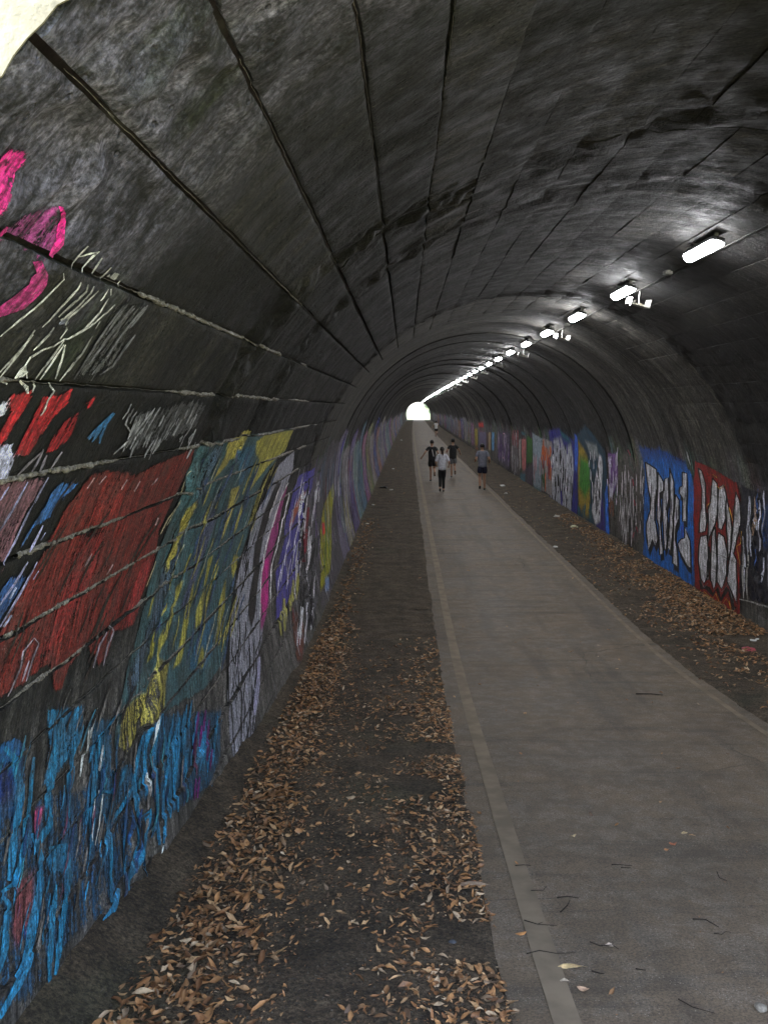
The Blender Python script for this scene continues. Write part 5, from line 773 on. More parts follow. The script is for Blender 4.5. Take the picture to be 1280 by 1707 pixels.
  ('s',(14,14,20),'11735 9604 11703 9599 11734 9723 11685 9716 11740 9843 11668 9831 11732 9960 11670 9951 11776 10085 11710 10077 11815 10211 11757 10203 11847 10337 11811 10332'),
  ('s',(14,14,20),'12082 9409 12048 9405 12116 9540 12053 9533 12125 9669 12054 9660 12121 9796 12057 9788 12147 9927 12080 9918 12167 10058 12109 10050 12180 10189 12145 10183'),
  ('s',(14,14,20),'12471 10046 12433 10040 12479 10179 12421 10168 12488 10312 12409 10297 12486 10442 12406 10428 12522 10579 12458 10569 12567 10720 12502 10709 12595 10858 12562 10852'),
  ('s',(14,14,20),'12669 9972 12634 9967 12718 10113 12638 10102 12740 10251 12708 10247'),
  ('s',(14,14,20),'11426 9891 11391 9886 11446 10034 11391 10026 11458 10177 11424 10171'),
  ('s',(125,124,120),'13024 10962 13015 10948 12545 10903 12530 10882 12224 10875 12201 10845 11914 10842 11894 10818 11680 10831 11654 10802 11451 10816 11428 10790 11229 10800 11212 10781 11015 10784 11005 10772'),
  ('s',(125,124,120),'12769 10075 12734 10069 12788 10197 12744 10190 12811 10321 12751 10311 12826 10444 12764 10433 12845 10567 12775 10554 12852 10683 12778 10668 12847 10795 12793 10784 12839 10907 12810 10901'),
  ('s',(125,124,120),'12573 10183 12539 10178 12619 10298 12559 10289 12656 10413 12587 10402 12684 10527 12625 10517 12722 10644 12653 10630 12701 10779 12654 10768 12684 10914 12652 10906')]),
 ('graffiti_tag', 'worn grey and white scribbles with pink dabs left of the blue mural', [
  ('f',(72,68,66),0.6,0.15,'19197 9039 18706 9166 18003 9554 18073 10030 18155 10511 18237 10996 19783 11172 20582 11228 20564 10776 20545 10324 20527 9873 20501 9422'),
  ('s',(128,126,128),'18701 10011 18649 10006 18748 10218 18650 10207 18747 10421 18705 10416'),
  ('s',(128,126,128),'19194 9701 19143 9695 19146 9868 19042 9857 19161 10040 19118 10036'),
  ('s',(128,126,128),'19871 9599 19825 9594 19865 9876 19759 9867 19947 10162 19898 10157'),
  ('s',(128,126,128),'18117 9684 18080 9682 18242 9914 18145 9904 18142 10122 18093 10115'),
  ('s',(128,126,128),'19657 9665 19599 9662 19739 9860 19644 9853 19825 10058 19707 10047 19826 10249 19735 10239 19823 10438 19767 10432'),
  ('s',(128,126,128),'18349 9591 18307 9586 18312 9759 18224 9750 18329 9931 18278 9926'),
  ('s',(128,126,128),'19500 10299 19446 10292 19513 10591 19417 10579 19576 10890 19522 10883'),
  ('s',(128,126,128),'19991 10365 19940 10358 19973 10531 19867 10520 20143 10721 20098 10718'),
  ('s',(128,126,128),'19823 10066 19764 10061 19889 10249 19799 10241 19939 10432 19850 10422 19972 10614 19874 10602 19979 10793 19923 10785'),
  ('s',(128,126,128),'19959 10363 19903 10357 20062 10586 19969 10576 20140 10808 20089 10802'),
  ('s',(128,126,128),'19595 9546 19544 9543 19717 9710 19602 9700 19570 9852 19525 9846'),
  ('s',(128,126,128),'19225 10609 19181 10603 19302 10890 19208 10877 19312 11163 19267 11156'),
  ('s',(128,126,128),'18662 9554 18610 9550 18681 9740 18578 9731 18682 9925 18642 9921'),
  ('s',(128,126,128),'19106 9901 19056 9897 19198 10082 19106 10074 19266 10263 19180 10254 19308 10442 19200 10429 19308 10616 19261 10610'),
  ('s',(128,126,128),'18863 10379 18823 10373 18825 10579 18739 10568 18982 10805 18931 10800'),
  ('s',(128,126,128),'19712 10278 19666 10274 19912 10582 19792 10569 19909 10866 19855 10858'),
  ('s',(128,126,128),'19956 9852 19898 9845 19950 9982 19835 9971 19976 10116 19919 10111'),
  ('s',(128,126,128),'18952 9647 18902 9641 18894 9801 18810 9794 19008 9970 18956 9967'),
  ('s',(128,126,128),'19562 9977 19518 9972 19550 10247 19453 10237 19665 10532 19608 10526'),
  ('s',(128,126,128),'19522 9420 19466 9416 19561 9603 19467 9596 19557 9783 19442 9773 19601 9967 19495 9958 19619 10149 19574 10145'),
  ('s',(128,126,128),'19866 10643 19813 10636 19891 10908 19792 10895 20068 11195 20009 11188'),
  ('s',(128,126,128),'19181 10415 19138 10409 19207 10587 19108 10574 19201 10755 19111 10743 19277 10934 19175 10921 19319 11110 19275 11104'),
  ('s',(128,126,128),'19781 10598 19734 10592 19800 10789 19686 10773 19781 10974 19676 10959 19862 11173 19761 11160 19918 11371 19872 11365'),
  ('s',(128,126,128),'18105 9237 18066 9235 18253 9419 18162 9414 18331 9597 18248 9591 18352 9772 18254 9764 18350 9945 18309 9941'),
  ('s',(128,126,128),'19329 10236 19275 10231 19462 10445 19349 10431 19327 10622 19285 10615'),
  ('s',(128,126,128),'18962 9896 18914 9891 18998 10061 18904 10051 19014 10225 18914 10213 19024 10388 18916 10375 18997 10547 18955 10541'),
  ('s',(128,126,128),'19278 9509 19222 9504 19292 9648 19196 9642 19353 9793 19306 9790'),
  ('s',(128,126,128),'20157 10143 20100 10136 20136 10437 20035 10426 20313 10755 20265 10751'),
  ('s',(128,126,128),'19570 10649 19527 10644 19732 10980 19643 10968 19720 11290 19661 11280'),
  ('s',(128,126,128),'19889 10383 19842 10378 19988 10709 19876 10695 20109 11040 20056 11034'),
  ('s',(128,126,128),'19064 9631 19010 9628 19176 9898 19088 9891 19223 10161 19180 10157'),
  ('s',(128,126,128),'18370 10095 18330 10091 18410 10263 18322 10253 18420 10428 18343 10419 18509 10603 18422 10593 18573 10777 18528 10771'),
  ('s',(128,126,128),'18099 9556 18054 9554 18181 9683 18088 9677 18204 9807 18155 9803'),
  ('s',(128,126,128),'19395 10299 19349 10294 19480 10570 19369 10555 19400 10820 19343 10811'),
  ('s',(34,32,32),'19311 10670 19262 10663 19403 10991 19322 10979 19353 11292 19307 11284'),
  ('s',(34,32,32),'19695 9610 19654 9607 19763 9802 19664 9795 19811 9994 19719 9986 19831 10185 19746 10176 19832 10373 19791 10368'),
  ('s',(34,32,32),'18900 10577 18853 10570 18864 10837 18790 10826 18952 11115 18915 11110'),
  ('s',(34,32,32),'18890 10145 18843 10139 18865 10327 18774 10317 19003 10528 18968 10525'),
  ('s',(34,32,32),'18344 10238 18303 10234 18474 10459 18386 10448 18365 10651 18322 10643'),
  ('s',(34,32,32),'18850 10454 18814 10451 18979 10637 18886 10626 18969 10804 18932 10799'),
  ('s',(34,32,32),'19174 10370 19137 10367 19325 10609 19241 10598 19263 10821 19215 10814'),
  ('s',(34,32,32),'19338 10482 19295 10477 19400 10685 19303 10673 19423 10884 19348 10874 19496 11091 19397 11077 19531 11293 19484 11286'),
  ('s',(34,32,32),'19623 9317 19573 9316 19778 9458 19696 9453 19773 9589 19733 9586'),
  ('s',(34,32,32),'19434 10505 19390 10500 19446 10687 19366 10676 19446 10866 19354 10854 19505 11054 19413 11042 19543 11241 19492 11233'),
  ('s',(34,32,32),'18262 10531 18226 10526 18339 10727 18260 10715 18246 10898 18202 10890'),
  ('s',(34,32,32),'18114 9694 18074 9690 18094 9868 18024 9863 18244 10060 18203 10058'),
  ('s',(120,40,56),'19079 9069 18993 9055 18933 9183 18844 9168'),
  ('s',(120,40,56),'18952 9687 18875 9677 18881 9829 18794 9818'),
  ('s',(120,40,56),'18914 10127 18820 10113 18839 10237 18749 10223'),
  ('s',(120,40,56),'18832 10678 18750 10662 18733 10782 18657 10767'),
  ('s',(120,40,56),'19026 10818 18954 10812 19174 10958 19091 10951')]),
 ('graffiti_tag', 'pale purple smear with white flecks on the right wall', [
  ('f',(92,64,112),0.85,0.15,'21089 9215 20117 9139 20266 9836 20693 10207 21181 10168 21136 9390'),
  ('s',(140,136,150),'20951 9310 20899 9307 21112 9525 20980 9517 21099 9731 21044 9727'),
  ('s',(140,136,150),'20200 9187 20146 9185 20404 9347 20284 9340 20401 9495 20353 9492'),
  ('s',(140,136,150),'20730 9648 20668 9643 20749 9808 20639 9800 20799 9972 20750 9968'),
  ('s',(140,136,150),'20875 9930 20822 9925 20905 10153 20782 10142 20993 10382 20939 10377'),
  ('s',(140,136,150),'19976 9049 19918 9047 20246 9276 20125 9270 20288 9492 20228 9488'),
  ('s',(140,136,150),'20420 9679 20365 9675 20504 9820 20388 9811 20509 9955 20450 9950'),
  ('s',(140,136,150),'20679 9732 20618 9727 20711 9933 20585 9924 20809 10142 20761 10139'),
  ('s',(140,136,150),'21035 9943 20970 9937 21108 10170 20977 10158 21120 10392 21063 10387'),
  ('s',(140,136,150),'20540 10238 20483 10231 20551 10323 20431 10310 20556 10407 20497 10401'),
  ('s',(140,136,150),'20938 10054 20888 10049 21016 10226 20891 10214 21003 10390 20950 10385'),
  ('s',(140,136,150),'20960 9529 20899 9525 21025 9738 20919 9730 21067 9946 21004 9941'),
  ('s',(140,136,150),'20313 9745 20263 9741 20390 9968 20295 9960 20436 10189 20383 10184'),
  ('s',(140,136,150),'21343 9875 21286 9870 21363 9962 21258 9951 21330 10043 21262 10036'),
  ('s',(140,136,150),'21169 9977 21103 9971 21194 10195 21072 10183 21235 10414 21171 10408'),
  ('s',(140,136,150),'21133 10007 21073 10002 21197 10153 21085 10141 21146 10287 21089 10281'),
  ('s',(140,136,150),'20272 9260 20222 9258 20373 9441 20280 9436 20480 9622 20422 9619'),
  ('s',(140,136,150),'21077 9330 21018 9328 21163 9407 21044 9401 21184 9480 21127 9477'),
  ('s',(140,136,150),'20829 9296 20768 9294 20982 9439 20856 9430 20886 9566 20826 9559'),
  ('s',(90,60,44),'20901 10333 20834 10325 20903 10524 20787 10511 20970 10723 20916 10717'),
  ('s',(90,60,44),'21069 10295 21006 10290 21211 10499 21067 10485 21199 10688 21135 10681'),
  ('s',(90,60,44),'20881 10582 20826 10576 20931 10652 20810 10635 20856 10705 20790 10694'),
  ('s',(90,60,44),'21045 10334 20972 10328 21131 10485 21019 10473 21082 10622 21017 10613'),
  ('s',(90,60,44),'21032 10267 20976 10260 21053 10407 20929 10395 21156 10557 21087 10552')]),
 ('graffiti_mural', 'green and gold mural with white letters and a blue right border', [
  ('f',(18,46,62),0.9,0.2,'24575 8842 22875 8530 21969 8892 21283 9136 21323 9921 21352 10386 21381 10853 21410 11320 22846 11314 25445 11290 25345 10677 25246 10069 25149 9466'),
  ('f',(40,30,96),0.9,0.2,'22771 10964 21923 10267 21831 10805 21739 11339 22839 11282'),
  ('f',(120,100,30),0.9,0.15,'24587 9049 23586 9466 23532 9942 23481 10415 23610 11003 24372 11159 25177 10917 25060 10293 24956 9676'),
  ('f',(44,100,30),0.95,0.2,'24599 9521 23390 9583 23397 10248 24164 10610 24964 10386'),
  ('f',(100,106,108),0.9,0.1,'23643 9031 22187 9085 22134 9387 22904 9491 23312 9388'),
  ('f',(150,150,154),0.93,0.08,'22098 9325 21780 9368 21783 9664 22058 10325 22351 11004 22963 11174 23343 10844 22719 10035'),
  ('f',(34,84,165),0.95,0.1,'21649 10241 21323 9921 21331 10389 21339 10857 21347 11325 21733 11309 21691 10774'),
  ('s',(14,14,15),'22477 9908 22420 9903 22509 10087 22392 10077 22537 10266 22481 10261'),
  ('s',(14,14,15),'22600 10009 22539 10004 22706 10250 22594 10240 22729 10486 22678 10481'),
  ('s',(14,14,15),'22789 9910 22738 9907 22949 10158 22845 10148 22835 10382 22769 10374'),
  ('s',(14,14,15),'22364 10189 22304 10183 22370 10405 22252 10394 22505 10635 22450 10630'),
  ('s',(14,14,15),'22371 10730 22314 10725 22463 10807 22345 10795 22450 10873 22396 10867'),
  ('s',(14,14,15),'22761 10429 22708 10423 22825 10617 22720 10606 22783 10795 22725 10787'),
  ('s',(14,14,15),'22979 9895 22916 9892 23077 9973 22950 9962 22995 10036 22941 10030'),
  ('s',(14,14,15),'22146 10036 22091 10032 22285 10258 22185 10248 22222 10462 22164 10455'),
  ('s',(14,14,15),'22308 9497 22242 9493 22423 9695 22311 9688 22370 9883 22311 9878'),
  ('s',(14,14,15),'22637 10400 22577 10393 22671 10638 22561 10626 22745 10881 22687 10875'),
  ('s',(14,14,15),'22298 9658 22242 9654 22321 9804 22215 9796 22336 9950 22280 9946'),
  ('s',(14,14,15),'23040 10047 22976 10041 23054 10137 22938 10126 23036 10224 22972 10218'),
  ('s',(14,14,15),'23221 9699 23153 9696 23289 9770 23164 9762 23258 9834 23190 9829'),
  ('s',(14,14,15),'23031 10436 22962 10428 23061 10539 22927 10526 23092 10643 23028 10637'),
  ('s',(150,150,155),'22521 9222 22474 9221 22714 9372 22620 9366 22611 9505 22566 9501'),
  ('s',(150,150,155),'23103 9303 23043 9301 23250 9419 23144 9414 23277 9529 23220 9526'),
  ('s',(150,150,155),'23074 10082 23015 10076 23073 10241 22951 10231 23161 10409 23104 10404'),
  ('s',(150,150,155),'23186 9817 23132 9813 23260 9963 23152 9954 23182 10097 23132 10092'),
  ('s',(150,150,155),'23119 10292 23068 10287 23169 10421 23046 10410 23170 10546 23123 10542'),
  ('s',(150,150,155),'23305 9780 23243 9775 23287 9912 23188 9904 23318 10048 23259 10043'),
  ('s',(150,150,155),'23398 9548 23345 9545 23485 9642 23360 9635 23465 9730 23412 9727'),
  ('s',(150,150,155),'22621 9281 22567 9279 22823 9515 22729 9509 22820 9737 22768 9733'),
  ('s',(20,70,80),'24966 10859 24896 10853 25156 11090 25006 11073 25139 11299 25067 11290'),
  ('s',(20,70,80),'23526 10685 23454 10679 23693 10881 23539 10864 23637 11053 23575 11045'),
  ('s',(20,70,80),'23498 10876 23421 10865 23486 10978 23352 10963 23617 11098 23538 11092'),
  ('s',(20,70,80),'24241 10754 24166 10744 24226 10855 24081 10839 24282 10964 24217 10958'),
  ('s',(20,70,80),'25259 10951 25168 10939 25254 11052 25099 11033 25250 11152 25166 11142'),
  ('s',(20,70,80),'24547 10854 24480 10847 24656 11007 24491 10989 24650 11149 24580 11141'),
  ('s',(20,70,80),'24233 10958 24167 10953 24373 11069 24242 11052 24193 11141 24125 11128'),
  ('s',(20,70,80),'24296 10812 24215 10804 24430 10994 24282 10978 24426 11161 24359 11153')]),
 ('graffiti_mural', 'white and black lettered mural under an indigo top with a blue side strip', [
  ('f',(30,30,100),0.92,0.25,'29466 8855 27566 8731 25346 9006 24501 8978 24961 9558 25080 10125 25215 10699 25352 11279 26198 11311 26582 11285 30442 11281 30299 10473 30172 9673'),
  ('f',(16,84,84),0.9,0.2,'27296 8764 25943 9026 25747 9197 27000 9061'),
  ('f',(128,130,138),0.85,0.12,'28973 9206 27447 9076 26893 9390 25747 9197 25633 9925 25997 10565 26370 11224 28259 11250 30165 11212 29330 10016'),
  ('f',(36,76,160),0.95,0.1,'24854 8850 24545 8945 25130 9959 25500 9985 25403 9427'),
  ('s',(14,14,15),'26031 10363 25952 10356 26096 10581 25901 10564 26208 10804 26114 10796'),
  ('s',(14,14,15),'26173 10178 26088 10172 26295 10437 26131 10423 26305 10687 26217 10679'),
  ('s',(14,14,15),'26243 10813 26159 10804 26279 10962 26100 10943 26328 11112 26247 11104'),
  ('s',(14,14,15),'28972 10633 28876 10625 29085 10889 28896 10872 29205 11148 29088 11137'),
  ('s',(14,14,15),'28067 10722 27964 10713 28148 10955 27966 10937 28168 11182 28069 11172'),
  ('s',(14,14,15),'27309 9990 27222 9985 27541 10252 27355 10239 27541 10500 27435 10491'),
  ('s',(14,14,15),'28572 10302 28470 10293 28579 10544 28350 10524 28600 10787 28493 10778'),
  ('s',(14,14,15),'28492 10346 28381 10336 28540 10622 28300 10601 28580 10898 28473 10888'),
  ('s',(14,14,15),'27719 10575 27607 10567 27919 10860 27736 10842 27758 11111 27653 11098'),
  ('s',(14,14,15),'26738 9283 26638 9280 26882 9385 26718 9376 26809 9477 26708 9469'),
  ('s',(14,14,15),'27836 9361 27736 9356 27982 9668 27777 9657 28034 9971 27928 9964'),
  ('s',(14,14,15),'27335 9701 27231 9696 27464 9910 27296 9900 27499 10114 27402 10108'),
  ('s',(14,14,15),'27897 9522 27782 9515 27876 9713 27671 9701 27954 9909 27855 9904'),
  ('s',(14,14,15),'29184 9561 29077 9555 29222 9708 29015 9698 29274 9857 29178 9852'),
  ('s',(14,14,15),'27853 9557 27764 9551 27859 9709 27632 9698 28008 9870 27919 9868'),
  ('s',(14,14,15),'29056 10887 28940 10878 29294 11132 29090 11112 29167 11342 29054 11328'),
  ('s',(14,14,15),'26985 10421 26896 10414 27075 10654 26872 10634 27020 10873 26912 10862'),
  ('s',(14,14,15),'27299 10527 27194 10521 27482 10679 27271 10660 27381 10805 27284 10794'),
  ('s',(14,14,15),'29133 10573 29020 10560 29112 10657 28887 10640 29225 10754 29126 10750'),
  ('s',(14,14,15),'28990 10390 28869 10381 29071 10636 28871 10619 29082 10877 28974 10867'),
  ('s',(14,14,15),'29765 11071 29661 11062 29940 11278 29696 11251 29763 11447 29663 11434'),
  ('s',(14,14,15),'28637 9716 28524 9711 28715 9838 28505 9824 28625 9949 28509 9940'),
  ('s',(14,14,15),'26795 10156 26696 10147 26813 10405 26603 10387 26848 10656 26752 10648'),
  ('s',(14,14,15),'28294 9368 28203 9366 28479 9484 28254 9476 28490 9594 28388 9590'),
  ('s',(14,14,15),'27589 10323 27504 10319 27781 10470 27603 10456 27721 10597 27624 10587'),
  ('s',(14,14,15),'28452 10285 28341 10275 28465 10549 28229 10529 28540 10820 28439 10812'),
  ('s',(14,14,15),'26011 9575 25912 9571 26151 9755 25960 9742 25983 9916 25900 9908'),
  ('s',(14,14,15),'26992 10499 26900 10490 27028 10694 26816 10676 27184 10903 27102 10897'),
  ('s',(14,14,15),'29095 10164 28972 10159 29264 10274 29074 10260 29094 10361 28976 10347'),
  ('s',(14,14,15),'28069 10375 27966 10367 28248 10640 28024 10619 28116 10877 28003 10865'),
  ('s',(14,14,15),'27824 10042 27725 10039 28017 10138 27797 10124 27923 10215 27820 10205'),
  ('s',(14,14,15),'27038 10876 26945 10864 27015 10950 26811 10929 27078 11032 26989 11026'),
  ('s',(14,14,15),'27021 10014 26929 10009 27212 10254 27029 10239 27064 10469 26967 10458'),
  ('s',(14,14,15),'27087 10922 26983 10910 27112 11069 26916 11050 27244 11229 27163 11223'),
  ('s',(155,155,160),'29427 10268 29327 10262 29650 10491 29456 10477 29638 10699 29545 10690'),
  ('s',(155,155,160),'29252 9688 29140 9681 29269 9837 29064 9825 29285 9986 29196 9981'),
  ('s',(155,155,160),'29205 10195 29117 10188 29271 10352 29054 10337 29323 10510 29210 10502'),
  ('s',(155,155,160),'27887 9328 27804 9323 27940 9413 27754 9402 27918 9492 27832 9488'),
  ('s',(155,155,160),'26915 10484 26840 10478 27105 10691 26929 10674 26952 10866 26874 10856'),
  ('s',(155,155,160),'29412 10132 29308 10125 29557 10366 29349 10350 29485 10585 29382 10575'),
  ('s',(155,155,160),'26722 10130 26642 10126 26916 10346 26771 10335 26917 10547 26822 10538'),
  ('s',(155,155,160),'29520 9794 29434 9790 29712 9981 29531 9971 29689 10158 29590 10151'),
  ('s',(155,155,160),'29410 10286 29299 10275 29359 10386 29159 10370 29418 10494 29325 10489'),
  ('s',(155,155,160),'26799 10132 26728 10123 26745 10206 26594 10192 26769 10285 26684 10279'),
  ('s',(155,155,160),'29367 9739 29255 9735 29562 9903 29335 9892 29538 10056 29425 10049'),
  ('s',(155,155,160),'28625 9888 28518 9878 28559 9988 28384 9975 28581 10094 28500 10089'),
  ('s',(155,155,160),'26552 9511 26466 9506 26620 9776 26481 9768 26719 10045 26637 10040'),
  ('s',(155,155,160),'28486 10661 28384 10653 28577 10756 28404 10742 28595 10845 28509 10838'),
  ('s',(40,30,110),'27981 10766 27836 10752 28084 11042 27763 11008 28019 11301 27856 11282'),
  ('s',(40,30,110),'27870 9092 27714 9083 27857 9436 27684 9423'),
  ('s',(40,30,110),'26496 9191 26349 9184 26636 9560 26495 9552')]),
 ('graffiti_mural', 'orange and white patterned panel on the right wall', [
  ('f',(110,104,104),0.85,0.2,'31416 9164 29099 9211 29414 9875 29599 10540 29786 11214 30938 11164 32062 11185 31906 10508 31753 9837'),
  ('s',(150,72,32),'31618 9739 31429 9732 31902 9983 31516 9959 31645 10196 31462 10180'),
  ('s',(150,72,32),'29808 9461 29631 9452 29886 9635 29529 9618 29895 9806 29741 9800'),
  ('s',(150,72,32),'29820 9966 29647 9957 30056 10292 29691 10267 29983 10599 29828 10585'),
  ('s',(150,72,32),'30367 9557 30178 9549 30522 9863 30212 9847 30546 10164 30385 10154'),
  ('s',(150,72,32),'30012 9748 29857 9743 30312 9951 29962 9928 30027 10118 29867 10103'),
  ('s',(150,72,32),'31070 9268 30889 9264 31567 9622 31161 9605 31406 9949 31241 9939'),
  ('s',(150,72,32),'31059 10435 30870 10423 31342 10776 31025 10750 31252 11088 31094 11072'),
  ('s',(150,72,32),'31065 9495 30862 9488 31275 9758 30939 9741 31207 10008 31010 9995'),
  ('s',(150,72,32),'30003 9933 29811 9921 30100 10255 29750 10232 30256 10585 30068 10572'),
  ('s',(150,72,32),'30714 9526 30513 9519 30970 9766 30590 9749 30965 9996 30768 9984'),
  ('s',(110,40,50),'30117 9840 29972 9832 30179 10136 29943 10120 30224 10431 30092 10422'),
  ('s',(110,40,50),'29972 9983 29826 9970 29933 10083 29668 10064 29952 10186 29824 10179'),
  ('s',(110,40,50),'30232 10182 30112 10174 30396 10389 30146 10373 30435 10590 30316 10582'),
  ('s',(110,40,50),'31396 9817 31258 9808 31386 10052 31101 10037 31646 10306 31518 10301'),
  ('s',(110,40,50),'31305 9809 31184 9802 31411 10077 31120 10060 31494 10346 31349 10338'),
  ('s',(110,40,50),'30315 9869 30187 9861 30363 10152 30130 10137 30472 10439 30354 10432'),
  ('s',(44,70,40),'31205 10250 31050 10241 31498 10577 31211 10557 31501 10886 31364 10874'),
  ('s',(44,70,40),'31754 10519 31610 10507 31801 10752 31479 10725 31795 10980 31652 10968'),
  ('s',(44,70,40),'31354 10650 31221 10640 31528 10864 31201 10836 31459 11058 31324 11045'),
  ('s',(44,70,40),'31812 10527 31687 10521 32017 10637 31767 10619 31895 10723 31750 10709'),
  ('s',(44,70,40),'31274 10319 31126 10311 31519 10569 31252 10547 31313 10783 31151 10767')]),
 ('graffiti_mural', 'plain pale blue grey panel on the right wall', [
  ('f',(104,116,126),0.9,0.15,'33605 9048 31263 9202 31669 9876 31930 10553 32195 11241 34262 11298 34153 10548 34045 9803'),
  ('f',(20,70,56),0.85,0.2,'34352 11166 32335 11123 32376 11258 34123 11377'),
  ('s',(130,96,104),'33716 10290 33564 10281 33987 10670 33675 10646 33779 11015 33645 11003'),
  ('s',(130,96,104),'33745 10086 33613 10077 33812 10279 33518 10260 33863 10472 33697 10461'),
  ('s',(130,96,104),'33748 9887 33611 9879 33810 10151 33483 10132 33929 10419 33790 10412'),
  ('s',(130,96,104),'32134 9941 31993 9933 32294 10288 32045 10272 32361 10632 32245 10624'),
  ('s',(130,96,104),'33358 10021 33193 10011 33445 10324 33124 10304 33600 10633 33457 10624'),
  ('s',(130,96,104),'32990 9905 32833 9898 33231 10217 32983 10201 33179 10512 33033 10501')]),
 ('graffiti_mural', 'dark green panel beside the pale blue one', [
  ('f',(34,74,24),0.93,0.2,'35322 9215 33787 9285 34096 10267 34296 10372 36016 10481'),
  ('f',(60,50,62),0.7,0.3,'35904 10474 34111 10314 34314 11256 36383 11342')]),
 ('graffiti_mural', 'salmon pink and teal panel with a pale left edge', [
  ('f',(140,80,80),0.92,0.2,'37140 9395 35574 9344 36253 10742 37391 10923 37338 10211'),
  ('f',(30,72,84),0.9,0.2,'36822 9082 35520 9098 35839 9353 37173 9346'),
  ('f',(44,76,88),0.85,0.2,'38184 10878 36253 10742 36542 11257 38271 11350'),
  ('f',(120,120,118),0.85,0.2,'38099 9478 37222 9398 37727 10743 38526 10902')]),
 ('graffiti_mural', 'grey streaked panel with a reddish top on the right wall', [
  ('f',(80,76,78),0.7,0.4,'40328 9113 37747 9157 38458 10194 38950 11248 41350 11213 40989 10159'),
  ('s',(110,108,112),'39080 9256 38866 9251 39422 9423 38971 9409 39332 9577 39124 9569'),
  ('s',(110,108,112),'39641 9397 39433 9392 40038 9682 39585 9664 39818 9944 39599 9932'),
  ('s',(110,108,112),'39625 10386 39420 10378 40089 10623 39631 10598 40018 10831 39788 10815'),
  ('s',(110,108,112),'40225 10260 40028 10244 40151 10365 39676 10336 40197 10475 39993 10467'),
  ('s',(110,108,112),'41048 10474 40816 10460 41110 10768 40676 10739 41121 11058 40870 11040'),
  ('s',(110,108,112),'40483 10014 40299 10007 40976 10351 40495 10324 40576 10640 40384 10625'),
  ('s',(110,108,112),'40630 9877 40387 9868 40969 10162 40492 10142 41008 10437 40822 10427'),
  ('s',(110,108,112),'40060 10934 39869 10924 40367 11077 40004 11054 40322 11197 40100 11180'),
  ('s',(110,108,112),'39821 10498 39604 10487 40153 10798 39785 10773 39845 11056 39637 11038'),
  ('s',(110,108,112),'39225 10288 39028 10274 39139 10488 38780 10464 39177 10693 38982 10681'),
  ('s',(110,108,112),'38578 9267 38352 9262 38991 9536 38628 9524 38982 9792 38808 9785'),
  ('s',(110,108,112),'38982 10364 38775 10351 39009 10552 38634 10530 39152 10749 38949 10738'),
  ('s',(100,44,50),'40022 9161 39764 9155 40500 9524 40067 9508 40313 9863 40101 9852'),
  ('s',(100,44,50),'38051 9113 37808 9105 38362 9509 37982 9497 38796 9913 38601 9907'),
  ('s',(100,44,50),'38391 9120 38153 9115 39052 9545 38648 9530 38786 9938 38556 9925'),
  ('s',(100,44,50),'38003 9111 37759 9105 38514 9426 38077 9413 38567 9728 38356 9720'),
  ('s',(100,44,50),'39260 9142 39049 9137 39912 9528 39390 9510 39738 9887 39490 9875')]),
 ('graffiti_mural', 'purple scribble on grey with small pink dots on the right wall', [
  ('f',(62,56,74),0.75,0.6,'46900 9267 40720 9066 41398 10151 41702 11238 44588 11208 47851 11040'),
  ('s',(110,100,116),'45235 10336 45039 10327 45560 10675 45097 10651 45636 11005 45399 10990'),
  ('s',(110,100,116),'44038 9982 43869 9977 44605 10424 44148 10401 44412 10831 44217 10818'),
  ('s',(110,100,116),'42371 10227 42166 10217 42451 10576 42133 10558 42670 10935 42480 10924'),
  ('s',(110,100,116),'46044 10233 45801 10223 46343 10529 45967 10510 46274 10807 46084 10796'),
  ('s',(110,100,116),'46857 9411 46598 9404 47168 9865 46736 9850 47436 10322 47197 10312'),
  ('s',(110,100,116),'43264 9434 43061 9427 43400 9583 43046 9571 43341 9726 43178 9720'),
  ('s',(110,100,116),'46746 10216 46538 10206 46905 10595 46406 10570 47088 10979 46884 10967'),
  ('s',(110,100,116),'46509 9845 46307 9838 46853 10181 46355 10161 47098 10517 46872 10508'),
  ('s',(110,100,116),'46796 9973 46565 9964 46993 10317 46574 10299 47291 10669 47087 10660'),
  ('s',(110,100,116),'45904 10550 45689 10541 46269 10715 45797 10692 46183 10857 45986 10846'),
  ('s',(110,100,116),'42459 9876 42274 9865 42368 10030 42001 10011 42398 10188 42210 10179'),
  ('s',(110,100,116),'46658 9708 46451 9701 46797 9972 46322 9951 46639 10222 46439 10213'),
  ('s',(110,100,116),'43640 9399 43424 9395 44168 9817 43735 9801 43983 10211 43794 10201'),
  ('s',(110,100,116),'43375 9493 43196 9486 43278 9797 42901 9782 43466 10112 43265 10104'),
  ('s',(110,100,116),'43786 9976 43580 9968 44005 10381 43599 10362 44237 10791 44024 10780'),
  ('s',(110,100,116),'43190 9536 43000 9532 43720 9923 43340 9908 43442 10280 43279 10271'),
  ('s',(60,36,84),'46036 10199 45799 10186 46028 10527 45489 10499 46287 10870 46064 10859'),
  ('s',(60,36,84),'43922 10234 43685 10224 44283 10486 43776 10459 44002 10705 43765 10689'),
  ('s',(60,36,84),'44818 9990 44562 9983 45198 10171 44717 10155 45254 10342 45001 10332'),
  ('s',(60,36,84),'43550 9590 43343 9581 43516 9910 43031 9889 43604 10235 43394 10226'),
  ('s',(60,36,84),'41975 10240 41752 10230 42230 10470 41800 10448 42239 10689 42013 10676'),
  ('s',(60,36,84),'45412 9493 45138 9486 45790 9952 45303 9932 45599 10390 45374 10377'),
  ('s',(60,36,84),'46830 9853 46596 9845 47163 10342 46627 10318 47345 10830 47058 10814'),
  ('s',(60,36,84),'45685 9483 45459 9476 45989 9971 45524 9954 46251 10464 45989 10452'),
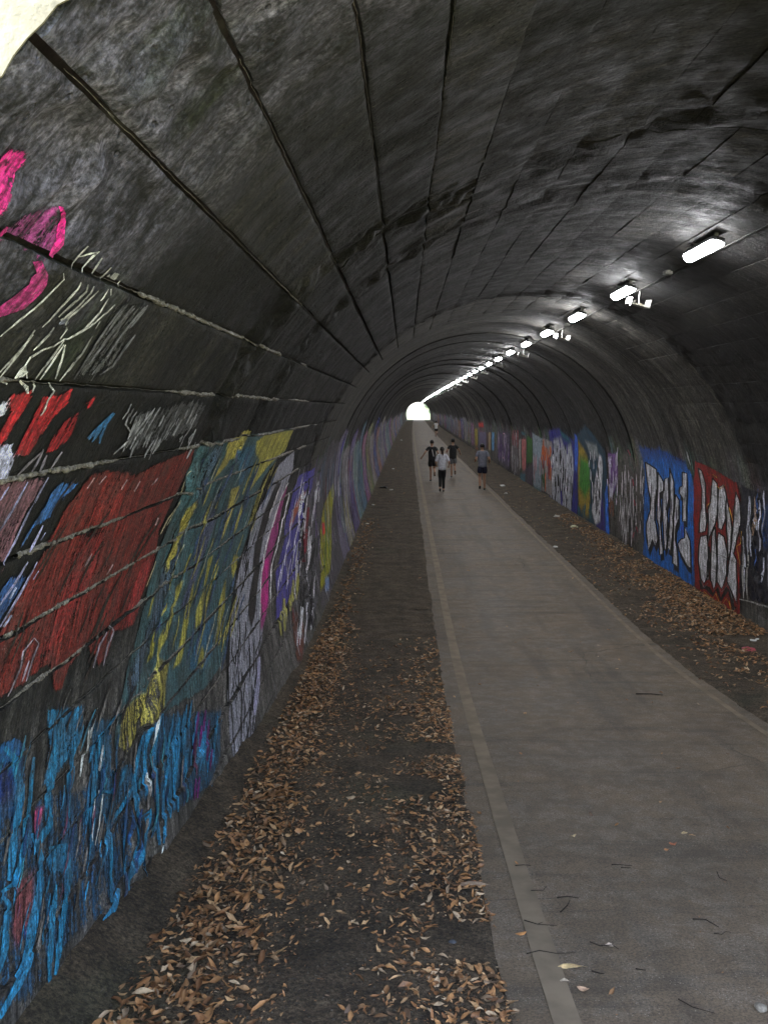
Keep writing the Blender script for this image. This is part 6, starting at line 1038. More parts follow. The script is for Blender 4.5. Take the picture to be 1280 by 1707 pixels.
  ('s',(60,36,84),'46156 10105 45908 10097 46689 10451 46251 10432 46682 10776 46419 10761'),
  ('s',(60,36,84),'43957 10048 43761 10041 44262 10239 43788 10220 44339 10423 44145 10415'),
  ('s',(60,36,84),'42721 10345 42512 10332 42709 10553 42281 10528 42839 10768 42646 10759'),
  ('s',(60,36,84),'41894 10048 41698 10040 42131 10278 41762 10261 42160 10500 41931 10487'),
  ('s',(150,110,124),'45070 10685 44777 10621 44386 10689 44104 10626'),
  ('s',(150,110,124),'44288 9437 43890 9388 43910 9467 43548 9421')]),
 ('graffiti_mural', 'light sky blue upright panel far along the right wall', [
  ('f',(74,124,165),0.97,0.2,'50538 9489 48956 9481 49611 10594 50925 10616')]),
 ('graffiti_mural', 'beige panel with a dark maroon edge far along the right wall', [
  ('f',(130,112,84),0.95,0.2,'52755 9560 51023 9536 51711 10682 53143 10708'),
  ('f',(60,28,32),0.9,0.2,'53834 9574 52837 9563 53272 10642 54293 10689')]),
 ('graffiti_mural', 'lavender grey panel topped with bright red far along the right wall', [
  ('f',(78,72,98),0.9,0.4,'59715 9564 54211 9510 54662 10743 60122 10876'),
  ('f',(165,42,38),0.95,0.4,'59584 9071 55382 8968 55979 9515 59715 9564')]),
 ('graffiti_mural', 'mustard yellow panel with a red foot far along the right wall', [
  ('f',(120,108,30),0.95,0.4,'63681 9525 60503 9500 61322 10929 64064 10965'),
  ('f',(130,50,32),0.9,0.4,'64009 10876 61272 10844 60784 11111 63716 11166')]),
]

# ------------------------------------------------------------------ noise
def _h(ix,iy,seed):
    n=(ix.astype(np.int64)*374761393+iy.astype(np.int64)*668265263+seed*1442695041)&0xffffffff
    n=((n^(n>>13))*1274126177)&0xffffffff
    n=n^(n>>16)
    return (n&0xffff)/65535.0
def vnoise(x,y,seed=0):
    x=np.asarray(x,float); y=np.asarray(y,float)
    ix=np.floor(x); iy=np.floor(y); fx=x-ix; fy=y-iy; fx=fx*fx*(3-2*fx); fy=fy*fy*(3-2*fy)
    a=_h(ix,iy,seed); b=_h(ix+1,iy,seed); c=_h(ix,iy+1,seed); d=_h(ix+1,iy+1,seed)
    return (a+(b-a)*fx)*(1-fy)+(c+(d-c)*fx)*fy-0.5
# ------------------------------------------------------------------ materials
def lin(c):
    c=c/255.0
    return c/12.92 if c<=.04045 else ((c+.055)/1.055)**2.4
class NT:
    def __init__(s,name):
        s.m=bpy.data.materials.new(name); s.m.use_nodes=True; s.t=s.m.node_tree; s.b=s.t.nodes['Principled BSDF']; s.out=s.t.nodes['Material Output']
    def n(s,typ,**k):
        o=s.t.nodes.new(typ)
        for a,v in k.items():
            if a.startswith('i_'): o.inputs[int(a[2:])].default_value=v
            else: setattr(o,a,v)
        return o
    def l(s,a,b): s.t.links.new(a,b)
    def noise(s,vec,scale,detail=4,rough=.55,dim='3D'):
        o=s.n('ShaderNodeTexNoise'); o.noise_dimensions=dim; o.inputs['Scale'].default_value=scale; o.inputs['Detail'].default_value=detail; o.inputs['Roughness'].default_value=rough
        if vec is not None: s.l(vec,o.inputs['Vector'])
        return o.outputs['Fac']
    def mapr(s,v,a,b,c=0.,d=1.,smooth=True):
        o=s.n('ShaderNodeMapRange'); o.interpolation_type='SMOOTHSTEP' if smooth else 'LINEAR'
        for i,x in ((1,a),(2,b),(3,c),(4,d)): o.inputs[i].default_value=x
        s.l(v,o.inputs[0]); return o.outputs[0]
    def mix(s,f,a,b,mode='MIX'):
        o=s.n('ShaderNodeMix',data_type='RGBA',blend_type=mode)
        for sock,v in ((o.inputs[0],f),(o.inputs[6],a),(o.inputs[7],b)):
            if isinstance(v,(int,float)): sock.default_value=v
            elif isinstance(v,tuple): sock.default_value=(v+(1,))[:4]
            else: s.l(v,sock)
        return o.outputs[2]
    def math(s,op,a,b=None):
        o=s.n('ShaderNodeMath',operation=op)
        for i,v in enumerate((a,b)):
            if v is None: continue
            if isinstance(v,(int,float)): o.inputs[i].default_value=v
            else: s.l(v,o.inputs[i])
        return o.outputs[0]
    def scale(s,vec,sc):
        o=s.n('ShaderNodeMapping'); o.inputs['Scale'].default_value=sc; s.l(vec,o.inputs['Vector']); return o.outputs[0]
    def crunch(s,c,vec,sc,lo,hi,a=.40,b=.60):
        v=s.mapr(s.noise(vec,sc,5,.75),a,b,lo,hi,False); o=s.n('ShaderNodeVectorMath',operation='SCALE'); s.l(c,o.inputs[0]); s.l(v,o.inputs['Scale']); return o.outputs[0]
    def bump(s,h,strength,dist):
        o=s.n('ShaderNodeBump'); o.inputs['Strength'].default_value=strength; o.inputs['Distance'].default_value=dist; s.l(h,o.inputs['Height']); return o.outputs[0]
def simple(name,col,rough=.8,metal=0,var=.25,scale=20.,bump=.0):
    k=NT(name); g=k.n('ShaderNodeNewGeometry').outputs['Position'] ; tc=k.n('ShaderNodeTexCoord').outputs['Object']
    f=k.noise(tc,scale,5)
    c=k.mix(k.mapr(f,.3,.7),tuple(x*(1-var) for x in col),tuple(min(1,x*(1+var)) for x in col))
    k.l(c,k.b.inputs['Base Color']); k.b.inputs['Roughness'].default_value=rough; k.b.inputs['Metallic'].default_value=metal
    if bump: k.l(k.bump(f,bump,.01),k.b.inputs['Normal'])
    return k.m
def wall_material():
    k=NT('sooty_concrete'); uv=k.n('ShaderNodeUVMap').outputs[0]
    pos=k.n('ShaderNodeNewGeometry').outputs['Position']
    sep=k.n('ShaderNodeSeparateXYZ'); k.l(pos,sep.inputs[0]); Z=sep.outputs[2]; Yc=sep.outputs[1]
    suv=k.n('ShaderNodeSeparateXYZ'); k.l(uv,suv.inputs[0]); S=suv.outputs[1]
    tone=k.n('ShaderNodeAttribute',attribute_type='OBJECT',attribute_name='tone').outputs['Fac']
    st=k.noise(k.scale(uv,(5.0,.55,1)),1.6,6,.62)      # streaks that run round the vault
    st2=k.noise(k.scale(uv,(26,1.6,1)),1.0,5,.6)
    fine=k.noise(pos,38,6,.7); big=k.noise(pos,.9,4,.6); mid=k.noise(pos,5.,5,.65)
    grey=k.mix(k.mapr(st,.34,.64),(.028,.025,.023),(.140,.127,.120))
    grey=k.mix(k.mapr(st2,.50,.74),grey,(.21,.195,.17))
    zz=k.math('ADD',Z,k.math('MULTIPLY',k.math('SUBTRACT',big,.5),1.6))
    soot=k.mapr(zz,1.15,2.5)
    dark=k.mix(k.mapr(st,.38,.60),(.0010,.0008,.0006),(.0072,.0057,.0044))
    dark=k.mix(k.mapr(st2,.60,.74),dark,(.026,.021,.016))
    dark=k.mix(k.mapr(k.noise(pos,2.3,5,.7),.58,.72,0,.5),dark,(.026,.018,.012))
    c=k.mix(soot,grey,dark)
    tn=k.math('MULTIPLY',k.math('MULTIPLY',tone,k.mapr(mid,.35,.6,.35,1)),k.mapr(st,.36,.6,.3,1))
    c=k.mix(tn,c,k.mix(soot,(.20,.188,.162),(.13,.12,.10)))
    # pits and lime flecks
    vor=k.n('ShaderNodeTexVoronoi'); vor.inputs['Scale'].default_value=24; k.l(pos,vor.inputs['Vector'])
    pits=k.mapr(vor.outputs['Distance'],.10,.22,1,0)
    pm=k.math('MULTIPLY',pits,k.mapr(mid,.50,.62))
    c=k.mix(k.math('MULTIPLY',pm,.75),c,(.012,.011,.010))
    fl=k.math('MULTIPLY',k.mapr(fine,.57,.66),k.mapr(mid,.47,.6))
    c=k.mix(k.math('MULTIPLY',fl,.5),c,k.mix(soot,(.26,.25,.235),(.062,.056,.048)))
    c=k.mix(k.mapr(k.noise(pos,90,4,.7),.50,.62,0,.6),c,k.mix(soot,(.03,.028,.025),(.004,.0035,.003)))
    # green algae and blue-grey skylight painted into the concrete close to the mouth
    near=k.math('MULTIPLY',k.mapr(Yc,1.6,3.0,1,0),k.mapr(S,1.75,2.2))
    pale=k.math('MULTIPLY',near,k.mapr(k.noise(pos,4.2,7,.75),.36,.56))
    c=k.mix(k.math('MULTIPLY',pale,.75),c,(.16,.150,.21))
    alg=k.math('MULTIPLY',k.mapr(Yc,1.5,3.0,1,0),k.mapr(k.noise(k.scale(uv,(1.6,.8,1)),2.2,4,.6),.50,.72))
    c=k.mix(k.math('MULTIPLY',alg,.55),c,(.035,.058,.022))
    # old layers of paint film low on the walls
    film=k.n('ShaderNodeTexNoise'); film.inputs['Scale'].default_value=.9; film.inputs['Detail'].default_value=3
    k.l(k.scale(uv,(1.6,.35,1)),film.inputs['Vector'])
    hs=k.n('ShaderNodeHueSaturation'); hs.inputs['Saturation'].default_value=1.5; hs.inputs['Value'].default_value=.34; k.l(film.outputs['Color'],hs.inputs['Color'])
    lowf=k.math('MULTIPLY',k.mapr(zz,2.0,2.5,1,0),k.math('MULTIPLY',k.mapr(zz,.25,.7),k.mapr(st2,.38,.55)))
    c=k.mix(k.math('MULTIPLY',lowf,k.mapr(Yc,10,16,.0,.6)),c,hs.outputs[0])
    c=k.crunch(c,pos,62,.42,1.75); c=k.crunch(c,k.scale(uv,(48,5,1)),1.,.6,1.45); c=k.crunch(c,pos,14,.6,1.45); c=k.crunch(c,k.scale(uv,(2.2,.4,1)),1.,.5,1.3,.38,.58)
    # damp dirt along the foot
    c=k.mix(k.mapr(zz,-.1,.9,.45,0),c,(.10,.095,.08))
    k.l(c,k.b.inputs['Base Color'])
    k.l(k.mapr(mid,.3,.7,.55,.9),k.b.inputs['Roughness'])
    h=k.math('ADD',k.math('MULTIPLY',fine,.5),k.math('ADD',k.math('MULTIPLY',mid,1.0),k.math('MULTIPLY',st,.9)))
    h=k.math('SUBTRACT',h,k.math('MULTIPLY',pm,.8))
    k.l(k.bump(h,1.0,.03),k.b.inputs['Normal'])
    return k.m
def paint_material():
    k=NT('spray_paint_on_concrete'); uv=k.n('ShaderNodeUVMap').outputs[0]; pos=k.n('ShaderNodeNewGeometry').outputs['Position']
    at=k.n('ShaderNodeAttribute',attribute_type='GEOMETRY',attribute_name='paint'); col=at.outputs['Color']; cov=at.outputs['Alpha']
    st=k.noise(k.scale(uv,(30,2.2,1)),1.0,6,.7); fine=k.noise(pos,55,6,.75); mid=k.noise(pos,6,5,.65); spk=k.noise(pos,150,3,.6)
    n=k.math('ADD',k.math('MULTIPLY',k.math('SUBTRACT',st,.5),1.9),k.math('ADD',k.math('MULTIPLY',k.math('SUBTRACT',fine,.5),1.9),k.math('MULTIPLY',k.math('SUBTRACT',mid,.5),1.1)))
    n=k.math('ADD',n,k.math('MULTIPLY',k.math('SUBTRACT',spk,.5),.7))
    a=k.mapr(k.math('ADD',cov,n),.42,.58)
    vor=k.n('ShaderNodeTexVoronoi'); vor.inputs['Scale'].default_value=24; k.l(pos,vor.inputs['Vector'])
    pm=k.math('MULTIPLY',k.mapr(vor.outputs['Distance'],.10,.20,1,0),k.mapr(mid,.50,.6))
    a=k.math('MULTIPLY',a,k.math('SUBTRACT',1,pm))
    hsv=k.n('ShaderNodeHueSaturation'); k.l(col,hsv.inputs['Color']); k.l(k.mapr(st,.3,.7,.45,1.55),hsv.inputs['Value'])
    c=k.mix(k.mapr(mid,.42,.70,0,.55),hsv.outputs[0],(.05,.045,.038))
    c=k.mix(k.mapr(fine,.53,.64,0,.75),c,(.022,.02,.018))
    c=k.mix(k.mapr(spk,.58,.68,0,.45),c,(.28,.27,.26))
    c=k.crunch(c,pos,62,.5,1.6); c=k.crunch(c,k.scale(uv,(48,5,1)),1.,.6,1.45)
    k.l(c,k.b.inputs['Base Color']); k.b.inputs['Roughness'].default_value=.62
    h=k.math('ADD',k.math('MULTIPLY',fine,.5),k.math('ADD',k.math('MULTIPLY',mid,1.),k.math('MULTIPLY',st,.7)))
    k.l(k.bump(h,.7,.010),k.b.inputs['Normal'])
    tr=k.n('ShaderNodeBsdfTransparent'); mx=k.n('ShaderNodeMixShader'); k.l(a,mx.inputs[0]); k.l(tr.outputs[0],mx.inputs[1]); k.l(k.b.outputs[0],mx.inputs[2]); k.l(mx.outputs[0],k.out.inputs[0])
    return k.m
def asphalt_material():
    k=NT('dusty_asphalt'); pos=k.n('ShaderNodeNewGeometry').outputs['Position']
    a=k.noise(pos,1.1,5,.6); b=k.noise(pos,7,5,.65); f=k.noise(pos,120,3,.6); lng=k.noise(k.scale(pos,(3.,.25,1)),1,4,.6); tr=k.noise(k.scale(pos,(.35,3.2,1)),1.,5,.6)
    c=k.mix(k.mapr(a,.3,.7),(.116,.087,.058),(.176,.134,.092))
    c=k.mix(k.mapr(b,.44,.62,0,.5),c,(.19,.163,.132))
    c=k.mix(k.mapr(lng,.48,.66,0,.5),c,(.078,.064,.05))
    c=k.mix(k.mapr(tr,.54,.66,0,.5),c,(.058,.048,.037))
    v=k.n('ShaderNodeTexVoronoi'); v.inputs['Scale'].default_value=75; k.l(pos,v.inputs['Vector'])
    chip=k.math('MULTIPLY',k.mapr(v.outputs['Distance'],.12,.24,1,0),k.mapr(b,.42,.56))
    c=k.mix(k.math('MULTIPLY',chip,.7),c,(.40,.36,.30))
    c=k.mix(k.mapr(f,.52,.66,0,.6),c,(.048,.04,.032))
    crk=k.n('ShaderNodeTexVoronoi',feature='DISTANCE_TO_EDGE'); crk.inputs['Scale'].default_value=.45
    wob=k.n('ShaderNodeTexNoise'); wob.inputs['Scale'].default_value=3.; wob.inputs['Detail'].default_value=6; k.l(pos,wob.inputs['Vector'])
    k.l(k.mix(.12,pos,wob.outputs['Color']),crk.inputs['Vector'])
    cr=k.math('MULTIPLY',k.mapr(crk.outputs['Distance'],.0012,.004,1,0),k.mapr(a,.5,.62))
    c=k.mix(k.math('MULTIPLY',cr,.45),c,(.03,.026,.022))
    c=k.crunch(c,pos,85,.72,1.38); c=k.crunch(c,pos,2.2,.88,1.14)
    k.l(c,k.b.inputs['Base Color']); k.l(k.mapr(a,.3,.7,.62,.85),k.b.inputs['Roughness'])
    k.l(k.bump(k.math('SUBTRACT',k.math('ADD',f,k.math('MULTIPLY',b,.5)),cr),.45,.005),k.b.inputs['Normal'])
    return k.m
def dirt_material(name='damp_dirt'):
    k=NT(name); pos=k.n('ShaderNodeNewGeometry').outputs['Position']
    a=k.noise(pos,1.7,5,.65); b=k.noise(pos,9,6,.7); f=k.noise(pos,60,5,.7)
    c=k.mix(k.mapr(a,.3,.7),(.036,.026,.016),(.080,.058,.037))
    c=k.mix(k.mapr(b,.45,.62,0,.7),c,(.080,.062,.040))
    c=k.mix(k.mapr(f,.52,.64,0,.75),c,(.105,.078,.048))
    c=k.mix(k.mapr(k.noise(pos,140,3,.7),.54,.64,0,.7),c,(.012,.010,.007))
    c=k.mix(k.mapr(k.noise(pos,23,4,.6),.60,.72,0,.6),c,(.02,.017,.013))
    c=k.mix(k.mapr(k.noise(pos,.8,4,.6),.55,.7,0,.35),c,(.035,.042,.022))
    c=k.crunch(c,pos,48,.5,1.9); c=k.crunch(c,pos,3.5,.7,1.4)
    k.l(c,k.b.inputs['Base Color']); k.b.inputs['Roughness'].default_value=.93
    k.l(k.bump(k.math('ADD',f,k.math('MULTIPLY',b,2.)),.9,.016),k.b.inputs['Normal'])
    return k.m
def leaf_material(obj_random):
    k=NT('dry_leaf' if obj_random else 'dry_leaf_litter'); tc=k.n('ShaderNodeTexCoord').outputs['Object']
    if obj_random: r=k.n('ShaderNodeObjectInfo').outputs['Random']
    else:
        r=k.n('ShaderNodeAttribute',attribute_type='GEOMETRY',attribute_name='rnd').outputs['Fac']; tc=k.n('ShaderNodeNewGeometry').outputs['Position']
    cr=k.n('ShaderNodeValToRGB'); k.l(r,cr.inputs[0]); e=cr.color_ramp.elements
    cols=[(0,(.14,.065,.03)),(.2,(.33,.155,.064)),(.42,(.52,.27,.11)),(.6,(.20,.105,.05)),(.75,(.64,.40,.20)),(.88,(.12,.075,.05)),(1,(.72,.54,.35))]
    e[0].position=0; e[0].color=cols[0][1]+(1,); e[1].position=1; e[1].color=cols[-1][1]+(1,)
    for p,c in cols[1:-1]:
        q=e.new(p); q.color=c+(1,)
    f=k.noise(tc,45,4,.6)
    c=k.mix(k.mapr(f,.45,.7,0,.6),cr.outputs[0],(.06,.032,.016))
    k.l(c,k.b.inputs['Base Color']); k.b.inputs['Roughness'].default_value=.55
    k.l(k.bump(f,.4,.003),k.b.inputs['Normal'])
    return k.m
def emit(name,col,s):
    k=NT(name); e=k.n('ShaderNodeEmission'); e.inputs[0].default_value=col+(1,); e.inputs[1].default_value=s; k.l(e.outputs[0],k.out.inputs[0]); return k.m
M_WALL=wall_material(); M_PAINT=paint_material(); M_ASPH=asphalt_material(); M_DIRT=dirt_material()
M_LEAF=leaf_material(True); M_LITTER=leaf_material(False)
M_MORTAR=simple('lime_mortar',(.20,.18,.155),.35,0,.75,90,.9)
M_BACK=simple('dark_joint_mortar',(.022,.019,.016),.9,0,.5,30,.5)
M_EDGE=simple('worn_concrete_edging',(.225,.18,.126),.85,0,.2,5,.35)
M_PORTAL=simple('pale_portal_concrete',(.25,.225,.165),.9,0,.3,14,.4)
M_MET=simple('galvanised_metal',(.42,.41,.38),.45,.6,.35,30,.3)
M_BLK=simple('dark_plastic',(.02,.02,.022),.5)
M_GRN=simple('leafy_green',(.015,.05,.014),.7,0,.5,8)
M_BARK=simple('bark',(.09,.07,.05),.9,0,.4,12,.5)
M_HILL=simple('grassy_soil',(.06,.08,.03),.95,0,.5,2,.5)
M_LAMP=emit('lit_diffuser',(.97,.98,1.0),LAMP)
# ------------------------------------------------------------------ mesh helpers
def link(name,me,mat=None,parent=None,**props):
    o=bpy.data.objects.new(name,me); COL.objects.link(o)
    if mat is not None and me is not None and not me.materials: me.materials.append(mat)
    if parent is not None: o.parent=parent
    for k_,v in props.items(): o[k_]=v
    return o
def empty(name,loc=(0,0,0),**props):
    o=bpy.data.objects.new(name,None); COL.objects.link(o); o.location=loc; o.empty_display_size=.1
    for k_,v in props.items(): o[k_]=v
    return o
def mesh_np(name,V,F,uv=None,smooth=True):
    V=np.ascontiguousarray(V,dtype=np.float32); F=np.ascontiguousarray(F,dtype=np.int32)
    me=bpy.data.meshes.new(name); n=F.shape[1]
    me.vertices.add(len(V)); me.vertices.foreach_set('co',V.ravel())
    me.loops.add(F.size); me.loops.foreach_set('vertex_index',F.ravel())
    me.polygons.add(len(F)); me.polygons.foreach_set('loop_start',np.arange(0,F.size,n,dtype=np.int32))
    me.update(calc_edges=True)
    if uv is not None:
        u=me.uv_layers.new(name='UVMap'); u.data.foreach_set('uv',np.ascontiguousarray(uv[F.ravel()],dtype=np.float32).ravel())
    me.polygons.foreach_set('use_smooth',np.full(len(F),smooth))
    return me
def gridF(nr,nc,flip=False):
    i=np.arange(nr-1)[:,None]*nc+np.arange(nc-1)[None,:]
    q=np.stack([i,i+1,i+1+nc,i+nc],-1).reshape(-1,4)
    return q[:,::-1] if flip else q
def bm_mesh(name,fn,smooth=False):
    bm=bmesh.new(); fn(bm); me=bpy.data.meshes.new(name); bmesh.ops.recalc_face_normals(bm,faces=bm.faces); bm.to_mesh(me); bm.free()
    if smooth: me.polygons.foreach_set('use_smooth',[True]*len(me.polygons))
    return me
def box(bm,c,s,bev=0.0,rot=None):
    r=bmesh.ops.create_cube(bm,size=1.0); vs=r['verts']
    M=Matrix.Translation(c)@(rot.to_4x4() if rot else Matrix.Identity(4))@Matrix.Diagonal((s[0],s[1],s[2],1))
    bmesh.ops.transform(bm,matrix=M,verts=vs)
    if bev: bmesh.ops.bevel(bm,geom=list({e for v in vs for e in v.link_edges}),offset=bev,segments=2,affect='EDGES',profile=.7)
def tube(bm,pts,rad,seg=6,cap=True):
    pts=[Vector(p) for p in pts]; rings=[]
    for i,p in enumerate(pts):
        d=(pts[min(i+1,len(pts)-1)]-pts[max(i-1,0)]).normalized(); u=d.orthogonal().normalized(); v=d.cross(u)
        if i and rings:
            u=(prev-d*prev.dot(d)).normalized(); v=d.cross(u)
        prev=u; r=rad[i] if isinstance(rad,(list,tuple)) else rad
        rings.append([bm.verts.new(p+(u*math.cos(a)+v*math.sin(a))*r) for a in [2*math.pi*j/seg for j in range(seg)]])
    for a,b in zip(rings[:-1],rings[1:]):
        for j in range(seg): bm.faces.new((a[j],a[(j+1)%seg],b[(j+1)%seg],b[j]))
    if cap: bm.faces.new(rings[0][::-1]); bm.faces.new(rings[-1])
# ------------------------------------------------------------------ tunnel section and its relief
JOINTS=[-2.35,-2.07,-1.79,-1.51,-1.25,-1.0,-.74,-.47,-.2,.05,.30,.55,.82,1.11,1.40,1.70,2.02,2.33,2.62,2.94]
while JOINTS[-1]<SR+2.2: JOINTS.append(JOINTS[-1]+.3)
JN=np.array(JOINTS)
BAYS=[(1.375,5.0),(5.0,12.4),(12.4,14.6)]
def ring_edges():
    e=[14.6]; r=random.Random(3)
    while e[-1]<Y1: e.append(e[-1]+r.uniform(1.7,2.7))
    e[-1]=Y1; return np.array(e)
RE=ring_edges(); rr=np.random.RandomState(11)
ROFF=rr.uniform(-.035,.02,len(RE)); CT=rr.uniform(-.006,.006,(4,len(JN)+1)); CS=rr.uniform(-.010,.010,(4,len(JN)+1)); CS[:,JN.searchsorted(3.3):]*=.25; CT[:,JN.searchsorted(3.3):]*=.3
def relief(s,y):
    s=np.asarray(s,float); y=np.asarray(y,float)
    j=np.clip(np.searchsorted(JN,s)-1,0,len(JN)-2); b=np.clip(np.searchsorted([5.0,12.4],y),0,2)
    t=(s-JN[j])/(JN[j+1]-JN[j])-.5
    near=CT[b,j]+CS[b,j]*t
    near+=.022*np.exp(-((y-1.9)/.5)**2)*np.clip((s-1.9)*3,0,1)*(vnoise(y*22,s*16,8)+vnoise(y*9,s*7,9))
    near+=.016*vnoise(y*1.6+j*7.3,s*1.5,1)+.008*vnoise(y*5.,s*4.,2)+.006*vnoise(y*13.,s*9.,3)
    rough=np.exp(-((y-4.95-.35*np.sin(s*2.1))/.28)**2)+.8*np.exp(-((y-12.2)/.3)**2)+.9*np.exp(-((y-6.2)/.25)**2)*(s>1.2)
    rough+=1.3*np.exp(-((y-1.75)/.22)**2)*np.exp(-((s-2.32)/.22)**2)
    near+=rough*(.08*vnoise(y*7,s*5,4)+.05*vnoise(y*17,s*14,5)-.008)
    near=np.maximum(near,-.024+.006*vnoise(y*25,s*20,10))
    k=np.clip(np.searchsorted(RE,y)-1,0,len(RE)-2)
    high=np.clip((np.minimum(s,SR-s)+.2)/1.2,0,1)
    far=ROFF[k]*(.25+.75*high)+.012*vnoise(y*1.3,s*1.2,6)+.008*vnoise(y*4,s*3,7)
    return np.where(y<14.6,near,far)
def surf(s,y,d):
    x,z,nx,nz=section(s)
    x=x+nx*d+curve(y); z=z+nz*d
    return np.stack(np.broadcast_arrays(x,y,z),-1)
def panel_cols(b,fine):
    y0,y1=BAYS[b]; a,p=((.012,0.) if b==0 else (.012,1.)); ys=[y0+.006]
    while ys[-1]<y1-.012:
        st={0:.0125,1:.022+.005*(ys[-1]-5),2:.06}[b]
        if not fine: st=.1
        ys.append(ys[-1]+st)
    ys[-1]=y1-.006
    return np.array(ys)
def panel_grid(j,b,fine):
    ys=panel_cols(b,fine); nr={0:24,1:16,2:8}[b] if fine else 5
    gp=.009 if JN[j]<3.1 else .0016; wb=1. if JN[j]<3.1 else .22
    lo=JN[j]+gp+wb*.006*(vnoise(ys*5,np.full_like(ys,j*3.1),21))+.004*vnoise(ys*21,np.full_like(ys,j*3.1),22)
    hi=JN[j+1]-gp-wb*.006*(vnoise(ys*5,np.full_like(ys,j*3.1+50),23))-.004*vnoise(ys*21,np.full_like(ys,j*3.1+50),24)
    t=np.linspace(0,1,nr)[:,None]; Sg=lo[None]*(1-t)+hi[None]*t; Yg=np.repeat(ys[None],nr,0)
    if b==0: # ragged outer edge
        Yg=Yg.copy(); Yg[:,0]=1.366+.012*np.abs(vnoise(Sg[:,0]*12,Sg[:,0]*0,30))
    return Sg,Yg
lining=empty('tunnel_lining',(0,Y0,0),kind='structure')
lining.location=(0,0,0)
def is_fine(j): return JN[j]<3.4
for b in range(3):
    for j in range(len(JN)-1):
        if JN[j+1]>SR+2.1: continue
        Sg,Yg=panel_grid(j,b,is_fine(j)); D=relief(Sg,Yg); nr,nc=Sg.shape
        # rounded arrises, then a skirt that dips into the joint
        D[0]-=.004; D[-1]-=.004
        Sp=np.vstack([Sg[:1],Sg[:1],Sg,Sg[-1:],Sg[-1:]]); Yp=np.vstack([Yg[:1],Yg[:1],Yg,Yg[-1:],Yg[-1:]]); Dp=np.vstack([D[:1]*0-.045,D[:1],D,D[-1:],D[-1:]*0-.045])
        Sp=np.hstack([Sp[:,:1],Sp[:,:1],Sp,Sp[:,-1:],Sp[:,-1:]]); Yp=np.hstack([Yp[:,:1],Yp[:,:1],Yp,Yp[:,-1:],Yp[:,-1:]]); Dp=np.hstack([Dp[:,:1]*0-.045,Dp[:,:1],Dp,Dp[:,-1:],Dp[:,-1:]*0-.045])
        FF=gridF(nr+4,nc+4).reshape(nr+3,nc+3,4); km=np.ones((nr+3,nc+3),bool); km[1]=False; km[-2]=False; km[:,1]=False; km[:,-2]=False; FF=FF[km]
        V=surf(Sp,Yp,Dp).reshape(-1,3); uv=np.stack([Yp.ravel(),Sp.ravel()],-1)
        me=mesh_np('concrete_panel',V,FF,uv)
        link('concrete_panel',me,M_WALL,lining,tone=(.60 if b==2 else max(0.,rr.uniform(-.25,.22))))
# joint backing
sb=np.linspace(-2.35,SR+2.2,90)[:,None]; yb=np.linspace(1.375,14.62,60)[None]; sb,yb=np.broadcast_arrays(sb,yb)
link('joint_backing',mesh_np('joint_backing',surf(sb,yb,-.03+0*sb).reshape(-1,3),gridF(*sb.shape)),M_BACK,lining)
# lining rings deeper in
sv=np.concatenate([np.linspace(-2.3,0,16)[:-1],np.linspace(0,SR,64),np.linspace(SR,SR+2.3,16)[1:]])
for i in range(len(RE)-1):
    a,b_=RE[i],RE[i+1]; ys=np.array([a+.001,a+.012,a+.06,(a+b_)/2,b_-.06,b_-.012,b_-.001]) if a<60 else np.array([a+.001,a+.02,(a+b_)/2,b_-.02,b_-.001])
    Sg,Yg=np.meshgrid(sv,ys,indexing='ij'); D=relief(Sg,Yg); D[:,0]-=.018; D[:,-1]-=.018; D[:,1]-=.005; D[:,-2]-=.005
    me=mesh_np('concrete_ring',surf(Sg,Yg,D).reshape(-1,3),gridF(*Sg.shape),np.stack([Yg.ravel(),Sg.ravel()],-1))
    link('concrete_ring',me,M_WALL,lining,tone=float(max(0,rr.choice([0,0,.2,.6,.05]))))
sb=np.linspace(-2.35,SR+2.3,60)[:,None]; yb=np.linspace(14.5,Y1,120)[None]; sb,yb=np.broadcast_arrays(sb,yb)
link('joint_backing',mesh_np('joint_backing',surf(sb,yb,-.085+0*sb).reshape(-1,3),gridF(*sb.shape)),M_BACK,lining)
# mortar squeezed out of the joints
def bead(sj,ya,yb_,r0,amt,seed):
    ys=np.arange(ya,yb_,.012); r0*=.44; amt-=.16; n=len(ys); na=7
    on=np.clip((vnoise(ys*1.7,ys*0+sj,seed)+amt)*6,0,1)
    r=r0*(.25+1.6*np.abs(vnoise(ys*14,ys*0,seed+1))+2.4*np.abs(vnoise(ys*41,ys*0,seed+2)))*on+.0005
    base=relief(sj+.02+0*ys,ys)-.006
    ang=np.linspace(-.15,1.15,na)*math.pi
    ds=np.cos(ang)[None]*r[:,None]*1.3; dd=np.sin(ang)[None]*r[:,None]*1.5
    ds=ds+.004*vnoise(ys*30,ys*0+3,seed+3)[:,None]
    dd=dd+.006*vnoise(ys[:,None]*60,ang[None]*3,seed+4)*on[:,None]
    Sg=sj+ds; Yg=np.repeat(ys[:,None],na,1)
    me=mesh_np('mortar_bead',surf(Sg,Yg,base[:,None]+dd).reshape(-1,3),gridF(n,na),smooth=False)
    link('mortar_bead',me,M_MORTAR,lining)
